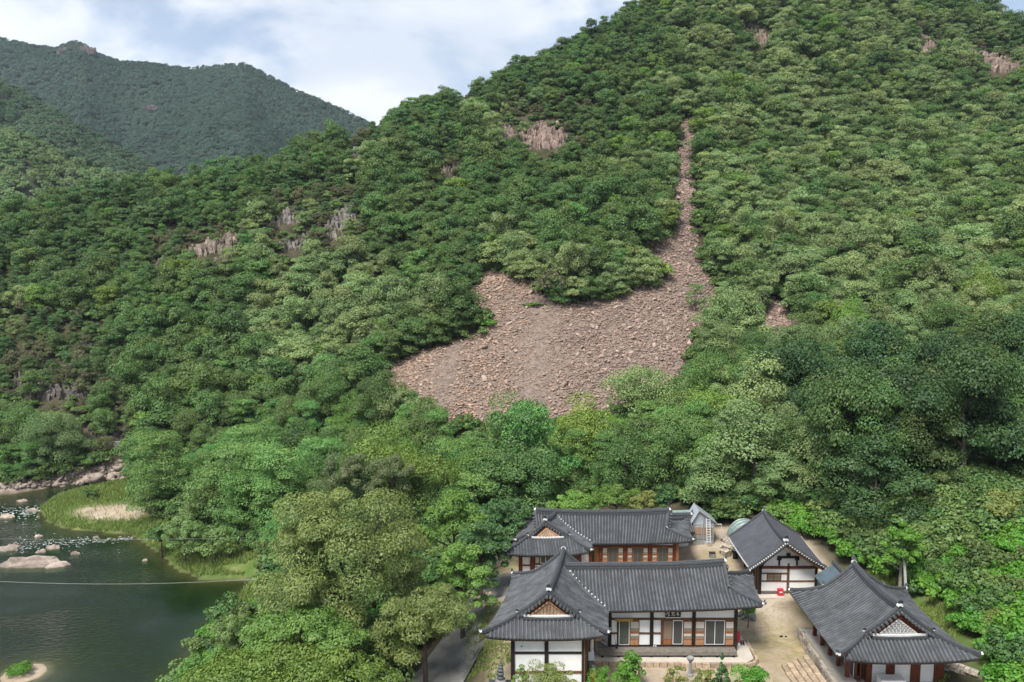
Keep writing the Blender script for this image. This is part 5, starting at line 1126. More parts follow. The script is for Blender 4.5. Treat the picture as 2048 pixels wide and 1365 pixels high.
# ---------------------------------------------------------------- trees and shrubs one can pick out
HERO_SEED = 100
def plant(name, label, cat, mat, px, top, bot, w, Y, ln=.2, wd=.09, n=6000, ncl=40, cr=.22, shape='dome', group=None, droop=.3, up=.5, trunk='bark', zlow=-.6, wy=.85, jit=.45, inner=.3):
    global HERO_SEED
    HERO_SEED += 1; rg = np.random.default_rng(HERO_SEED)
    if Y is None: Y = float(hit([px], [bot - 4])[1][0])
    zt = aty(px, top, Y)[2]; zb = aty(px, bot, Y)[2]; c = aty(px, (top + bot) / 2, Y); x = c[0]; m = (aty(px + 1, top, Y)[0] - aty(px, top, Y)[0]) * w / 2
    gz = float(hz(x, Y)); zb = max(zb, gz - .2); zt = max(zt, gz + .8); rzz = (zt - zb) / 2; zc = (zt + zb) / 2 - gz
    t_ = thing(name, (x, Y, gz), label, cat, group)
    if shape == 'pine': C, RR = pine_clusters(rg, zt - gz, m, 8, 12, .36)
    elif shape == 'cone':
        C = []; RR = []
        for i in range(ncl): u = rg.random() ** 1.3; a = rg.random() * 6.28; q = m * (1 - u) * .8; C.append((q * math.cos(a), q * math.sin(a), (zt - gz) * u)); RR.append((m * .28 * (1.1 - u),) * 3)
        C, RR = np.array(C), np.array(RR)
    elif shape == 'umbrella':
        C = []; RR = []
        for i in range(ncl): a = rg.random() * 6.28; q = m * math.sqrt(rg.random()); C.append((q * math.cos(a), q * math.sin(a) * wy, zc + rzz * (.75 - .75 * (q / m) ** 2) + rg.normal() * .15)); s = m * cr * rg.uniform(.7, 1.3); RR.append((s, s, s * .4))
        C, RR = np.array(C), np.array(RR)
    else:
        C, RR = dome(rg, (0, 0, zc), (m * .86, m * wy * .86, rzz * .86), ncl, m * cr, zlow, inner=inner)
    V, Q, tone = leaves(rg, C, RR, n, ln, wd, droop=droop, up=up, jit=jit)
    me = fastmesh('crown', V, Q, mat, tone); ob('crown', me, t_)
    br = C[rg.integers(0, len(C), 10)]; hh = max(zc, .5) if shape != 'pine' else (zt - gz) * .9
    ob('trunk', trunk_mesh('trunk', hh, max(.03, .028 * (zt - gz)), rg, br, trunk, .02), t_); return t_
plant('chestnut_tree', 'huge spreading chestnut tree with pale yellowish leaves beside the river', 'tree', 'chestnut_leaf', 700, 985, 1330, 415, 58.5, .25, .085, 76000, 80, .20, droop=.9, up=.5, inner=.2, jit=.42)
plant('chestnut_tree', 'lower chestnut tree leaning over the lane by the front wing', 'tree', 'chestnut_leaf', 850, 1165, 1345, 215, 54.5, .26, .075, 19000, 34, .24, droop=.9, up=.5)
plant('maple_tree', 'dark green maple between the chestnut tree and the signboard hall', 'tree', 'maple_leaf', 925, 1085, 1290, 130, 60, .18, .12, 14000, 46, .22)
plant('maple_tree', 'leafy maple overhanging the lane beside the back hall wing', 'tree', 'dark_leaf', 962, 1035, 1220, 125, 66, .2, .13, 13000, 44, .22)
plant('lime_tree', 'bright yellow-green round tree rising behind the chestnut tree', 'tree', 'bright_leaf', 905, 985, 1120, 150, 69, .2, .13, 11000, 40, .22)
plant('maple_tree', 'bright yellow-green treetop along the bottom edge under the chestnut', 'tree', 'bright_leaf', 570, 1312, 1460, 420, 47, .2, .11, 24000, 70, .18, 'umbrella')
plant('maple_tree', 'green maple crown under the left side of the chestnut', 'tree', 'maple_leaf', 600, 1228, 1350, 240, 51.5, .2, .12, 15000, 46, .2, 'umbrella')
plant('willow_bush', 'grey-green bush at the water edge left of the chestnut', 'bush', 'willow_leaf', 470, 1225, 1370, 110, 55, .24, .07, 9000, 36, .24, droop=.8)
plant('maple_tree', 'small green tree at the bottom corner of the river bank', 'tree', 'maple_leaf', 418, 1295, 1420, 140, 52, .2, .12, 9000, 36, .24)
plant('silk_tree', 'umbrella-shaped tree with reddish tinge behind the chestnut, left of its twin', 'tree', 'silk_tree_leaf', 693, 900, 1010, 130, 84, .18, .09, 11000, 34, .24)
plant('silk_tree', 'umbrella-shaped tree with reddish tinge directly above the chestnut top', 'tree', 'silk_tree_leaf', 778, 905, 1010, 120, 82, .18, .09, 10000, 32, .24)
for k, (px, top, bot, w, Y, lab) in enumerate([(330, 872, 1040, 150, 100, 'layered green pine nearest the sandy river bar'), (452, 885, 1080, 200, 94, 'widest layered pine standing over the grassy bank'), (565, 890, 1075, 170, 90, 'layered pine on the bank next to the chestnut crown'), (640, 872, 1000, 140, 97, 'layered pine behind the reddish umbrella trees'), (510, 850, 980, 150, 101, 'tall layered pine in the second row behind the bank')]):
    plant('bank_pine', lab, 'pine tree', 'light_pine_needle', px, top, bot, w, Y, .26, .09, 20000, 0, 0, 'pine', 'pines on the river bank', up=.9)
plant('willow_bush', 'tall pale willow bush on the river bank', 'bush', 'willow_leaf', 368, 1030, 1128, 105, 85, .26, .10, 8000, 36, .26, group='willows on the bank')
plant('willow_bush', 'low pale willow bush right of the tall one on the river bank', 'bush', 'willow_leaf', 428, 1058, 1118, 80, 84.5, .24, .10, 5000, 26, .28, group='willows on the bank')
plant('willow_bush', 'small bush between the sand bar and the tall willow', 'bush', 'oak_leaf', 322, 1046, 1106, 60, 88, .22, .12, 3000, 20, .3, group='willows on the bank')
plant('willow_bush', 'tiny round bush alone on the grassy bar', 'bush', 'oak_leaf', 186, 978, 1002, 34, 106, .24, .14, 1200, 12, .35, group='willows on the bank')
plant('lime_tree', 'bright lime-green tree behind the left end of the back hall ridge', 'tree', 'bright_leaf', 1150, 985, 1040, 100, 77, .18, .11, 7000, 34, .24)
plant('lime_tree', 'round lime-green tree behind the middle of the back hall ridge', 'tree', 'bright_leaf', 1232, 972, 1040, 110, 79, .18, .11, 7500, 34, .24)
plant('oak_tree', 'olive tree behind the right end of the back hall ridge', 'tree', 'olive_leaf', 1285, 982, 1040, 74, 78, .18, .11, 5500, 30, .24)
plant('oak_tree', 'dark green tree close to the left end of the back hall', 'tree', 'dark_leaf', 1012, 985, 1110, 110, 73, .2, .13, 9000, 36, .24)
plant('column_tree', 'narrow column of dark creeper behind the back hall', 'tree', 'dark_leaf', 1329, 962, 1030, 36, 78, .16, .12, 3200, 26, .4)
plant('paulownia_tree', 'big-leaved dark tree behind the plastic-covered shed', 'tree', 'dark_leaf', 1412, 930, 1040, 105, 80, .42, .34, 3600, 34, .24)
plant('oak_tree', 'dark bushy tree just right of the plastic-covered shed', 'tree', 'dark_leaf', 1485, 985, 1075, 90, 79, .24, .17, 5000, 32, .26)
plant('creeper_tree', 'tree smothered in bright creeper around the bare pole', 'tree', 'vine_leaf', 1805, 1042, 1150, 82, 59.6, .18, .14, 8500, 40, .24, trunk='pale_bark')
plant('creeper_tree', 'olive creeper-covered tree at the right edge above the bushes', 'tree', 'olive_leaf', 2010, 985, 1130, 140, 63, .2, .15, 9500, 40, .22)
plant('creeper_tree', 'green creeper-draped tree beside the olive one near the right edge', 'tree', 'vine_leaf', 1938, 1025, 1140, 80, 64, .2, .16, 6000, 34, .24)
plant('feathery_bush', 'grey-green feathery bush on the slope right of the side hall', 'bush', 'oak_leaf', 1945, 1165, 1320, 190, 59, .20, .07, 15000, 46, .22)
plant('bamboo_clump', 'yellow-green arching bamboo in the lower right corner', 'bamboo', 'olive_leaf', 2030, 1225, 1400, 150, 53, .26, .05, 11000, 40, .24, droop=.9)
plant('mound_bush', 'dark leafy bush low at the right edge beneath the bamboo', 'bush', 'maple_leaf', 2010, 1300, 1420, 120, 52, .2, .12, 6000, 30, .25)
for px, top, bot, w, Y, mt, lab in [(1620, 1040, 1100, 110, 73, 'vine_leaf', 'creeper mound behind the storehouse ridge'), (1700, 1062, 1140, 130, 69, 'vine_leaf', 'creeper mound right of the storehouse roof'), (1755, 1095, 1160, 110, 65, 'vine_leaf', 'creeper mound between shed roof and bare pole'), (1850, 1110, 1200, 120, 62, 'vine_leaf', 'creeper mound right of the bare pole'), (1895, 1085, 1150, 110, 66, 'vine_leaf', 'creeper mound on the upper slope under the shady wood'), (1990, 1115, 1200, 130, 61, 'vine_leaf', 'bright creeper mound at the right edge'), (1840, 1165, 1215, 80, 60, 'dark_leaf', 'dark shrub beside the foot of the bare pole'), (1560, 1010, 1060, 90, 75, 'maple_leaf', 'green shrub behind the storehouse left slope')]:
    plant('creeper_bush', lab, 'bush', mt, px, top, bot, w, Y, .2, .16, 5500, 34, .24, group='bushes on the slope behind the halls')
plant('garden_shrub', 'light green shrub in front of the white wing wall', 'shrub', 'olive_leaf', 1095, 1328, 1410, 120, 48.6, .11, .045, 7000, 34, .22, group='courtyard shrubs')
plant('garden_shrub', 'small light shrub at the right corner of the wing wall', 'shrub', 'bright_leaf', 1040, 1322, 1400, 34, 48.7, .11, .05, 1800, 16, .3, group='courtyard shrubs')
plant('garden_shrub', 'wispy green shrub beside the orange board', 'shrub', 'vine_leaf', 1207, 1340, 1420, 74, 49.6, .13, .04, 4200, 26, .25, group='courtyard shrubs')
plant('garden_shrub', 'tall bright green shrub in front of the veranda', 'shrub', 'vine_leaf', 1262, 1303, 1450, 60, 50.0, .12, .07, 7000, 44, .28, zlow=-.98, group='courtyard shrubs')
plant('garden_shrub', 'olive shrub left of the stone lantern', 'shrub', 'olive_leaf', 1352, 1328, 1410, 54, 49.6, .11, .05, 3000, 22, .27, group='courtyard shrubs')
plant('garden_shrub', 'olive shrub between the stone lantern and the clipped cone', 'shrub', 'olive_leaf', 1408, 1330, 1410, 50, 49.6, .11, .05, 3000, 22, .27, group='courtyard shrubs')
plant('conifer_shrub', 'dark clipped cone-shaped evergreen in the courtyard', 'shrub', 'dark_leaf', 1443, 1306, 1420, 44, 49.8, .09, .06, 7000, 60, .2, 'cone', group='courtyard shrubs')
plant('garden_shrub', 'bushy green shrub right of the clipped cone', 'shrub', 'vine_leaf', 1498, 1333, 1420, 92, 49.4, .13, .06, 5500, 30, .24, group='courtyard shrubs')
plant('garden_shrub', 'low green shrub on stones at the right corner of the signboard hall', 'shrub', 'vine_leaf', 1497, 1216, 1232, 34, 58.6, .12, .07, 1500, 14, .35, group='courtyard shrubs')
plant('river_island_bush', 'green tuft on the small sandy islet in the river', 'bush', 'vine_leaf', 42, 1328, 1356, 54, 62.5, .14, .06, 3000, 20, .3)
plant('sapling_tree', 'slender light green tree standing in the scree chute', 'tree', 'bright_leaf', 1333, 418, 485, 66, None, .3, .2, 2600, 22, .28)
plant('sapling_tree', 'round light green tree below the chute beside the knoll', 'tree', 'bright_leaf', 1318, 515, 566, 56, None, .3, .2, 2400, 20, .28)
plant('sapling_tree', 'yellow-green tree at the left foot of the chute', 'tree', 'olive_leaf', 1272, 490, 560, 60, None, .3, .2, 2400, 20, .28)
plant('sapling_tree', 'thin greyish sapling on the right edge of the scree', 'tree', 'willow_leaf', 1392, 565, 630, 50, None, .28, .16, 900, 18, .3)
plant('oak_tree', 'isolated round oak on the right edge of the scree', 'tree', 'pale_oak_leaf', 1458, 570, 700, 150, 126, .26, .18, 9000, 46, .22)
plant('oak_tree', 'round oak standing in front of the lower right scree', 'tree', 'pale_oak_leaf', 1290, 730, 850, 200, 108, .24, .17, 11000, 50, .2)
plant('oak_tree', 'low oak hiding the lower left corner of the scree', 'tree', 'pale_oak_leaf', 815, 778, 850, 110, 111, .24, .17, 6000, 36, .24)
# creeper carpet on the slope right of the halls
rg = np.random.default_rng(60); n = 1500; cxx = 25 + 28 * rg.random(n); cyy = 45 + 36 * rg.random(n); czz = hz(cxx, cyy); qx, qy = proj(cxx, cyy, czz + .8)
k_ = ~inside(KEEP, qx, qy) & ~inside(KEEP, *proj(cxx, cyy, czz)) & (cxx > 29.6 + np.maximum(0, (60 - cyy) * .14)) & (qx < 2120)
k_ |= (cyy > 71) & (cxx < 33) & ~inside(KEEP, qx, qy) & ~inside(KEEP, *proj(cxx, cyy, czz))
vc = bpy.data.collections.new('creeper_prototypes')
for i, key in enumerate(('vine', 'vine', 'vine', 'shrub', 'pale_shrub')): vc.objects.link(bpy.data.objects.new('creeper_%d' % i, PROTO[key][i % 3][0]))
n = int(k_.sum()); scatter('creeper_undergrowth', cxx[k_], cyy[k_], czz[k_] - .1, rg.uniform(.5, 1.15, n), rg.uniform(0, 6.28, n), rg.choice([0, 1, 2, 3, 4], n, p=[.31, .31, .30, .08, 0.]), vc, 'carpet of bright creeper on the slope behind the halls', 'undergrowth')
# bank undergrowth on the near side of the river, under the chestnut
n = 900; cxx = -30 + 27 * rg.random(n); cyy = 40 + 42 * rg.random(n); czz = hz(cxx, cyy); dq = polydist(river, cxx, cyy); lane_d = polydist([(-1.3, 66), (-4.6, 57), (-7, 46), (-4.6, 57)], cxx, cyy)
k_ = (czz > WATER + .3) & ~inside(river, cxx, cyy) & (lane_d > 3.2) & (cxx < -5) & ((cyy < 72) | (dq > 6)); n = int(k_.sum())
scatter('bank_undergrowth', cxx[k_], cyy[k_], czz[k_] - .1, rg.uniform(.5, 1.1, n), rg.uniform(0, 6.28, n), rg.choice([0, 1, 2, 3, 4], n, p=[.1, .1, .1, .55, .15]), vc, 'shady undergrowth below the chestnut on the near bank', 'undergrowth')
# grass on the bar and the bank, dry tufts in the yard
def blades(name, X, Y, Z, hgt, wd, mat, label, rg, cat='grass'):
    n = len(X); a = rg.uniform(0, 6.28, n); s = rg.uniform(.6, 1.3, n) * hgt; lean = rg.normal(size=(n, 2)) * .35 * s[:, None]; d = np.stack([np.cos(a), np.sin(a)], 1) * wd * .5
    p = np.stack([X, Y, Z - .03], 1); V = np.zeros((n, 4, 3)); V[:, 0] = p; V[:, 1] = p; V[:, 0, :2] -= d; V[:, 1, :2] += d; tip = p.copy(); tip[:, 2] += s; tip[:, :2] += lean; V[:, 2] = tip; V[:, 3] = tip; V[:, 2, :2] += d * .3; V[:, 3, :2] -= d * .3
    me = fastmesh(name, V.reshape(-1, 3), np.arange(4 * n).reshape(-1, 4), mat, np.repeat(rg.random(n), 4)); o = kind(ob(name, me), 'stuff'); tag(o, label, cat)
n = 210000; bx = -66 + 48 * rg.random(n); by = 70 + 50 * rg.random(n); bzz = hz(bx, by); dq = polydist(river, bx, by); qx, qy = proj(bx, by, bzz)
sand = 1 - ((qx - 218) / 95) ** 2 - ((qy - 1026) / 19) ** 2 > .45 * rg.normal(size=n); s2 = (np.hypot((qx - 305) / 22, (qy - 1075) / 10) < 1) | (np.hypot((qx - 475) / 30, (qy - 1137) / 9) < 1)
k_ = ~inside(river, bx, by) & (bzz < -4.0) & ~sand & ~s2 & (dq < 26) & (qx < 560) & (qy > 955) & (fbm(bx, by, 4, 3, 3) > .27); k_ &= (rg.random(n) < np.where(dq < 3, 1, .8))
blades('bar_grass', bx[k_], by[k_], bzz[k_], .38, .10, 'blade', 'green grass on the river bar and bank', rg)
n = 26000; bx = -1 + 24 * rg.random(n); by = 45 + 30 * rg.random(n); k_ = (fbm(bx, by, 5, 4, 31) > .56) & ((bx > 16.6) | (by > 60)) & ~((bx > 20.6) & (by < 57)) & ~((bx > 17) & (by > 62.4) & (bx < 27) & (bx > 19.2)); bx, by = bx[k_], by[k_]
leafmat('dry_blade', (.20, .18, .08), (.36, .29, .16), .2, .05, .01)
blades('yard_grass', bx, by, hz(bx, by), .09, .05, 'dry_blade', 'thin dry grass scattered over the sandy yard', rg)

n = 30000; bx = 27.5 + 8 * rg.random(n); by = 40 + 26 * rg.random(n); k_ = fbm(bx, by, 3, 3, 21) > .42
blades('slope_grass', bx[k_], by[k_], hz(bx[k_], by[k_]), .25, .08, 'blade', 'rough grass on the bank right of the side hall', rg)
n = 9000; bx = -3.6 + 4.2 * rg.random(n); by = 43 + 20 * rg.random(n); k_ = (fbm(bx, by, 2.5, 3, 27) > .52) & (bx < .0 + (by - 50) * .12); blades('lane_weeds', bx[k_], by[k_], hz(bx[k_], by[k_]), .22, .08, 'blade', 'weeds on the earth bank between lane and wing', rg)
# ---------------------------------------------------------------- the scree
rg = np.random.default_rng(9)
GROW = [(px, py) for px, py in SCREE if py < 780] 
SBIG = [(762, 752), (786, 730), (838, 704), (898, 692), (930, 680), (962, 665), (972, 645), (960, 620), (934, 590), (930, 555), (968, 532), (1016, 540), (1058, 565), (1090, 592), (1150, 608), (1195, 600), (1260, 578), (1330, 558), (1330, 545), (1282, 506), (1270, 484), (1330, 476), (1346, 468), (1352, 430), (1350, 380), (1355, 300), (1360, 250), (1378, 235), (1398, 240), (1396, 300), (1390, 380), (1392, 450), (1398, 500), (1424, 556), (1442, 600), (1418, 650), (1402, 700), (1400, 790), (1260, 860), (1180, 885), (890, 890), (850, 830), (775, 800)]
sgx = np.arange(-32, 52, .75); sgy = np.arange(105, 206, .75); SX, SY = np.meshgrid(sgx, sgy); SZ = hz(SX, SY); qx, qy = proj(SX, SY, SZ); keepv = inside(SBIG, qx, qy) | inside([(1505, 582), (1592, 612), (1626, 655), (1606, 685), (1550, 680), (1508, 642)], qx, qy)
ids = -np.ones(SX.shape, int); fq = keepv[:-1, :-1] & keepv[1:, :-1] & keepv[:-1, 1:] & keepv[1:, 1:]; jj, ii = np.where(fq)
for dj, di_ in ((0, 0), (1, 0), (0, 1), (1, 1)): ids[jj + dj, ii + di_] = 0
sel = ids == 0; ids[sel] = np.arange(sel.sum()); V = np.stack([SX[sel], SY[sel], SZ[sel] + .115 + .14 * (fbm(SX[sel], SY[sel], 2.2, 3, 6) - .5)], 1); Q = np.stack([ids[jj, ii], ids[jj, ii + 1], ids[jj + 1, ii + 1], ids[jj + 1, ii]], 1)
material('scree_bed', (.175, .135, .112), .95, .4, 1.3, .8, 4, detail=10)
scree = kind(ob('scree_slope', fastmesh('scree_slope', V, Q, 'scree_bed', smooth=True)), 'structure')
def stone_mesh(P, S, rg, flat=.5):
    """many angular stones: one jittered box each; P (n,3), S (n,)"""
    n = len(P); base = np.array([(-1, -1, -1), (1, -1, -1), (1, 1, -1), (-1, 1, -1), (-1, -1, 1), (1, -1, 1), (1, 1, 1), (-1, 1, 1)], float)
    dim = np.stack([rg.uniform(.7, 1.5, n), rg.uniform(.5, 1.0, n), rg.uniform(.25, .7, n) * flat * 1.6], 1) * S[:, None] * .5
    B = base[None] * dim[:, None, :] * (1 + rg.uniform(-.42, .25, (n, 8, 1))) 
    a, b_, c = rg.uniform(0, 6.28, n), rg.normal(size=n) * .35, rg.normal(size=n) * .35
    ca, sa = np.cos(a), np.sin(a); x, y, z = B[..., 0], B[..., 1], B[..., 2]
    y, z = y * np.cos(b_)[:, None] - z * np.sin(b_)[:, None], y * np.sin(b_)[:, None] + z * np.cos(b_)[:, None]
    x, z = x * np.cos(c)[:, None] - z * np.sin(c)[:, None], x * np.sin(c)[:, None] + z * np.cos(c)[:, None]
    x, y = x * ca[:, None] - y * sa[:, None], x * sa[:, None] + y * ca[:, None]
    V = np.stack([x, y, z], -1) + P[:, None, :]; F = np.array(BOXF); Q = (F[None] + (np.arange(n) * 8)[:, None, None]).reshape(-1, 4); return V.reshape(-1, 3), Q
# positions uniform over the slope itself
n = 150000; x = rg.uniform(-32, 52, n); y = rg.uniform(105, 206, n); z = hz(x, y); qx, qy = proj(x, y, z); k_ = inside(SBIG, qx, qy) | inside([(1505, 582), (1592, 612), (1626, 655), (1606, 685), (1550, 680), (1508, 642)], qx, qy); x, y, z, qx, qy = x[k_], y[k_], z[k_], qx[k_], qy[k_]
chan = np.exp(-((qx - (1085 - (qy - 640) * .12)) / 34) ** 2) * (qy > 590) + np.exp(-((qx - (905 - (qy - 700) * .25)) / 26) ** 2) * (qy > 650)
k_ = rg.random(len(x)) > chan * .25; x, y, z, qx, qy, chan = [v[k_] for v in (x, y, z, qx, qy, chan)]
S = np.clip(rg.lognormal(-1.48, .45, len(x)), .11, 1.2) * (1 - .5 * chan)
big = np.argsort(-S * (1 + .4 * (fbm(x, y, 8, 2, 5))))[:300]; small = np.ones(len(x), bool); small[big] = False
tan = np.clip(1 - sstep(900, 1300, qx) + (fbm(x, y, 10, 3, 14) - .5) * 1.2 + chan * .5, 0, 1)   # ochre on one side, purple-grey on the other
val = rg.uniform(.78, 1.22, len(x)); ctan = np.array((1.03, .98, .91)); cpur = np.array((.88, .85, .86)); tint = (ctan * tan[:, None] + cpur * (1 - tan[:, None])) * val[:, None]
V, Q = stone_mesh(np.stack([x, y, z + .15 + S * .10], 1)[small], S[small], rg); tc4 = np.repeat(np.c_[tint[small], np.ones(small.sum())], 8, 0)
o = kind(ob('scree_stones', fastmesh('scree_stones', V, Q, 'scree_rock', tc4, 'tint', True), scree), 'stuff')
proto = []
for k in range(6):
    V, Q = stone_mesh(np.zeros((1, 3)), np.ones(1), rg, .6); proto.append(fastmesh('boulder', V, Q, 'boulder'))
for j, i in enumerate(big):
    o = ob('boulder', proto[j % 6], scree, (x[i], y[i], z[i] + .14 + S[i] * .12)); s_ = float(min(S[i] * rg.uniform(.8, 1.15), 1.2)); o.scale = (s_, s_, s_); o.rotation_euler = (0, 0, rg.uniform(0, 6.28))
# a few plants that have taken root on the stones
for k, (px, py, lab) in enumerate([(1068, 612, 'low green clump growing on the scree under the knoll'), (978, 652, 'small green bush at the left inner edge of the scree'), (1110, 606, 'brownish bush at the tip of the knoll above the scree'), (955, 556, 'tiny green bush at the top left corner of the scree')]):
    hx_, hy_, hz_ = [float(v) for v in hit([px], [py])]; e = thing('scree_shrub', (hx_, hy_, hz_), lab, 'shrub', 'shrubs on the scree'); e.scale = [(1.2, 1.0, .35), (1.0, 1.0, .7), (1.4, 1.4, 1.2), (.9, .9, .6)][k]; ob('foliage', PROTO[('vine', 'vine', 'brown_tree', 'vine')[k]][k % 2][0], e); ob('stem', PROTO['shrub'][0][1], e)

# ---------------------------------------------------------------- crags
def crag(px, py, wpx, hpx, label, mat='crag', seed=0, Yfar=None):
    rg = np.random.default_rng(seed + 300)
    if Yfar is None: cx, cy, cz_ = [float(v) for v in hit([px], [py + hpx * .45])]
    else: cx, cy, cz_ = aty(px, py + hpx * .5, Yfar)
    mpp = math.hypot(cx, cy) / FPX; Wm, Hm = wpx * mpp * 1.15, hpx * mpp * 1.15
    VV, QQ = [], []; n = int(np.clip(Wm * Hm / .45, 40, 280))
    u = rg.uniform(-.5, .5, n); v = rg.uniform(0, 1, n) * (1 - 1.3 * np.abs(u) ** 1.5); off = 0
    for i in range(n):
        w = min(rg.uniform(.10, .24) * max(Wm, Hm) * .42, 1.5 if Yfar is None else 99); hgt = rg.uniform(1.4, 3.2) * w * (1 if Yfar is None else .45); d = w * rg.uniform(.6, 1.1); nn = 6; a0 = rg.uniform(0, 6.28)
        c = np.array((cx + u[i] * Wm + rg.normal() * .1, cy + v[i] * Hm * .95 + rg.uniform(-.3, .3), 0)); zb = (cz_ + v[i] * Hm * .70) if Yfar else float(hz(c[0], c[1])); lean = rg.normal(size=2) * .12
        ang = np.sort(rg.uniform(0, 6.28, nn)); rad = rg.uniform(.35, .62, nn); ring = np.stack([np.cos(ang) * rad * w, np.sin(ang) * rad * d], 1)
        bot = np.c_[ring + c[:2], np.full(nn, zb - hgt * .6)]; top = np.c_[ring * rg.uniform(.6, .95) + c[:2] + lean * hgt, zb + hgt * rg.uniform(.45, .62, nn)]; mid = np.c_[ring * rg.uniform(.9, 1.1, (nn, 1)) + c[:2] + lean * hgt * .5, np.full(nn, zb + hgt * .15) + rg.normal(size=nn) * .15 * hgt]
        base = len(VV); VV += [tuple(p) for p in np.r_[bot, mid, top]]
        for k in range(nn):
            k2 = (k + 1) % nn; QQ += [(base + k, base + k2, base + nn + k2, base + nn + k), (base + nn + k, base + nn + k2, base + 2 * nn + k2, base + 2 * nn + k)]
        QQ.append(tuple(base + 2 * nn + k for k in range(nn)))
    return tag(raw('rock_crag', VV, QQ, mat), label, 'rock crag', 'crags on the slopes')
material('crag_dark', (.15, .13, .115), .92, .5, .55, .9, 2.5); material('pink_crag', (.27, .200, .165), .92, .4, .5, .9, 2.5); material('grey_crag', (.225, .200, .178), .92, .5, .55, .9, 2.5); material('far_crag', (.13, .105, .10), .92, .4, .1)
for k, (px, py, w, h_, lab, mt) in enumerate([
    (1088, 268, 92, 66, 'tall pinkish crag left of the top of the scree chute', 'pink_crag'), (1012, 262, 30, 50, 'narrow crag just left of the tall pinkish one', 'pink_crag'), (722, 298, 60, 26, 'pale crag on the spur below the skyline dip', 'grey_crag'), (888, 342, 46, 40, 'brownish crag between the pale crag and the tall pinkish one', 'crag'),
    (570, 432, 70, 44, 'grey streaked crag at the middle of the spur', 'grey_crag'), (676, 440, 46, 90, 'tall grey fluted crag at the middle of the spur', 'grey_crag'), (596, 486, 60, 36, 'low grey crag under the streaked one', 'grey_crag'), (432, 492, 110, 34, 'wide brown broken crag on the left part of the spur', 'crag'), (318, 520, 18, 40, 'thin fin of rock left of the wide broken crag', 'grey_crag'), (440, 520, 26, 30, 'small crag below the wide broken one', 'grey_crag'),
    (1520, 78, 44, 40, 'small pale crag near the summit', 'pink_crag'), (1860, 88, 44, 40, 'rounded pale crag near the upper right corner', 'pink_crag'), (2000, 132, 80, 34, 'wide crag at the upper right edge', 'pink_crag'), (1954, 112, 26, 20, 'little crag left of the wide one at the upper right edge', 'pink_crag'), (930, 215, 22, 40, 'thin pale crag just under the skyline', 'pink_crag'), (1186, 106, 22, 20, 'tiny pale crag near the skyline notch', 'pink_crag'),
    (100, 780, 96, 44, 'dark grey cliff above the far river bank', 'crag_dark'), (30, 762, 60, 40, 'cliff face at the left edge above the river', 'crag_dark'), (172, 855, 60, 50, 'broken cliff low above the river, left half', 'crag_dark'), (235, 860, 50, 60, 'broken cliff low above the river, right half', 'crag_dark'), (150, 690, 40, 30, 'small dark crag high above the river cliff', 'grey_crag')]):
    crag(px, py, w, h_, lab, mt, k)
for k, (px, py, w, h_, lab, d_) in enumerate([(150, 98, 54, 16, 'reddish rock tower crowning the far mountain', 28), (298, 213, 22, 12, 'lone reddish rock patch on the far slope', 175)]):
    crag(px, py, w, h_, lab, 'far_crag', 60 + k, 1046 - d_)

# ---------------------------------------------------------------- river rocks, foam, revetment
for k, (px, py, w, lab) in enumerate([(55, 1127, 120, 'broad pale rock slab lying in the rapids at the left edge'), (105, 1130, 70, 'flat pale rock slab reaching farthest into the river'), (20, 1098, 60, 'reddish rock slab at the left edge above the broad one'), (108, 1096, 34, 'rounded pale rock in the rapids behind the flat slab'), (84, 1104, 26, 'small rock between the two larger ones in the rapids'), (12, 1034, 36, 'rock at the left edge beside the upper rapids'), (46, 1003, 24, 'small pale rock upstream near the far bank'), (64, 1022, 30, 'grassy rock among the upper rapids'), (290, 1122, 12, 'lone small stone near the willow bank'), (76, 1074, 20, 'thin flat stone at the head of the rapids'), (192, 1076, 14, 'small stone at the right end of the rapids'), (150, 1108, 22, 'thin stone right of the rounded rock')]):
    c = atz(px, py, WATER); m_ = math.hypot(c[0], c[1]) / FPX * w * .82; rr = np.random.default_rng(500 + k); V = []; Fc = []; nn = 12; ang = np.linspace(0, 6.283, nn, endpoint=False); rad = rr.uniform(.55, 1.15, nn)
    for lev, (s_, zz) in enumerate(((1.08, -.5), (1.0, .02), (.88, .10 + .03 * m_), (.5, .14 + .05 * m_))):
        for a_, q in zip(ang, rad): V.append((c[0] + math.cos(a_) * q * m_ * .5 * s_, c[1] + math.sin(a_) * q * m_ * .5 * .62 * s_, WATER + zz + rr.normal() * .05 * (1 + .25 * m_) * (lev > 0)))
    for l_ in range(3):
        for i in range(nn): Fc.append((l_ * nn + i, l_ * nn + (i + 1) % nn, (l_ + 1) * nn + (i + 1) % nn, (l_ + 1) * nn + i))
    Fc.append(tuple(3 * nn + i for i in range(nn))); tag(raw('river_rock', V, Fc, 'river_rock'), lab, 'rock', 'rocks in the rapids')
material('foam', (.72, .76, .78), .6, .1, 3)
VV, QQ = [], []
def fleck(px, py, w, d):
    c = atz(px, py, WATER + .02); n = 7; b_ = len(VV); th = rg.normal() * .25
    for a_ in np.linspace(0, 6.283, n, endpoint=False): q = rg.uniform(.4, 1); ex_, ey_ = math.cos(a_) * q * w, math.sin(a_) * q * d; VV.append((c[0] + ex_ * math.cos(th) - ey_ * math.sin(th), c[1] + ex_ * math.sin(th) + ey_ * math.cos(th), WATER + .018 + rg.uniform(0, .02)))
    QQ.append(tuple(range(b_, b_ + n)))
for _ in range(330):
    t_ = rg.random(); fleck(20 + 245 * t_ + rg.normal() * 8, 1092 - 15 * t_ + rg.normal() * 7 * (1.2 - t_), rg.uniform(.05, .26), rg.uniform(.02, .05))
for _ in range(150): fleck(rg.uniform(0, 82), 1026 + rg.normal() * 7, rg.uniform(.06, .4), rg.uniform(.02, .06))
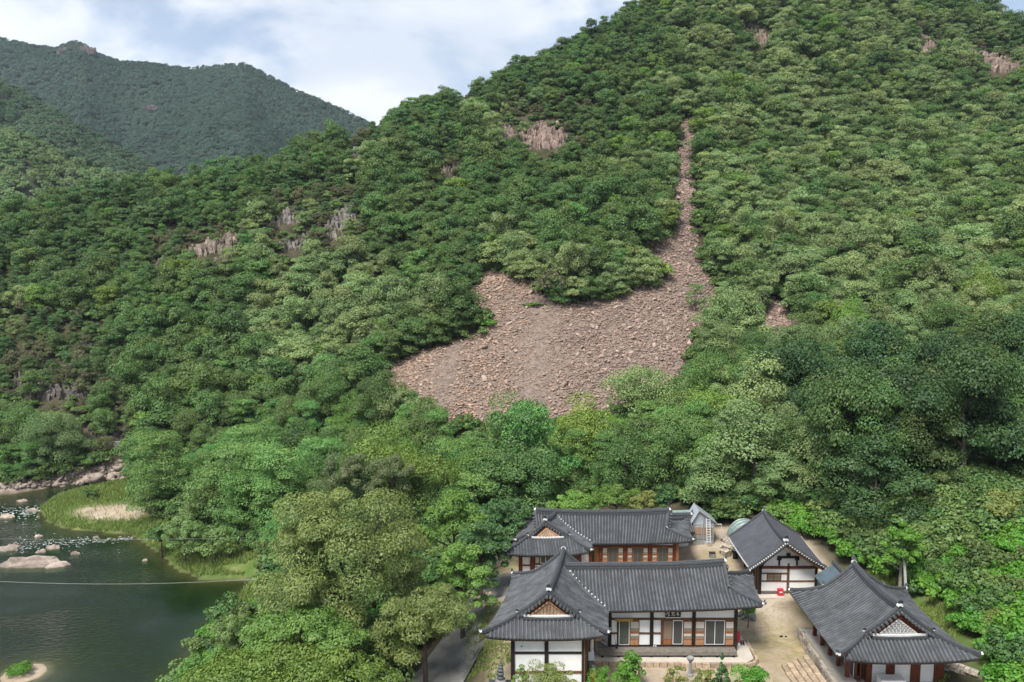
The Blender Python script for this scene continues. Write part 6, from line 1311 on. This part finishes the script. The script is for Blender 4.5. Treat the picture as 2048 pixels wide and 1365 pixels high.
for _ in range(30): fleck(rg.uniform(0, 300), rg.uniform(1000, 1110), rg.uniform(.04, .16), rg.uniform(.03, .06))
kind(tag(raw('rapids_foam', VV, QQ, 'foam'), 'white foam flecks where the river runs over stones', 'foam'), 'stuff')
n = 700; px = rg.uniform(-60, 268, n); py = 980 - (px / 268) * 22 - rg.random(n) ** 1.5 * 38; X, Y, Z = hit(px, py, 90, 150); k_ = ~np.isnan(Y) & (Z > WATER - .3); V, Q = stone_mesh(np.stack([X, Y, Z + .1], 1)[k_], np.clip(rg.lognormal(-.9, .55, int(k_.sum())), .15, 1.8), rg, .7)
kind(tag(ob('shore_stones', fastmesh('shore_stones', V, Q, 'river_rock')), 'tumbled stones along the far river shore', 'stones'), 'stuff')
# low revetment wall along the far bank road
rv = [(-74, 122.5), (-66, 123.5), (-58, 124.5), (-50, 125.5)]; RV = thing('revetment_wall', (0, 0, 0), 'long low stone revetment along the far river bank', 'wall')
for a_, b_ in zip(rv[:-1], rv[1:]): zz = float(hz((a_[0] + b_[0]) / 2, (a_[1] + b_[1]) / 2)); stones(RV, [a_, b_], 1.5, zz - .5, 1.0, .5, 'grey_stone', 31, rowsn=2, jit=.06)
# ---------------------------------------------------------------- lane
lane = [(-1.0, 70.5), (-1.4, 66.5), (-2.4, 62.5), (-4.2, 58.2), (-5.8, 54), (-7.0, 49), (-7.6, 42)]; V = []; Fc = []; lane_w = 2.3
for i, p in enumerate(lane):
    d = np.array(lane[min(i + 1, len(lane) - 1)]) - np.array(lane[max(i - 1, 0)]); d = d / np.linalg.norm(d); n_ = np.array((-d[1], d[0]))
    for u in np.linspace(-1, 1, 7): q = np.array(p) + n_ * u * lane_w; V.append((q[0], q[1], float(hz(q[0], q[1])) + .06))
me_ = []
for i in range(len(lane) - 1):
    for k in range(6): Fc.append((i * 7 + k, i * 7 + k + 1, i * 7 + 8 + k, i * 7 + 7 + k))
material('lane', (.17, .165, .155), .9, .45, .45, .3, 20); kind(raw('lane', V, Fc, 'lane'), 'structure')  # concrete colour lowered to carry the tree shade, with dirt blotches
RP = thing('stone_ring', (0, 0, 0), 'ring of pale stones on the lane beside the front wing roof', 'stones')
c = atz(975, 1205, -1.0); gz_ = float(hz(c[0], c[1]))
for k in range(14): a_ = 6.283 * k / 14; mb = MB(); q = (c[0] + math.cos(a_) * .9, c[1] + math.sin(a_) * 1.3); mb.lathe([(.08, -.1), (.22, .02), (.18, .14), (.05, .2)], (q[0], q[1], gz_), 6); mb.build('stone', 'tan_stone', RP)
# ---------------------------------------------------------------- overhead cables
for (pa, pb, Y0, Y1, sag, lab) in (((-60, 1160), (520, 1158), 70, 70, .45, 'nearer thin cable strung across the river'), ((-60, 1077), (500, 1076), 80, 82, .15, 'farther thin cable strung across the river')):
    A, B = np.array(aty(*pa, Y0)), np.array(aty(*pb, Y1)); mb = MB(); mb.tube([A + (B - A) * u - np.array((0, 0, sag * 4 * u * (1 - u))) for u in np.linspace(0, 1, 24)], .016 if Y0 == 70 else .009, 5); tag(mb.build('cable', 'wire'), lab, 'cable', 'cables over the river')
# ---------------------------------------------------------------- plastic-covered shed, ladder, tunnel
GH = thing('plastic_shed', (0, 0, 0), 'gabled shed wrapped in plastic sheeting behind the back hall', 'shed')
b0 = atz(1386, 1084, 1.3); b1 = atz(1426, 1084, 1.3); yg = b0[1]; xa, xb = b0[0], b1[0]; zg = float(hz((xa + xb) / 2, yg)) - .1
zE = aty(1400, 1044, yg)[2]; zP = aty(1396, 1022, yg)[2]; xm = aty(1397, 1040, yg)[0]
raw('sheeting', [(xa, yg, zg), (xb, yg, zg), (xb, yg, zE), (xm, yg, zP), (xa, yg, zE), (xa, yg + 2, zg), (xb, yg + 2, zg), (xb, yg + 2, zE), (xm, yg + 2, zP), (xa, yg + 2, zE)], [(0, 1, 2, 3, 4), (9, 8, 7, 6, 5), (1, 6, 7, 2), (0, 4, 9, 5)], 'polythene', GH)
for s_, (q0_, q1_) in enumerate((((xa - .25, zE - .12), (xm, zP + .05)), ((xm, zP + .05), (xb + .3, zE - .15)))): raw('roof_sheet', [(q0_[0], yg - .25, q0_[1]), (q1_[0], yg - .25, q1_[1]), (q1_[0], yg + 2.1, q1_[1]), (q0_[0], yg + 2.1, q0_[1]), (q0_[0], yg - .25, q0_[1] + .05), (q1_[0], yg - .25, q1_[1] + .05), (q1_[0], yg + 2.1, q1_[1] + .05), (q0_[0], yg + 2.1, q0_[1] + .05)], BOXF, 'polythene', GH)
for a_, b_, z0_, z1_, m_ in ((.03, .38, .48, .78, 'rust_sheet'), (.42, .95, .48, .76, 'rust_sheet'), (.03, .95, .26, .45, 'grey_stone'), (.03, .5, .03, .22, 'grey_metal')): mb = MB(); mb.box(xa + (xb - xa) * a_, xa + (xb - xa) * b_, yg - .06, yg - .005, zg + (zE - zg) * z0_, zg + (zE - zg) * z1_); mb.build('panel', m_, GH)
for u in (0, .5, 1): mb = MB(); xx = xa + (xb - xa) * u; mb.box(xx - .04, xx + .04, yg - .09, yg - .062, zg, zE + (0 if u != .5 else .6)); mb.build('post', 'grey_metal', GH)
LE = thing('greenhouse_annex', (0, 0, 0), 'low pale green sheet roof between the back hall ridge and the plastic shed', 'roof')
q0_ = aty(1346, 1030, yg + 2); q1_ = aty(1392, 1028, yg + 2); raw('sheet', [(q0_[0], yg, q0_[2] - .5), (q1_[0], yg, q1_[2] - .45), (q1_[0], yg + 2.4, q1_[2] + .25), (q0_[0], yg + 2.4, q0_[2] + .25), (q0_[0], yg, q0_[2] - .45), (q1_[0], yg, q1_[2] - .4), (q1_[0], yg + 2.4, q1_[2] + .3), (q0_[0], yg + 2.4, q0_[2] + .3)], BOXF, 'green_net', LE); mb = MB(); mb.box(q0_[0] + .1, q1_[0] - .1, yg + .2, yg + 2.2, .2, q0_[2] - .5); mb.build('frame_wall', 'polythene', LE)
LD = thing('ladder', (0, 0, 0), 'pale aluminium ladder leaning against the plastic shed', 'ladder')
t0 = np.array(aty(1413, 1037, yg - .12)); t1 = np.array(aty(1420, 1037, yg - .12)); u0_ = np.array(aty(1414, 1087, yg - .9)); u1_ = np.array(aty(1421, 1087, yg - .9))
for a_, b_ in ((u0_, t0), (u1_, t1)): mb = MB(); mb.tube([a_, b_], .035, 6); mb.build('rail', 'aluminium', LD)
for k in range(10): u = (k + .6) / 10.2; mb = MB(); mb.tube([u0_ + (t0 - u0_) * u, u1_ + (t1 - u1_) * u], .024, 6); mb.build('rung', 'aluminium', LD)
BK = thing('bracket_pole', (0, 0, 0), 'thin metal bracket pole right of the plastic shed', 'pole'); q = aty(1427, 1049, yg); q2 = aty(1443, 1049, yg); mb = MB(); mb.tube([q, q2], .035, 6); mb.build('arm', 'aluminium', BK); mb = MB(); mb.tube([q2, (q2[0], yg, float(hz(q2[0], yg)))], .03, 6); mb.build('upright', 'aluminium', BK)
PT = thing('polytunnel', (0, 0, 0), 'rounded grey-green netted tunnel peeping over the storehouse roof', 'tunnel')
pc = aty(1500, 1062, 73.0); pr = 1.7; V = []; Fc = []; M = 15
for yy_ in (0, .7, 1.4, 2.0):
    for k in range(M): a_ = math.pi * k / (M - 1); V.append((pc[0] - math.cos(a_) * pr, 73 + yy_, float(hz(pc[0], 73)) - .3 + math.sin(a_) * (aty(1500, 1052, 73)[2] - float(hz(pc[0], 73)) + .3)))
for r_ in range(3):
    for k in range(M - 1): Fc.append((r_ * M + k, r_ * M + k + 1, (r_ + 1) * M + k + 1, (r_ + 1) * M + k))
Fc.append(tuple(range(M))); Fc.append(tuple(3 * M + k for k in range(M))); raw('net_cover', V, Fc, 'green_net', PT)
for r_ in range(4): mb = MB(); mb.tube([(v[0], v[1], v[2] + .02) for v in V[r_ * M:(r_ + 1) * M]], .03, 5); mb.build('hoop', 'grey_metal', PT)
# ---------------------------------------------------------------- small things in the yard
RB_ = thing('red_box', (0, 0, 0), 'red fire extinguisher box with white label against the storehouse wall', 'box'); q = atz(1560, 1190, .4); mb = MB(); mb.box(q[0] - .22, q[0] + .22, q[1] - .2, q[1] + .1, .38, .95); mb.build('case', 'red_plastic', RB_); mb = MB(); mb.box(q[0] - .12, q[0] + .12, q[1] - .215, q[1] - .201, .66, .76); mb.build('white_plate', 'sign_white', RB_)
BN = thing('black_bin', (0, 0, 0), 'black round bin at the left eave of the storehouse', 'bin'); q = atz(1470, 1114, 1.0); gz_ = float(hz(q[0], q[1])); mb = MB(); mb.lathe([(.2, 0), (.25, .75), (.27, .76), (.27, .82), (.05, .86)], (q[0], q[1], gz_), 14); mb.build('drum', 'black_rubber', BN); mb = MB(); mb.lathe([(.28, .80), (.28, .84)], (q[0], q[1], gz_), 14); mb.build('rim', 'grey_metal', BN)
CB = thing('grey_crate', (0, 0, 0), 'small grey crate on the upper yard behind the signboard hall ridge', 'crate'); q = atz(1424, 1121, .6); gz_ = float(hz(q[0], q[1])); mb = MB(); mb.box(q[0] - .26, q[0] + .26, q[1] - .2, q[1] + .2, gz_, gz_ + .42); mb.build('case', 'grey_stone', CB); mb = MB(); mb.box(q[0] - .28, q[0] + .28, q[1] - .22, q[1] + .22, gz_ + .421, gz_ + .47); mb.build('lid', 'black_rubber', CB)
RK = thing('rubble_wall', (0, 0, 0), 'rough stone rubble wall left of the storehouse back corner', 'wall')
for k in range(34):
    px = rg.uniform(1446, 1482); py = rg.uniform(1080, 1102); q = atz(px, py, 1.5); gz_ = float(hz(q[0], q[1])); V, Q = stone_mesh(np.array([(q[0], q[1], gz_ + .15 + rg.uniform(0, .55))]), np.array([rg.uniform(.35, .75)]), rg, .8); raw('stone', V, [tuple(f_) for f_ in Q], 'stone', RK)
RG_ = thing('rock_garden', (0, 0, 0), 'little pile of stones at the right corner of the signboard hall', 'rocks')
for k in range(22):
    px = rg.uniform(1478, 1508); py = rg.uniform(1224, 1240); q = atz(px, py, .1); V, Q = stone_mesh(np.array([(q[0], q[1], .12 + rg.uniform(0, .25))]), np.array([rg.uniform(.25, .55)]), rg, .8); raw('stone', V, [tuple(f_) for f_ in Q], 'grey_stone', RG_)
# dark hats and white cloth lying on the sand
q = atz(1572, 1276, .03)
for dx, dy, lab in ((-.28, .15, 'dark sun hat lying left on the sand'), (.02, .05, 'dark sun hat lying beside the white cloth')):
    t_ = thing('sun_hat', (q[0] + dx, q[1] + dy, .03), lab, 'hat', 'hats on the sand'); mb = MB(); mb.lathe([(.17, 0), (.17, .012)], (0, 0, 0), 14); mb.build('brim', 'black_rubber', t_); mb = MB(); mb.lathe([(.10, .012), (.09, .09), (.04, .11)], (0, 0, 0), 12); mb.build('hat_dome', 'black_rubber', t_)
t_ = thing('white_cloth', (q[0] + .22, q[1] - .18, .04), 'crumpled white cloth on the sand beside the hats', 'cloth'); gx_, gy_ = np.meshgrid(np.linspace(-.26, .26, 9), np.linspace(-.13, .13, 6)); gz2 = .05 * fbm(gx_ + 3, gy_ + 5, .12, 2, 3); V = np.stack([gx_, gy_, gz2], -1).reshape(-1, 3); raw('sheet', V, [(j * 9 + i, j * 9 + i + 1, j * 9 + i + 10, j * 9 + i + 9) for j in range(5) for i in range(8)], 'white_frame', t_)
# red cart by the right post of the hall
t_ = thing('red_cart', (0, 0, 0), 'red bag on a small two-wheeled cart beside the right hall post', 'cart'); q = atz(1479, 1290, .33)
mb = MB(); mb.lathe([(.10, .12), (.20, .2), (.22, .65), (.14, .88), (.04, .92)], (q[0] - .12, q[1] + .25, .33), 10); mb.build('bag', 'red_plastic', t_)
for dx in (0, .16): mb = MB(); mb.lathe([(.02, -.03), (.15, -.025), (.15, .025), (.02, .03)], (0, 0, 0), 12); raw('wheel', [(q[0] + .12 + dx + v[2], q[1] + v[0], .5 + v[1]) for v in mb.v], mb.f, 'black_rubber', t_)
mb = MB(); mb.tube([(q[0] + .05, q[1], .5), (q[0] + .2, q[1] - .1, .75), (q[0] + .32, q[1] - .15, .36)], .02, 6); mb.build('handle', 'black_rubber', t_); mb = MB(); mb.box(q[0] - .16, q[0] - .02, q[1] - .2, q[1] - .05, .335, .5); mb.build('bottle', 'white_frame', t_)
# slippers, broom, meter box, gas cylinder and clutter by the wing
for px, py, lab, m_ in ((1208, 1283, 'red slippers at the left end of the veranda', 'pink_plastic'), (1309, 1291.5, 'pink slippers under the second bay of the veranda', 'pink_plastic')):
    q = atz(px, py, .745); t_ = thing('slippers', (q[0], q[1], .745), lab, 'slippers', 'slippers on the veranda')
    for dx in (-.07, .07): mb = MB(); mb.box(dx - .045, dx + .045, -.13, .13, 0, .025); mb.build('sole', 'white_frame', t_); mb = MB(); mb.tube([(dx - .05, .04, .02), (dx - .03, .05, .08), (dx + .03, .05, .08), (dx + .05, .04, .02)], .03, 6); mb.build('strap', m_, t_)
t_ = thing('broom', (0, 0, 0), 'dark broom leaning on the left hall post', 'broom'); a_ = np.array((7.45, 54.0, .78)); b_ = np.array((7.28, 54.2, 1.75)); mb = MB(); mb.tube([a_, b_], .018, 6); mb.build('handle', 'black_rubber', t_); mb = MB(); mb.tube([a_ + (.02, 0, -.02), a_ + (0, 0, .25)], [.10, .03], 8); mb.build('bristles', 'black_rubber', t_)
t_ = thing('gas_cylinder', (5.45, 50.6, 0), 'grey gas cylinder standing beside the wing wall', 'cylinder'); mb = MB(); mb.lathe([(.16, 0), (.18, .05), (.18, .95), (.12, 1.1), (.05, 1.15), (.05, 1.25)], (0, 0, 0), 14); mb.build('bottle', 'grey_metal', t_); mb = MB(); mb.lathe([(.10, 1.15), (.10, 1.3), (.085, 1.3), (.085, 1.15)], (0, 0, 0), 12); mb.build('collar', 'grey_metal', t_)
t_ = thing('wall_heater', (5.3, 51.6, 0), 'white heater with flue pipe fixed beside the wing wall', 'heater'); mb = MB(); mb.box(-.1, .3, -.2, .2, 1.2, 1.75); mb.build('case', 'white_frame', t_); mb = MB(); mb.tube([(.1, 0, 1.75), (.1, 0, 2.6), (.0, .2, 3.0)], .06, 8); mb.build('flue', 'aluminium', t_); mb = MB(); mb.box(-.05, .25, -.16, .14, .55, 1.1); mb.build('tank', 'green_net', t_); mb = MB(); mb.tube([(.0, -.1, 1.2), (.0, -.1, .1)], .03, 6); mb.build('pipe', 'black_rubber', t_)
t_ = thing('orange_board', (5.25, 49.9, 0), 'orange wooden board leaning at the foot of the wing corner', 'board'); V = [(-.05, 0, 0), (.38, 0, 0), (.38, .05, 0), (-.05, .05, 0), (-.05, .30, 1.15), (.34, .30, 1.2), (.34, .35, 1.2), (-.05, .35, 1.15)]; raw('plank', V, BOXF, 'orange_timber', t_); mb = MB(); mb.box(0, .3, .10, .16, .5, .58); mb.build('batten', 'yellow_wood', t_)
t_ = thing('meter_box', (5.75, 52.6, 0), 'small yellow-brown box under the wing eave corner', 'box'); mb = MB(); mb.box(0, .35, -.2, .1, 2.1, 2.55); mb.build('case', 'yellow_wood', t_); mb = MB(); mb.box(-.02, .37, -.22, .12, 2.552, 2.6); mb.build('lid', 'brown_timber', t_)
# white chest at the foot of the side hall
t_ = thing('white_chest', (0, 0, 0), 'white chest standing before the front wall of the lattice-gabled hall', 'chest'); q = aty(1784, 1358, 48.3); mb = MB(); mb.box(q[0] - .8, q[0] + .72, 48.0, 48.7, .98, q[2]); mb.build('case', 'white_frame', t_); mb = MB(); mb.box(q[0] - .83, q[0] + .75, 47.96, 48.73, q[2] + .001, q[2] + .06); mb.build('lid', 'white_frame', t_)
# stone lantern bowl
q = atz(1380, 1352, .0); t_ = thing('stone_lantern', (q[0], q[1], 0), 'small stone basin on a pillar in the courtyard', 'stone basin'); mb = MB(); mb.lathe([(.30, -.1), (.30, .12), (.16, .16), (.13, .9), (.15, .95)], (0, 0, 0), 10); mb.build('pillar', 'granite', t_); mb = MB(); mb.lathe([(.14, .95), (.25, 1.02), (.34, 1.16), (.33, 1.22), (.24, 1.20), (.05, 1.12)], (0, 0, 0), 10); mb.build('bowl', 'granite', t_)
zt_ = aty(1380, 1315, q[1])[2]; t_.scale = (.75, .75, max(.6, zt_ / 1.22))
# stone pagoda: only its finial rises into view
q = aty(1001, 1326, 48.3); gz_ = float(hz(q[0], 48.3)); t_ = thing('stone_pagoda', (q[0], 48.3, gz_), 'dark stone pagoda finial of stacked rings in front of the wing', 'pagoda'); H = q[2] - gz_; zf_ = H - 1.25
mb = MB(); mb.box(-.9, .9, -.9, .9, -.3, .3); mb.box(-.6, .6, -.6, .6, .301, zf_ * .5); mb.build('base', 'grey_stone', t_)
for k, zz in enumerate((zf_ * .5, zf_ * .78)):
    s_ = 1.0 - .22 * k; h2 = zf_ * .28
    raw('roof_stone', [(-s_, -s_, zz), (s_, -s_, zz), (s_, s_, zz), (-s_, s_, zz), (-s_ * .45, -s_ * .45, zz + h2 * .45), (s_ * .45, -s_ * .45, zz + h2 * .45), (s_ * .45, s_ * .45, zz + h2 * .45), (-s_ * .45, s_ * .45, zz + h2 * .45)], BOXF, 'tile', t_); mb = MB(); mb.box(-s_ * .4, s_ * .4, -s_ * .4, s_ * .4, zz + h2 * .452, zz + h2 * .99); mb.build('body_stone', 'grey_stone', t_)
mb = MB(); mb.lathe([(.34, zf_ - .06), (.36, zf_ + .02), (.24, zf_ + .12), (.18, zf_ + .15)], (0, 0, 0), 14); mb.build('cap_stone', 'grey_stone', t_)
zz = zf_ + .14
for k, (r_, h2) in enumerate(((.23, .26), (.23, .26), (.21, .23), (.17, .19), (.13, .15))): mb = MB(); mb.lathe([(r_ * .6, zz), (r_ * .95, zz + h2 * .25), (r_, zz + h2 * .5), (r_ * .9, zz + h2 * .78), (r_ * .5, zz + h2)], (0, 0, 0), 14); mb.build('ring', 'tile_rib', t_, True); zz += h2 * .98
mb = MB(); mb.lathe([(.05, zz - .02), (.06, zz + .05), (.02, zz + .12)], (0, 0, 0), 10); mb.build('tip', 'tile_rib', t_, True)
# bare pole
t_ = thing('utility_pole', (0, 0, 0), 'bare pale pole rising from creeper behind the side hall', 'pole'); a_ = np.array(aty(1813, 1208, 58.6)); b_ = np.array(aty(1808, 1105, 59.0)); gz_ = float(hz(a_[0], a_[1])); mb = MB(); mb.tube([(a_[0] + .02, a_[1], gz_ - .5), a_, b_], [.13, .125, .09], 12); mb.build('shaft', 'pole_metal', t_); mb = MB(); mb.lathe([(.11, 0), (.11, .06)], tuple(b_ - np.array((0, 0, .1))), 12); mb.build('top_band', 'grey_metal', t_)
# stone walls at the right of the side hall
WL = thing('field_wall', (0, 0, 0), 'mossy field-stone retaining wall running back from the lower right of the side hall', 'wall'); p0_ = atz(1890, 1330, 1.6); p1_ = atz(2010, 1372, 1.6); stones(WL, [(p0_[0], p0_[1] + .3), (p1_[0], p1_[1])], 1.3, .5, .38, .35, 'stone', 12, rowsn=5, jit=.08)
mb = MB(); mb.seg((p0_[0] + .3, p0_[1] + .5), (p1_[0] + .3, p1_[1] + .3), .4, .4, 1.7); mb.build('wall_core', 'grey_stone', WL)

# ---------------------------------------------------------------- the air
hz_m = bpy.data.materials.new('haze'); hz_m.use_nodes = True; hn = hz_m.node_tree.nodes; hn.remove(hn['Principled BSDF']); pv = hn.new('ShaderNodeVolumePrincipled'); pv.inputs['Color'].default_value = (.70, .80, .95, 1); pv.inputs['Density'].default_value = 0.00011; pv.inputs['Anisotropy'].default_value = .2
hz_m.node_tree.links.new(pv.outputs[0], hn['Material Output'].inputs['Volume'])
mb = MB(); mb.box(-1500, 1500, -420, 1760, -420, 345); haze = mb.build('haze', None); haze.data.materials.append(hz_m); kind(haze, 'stuff')
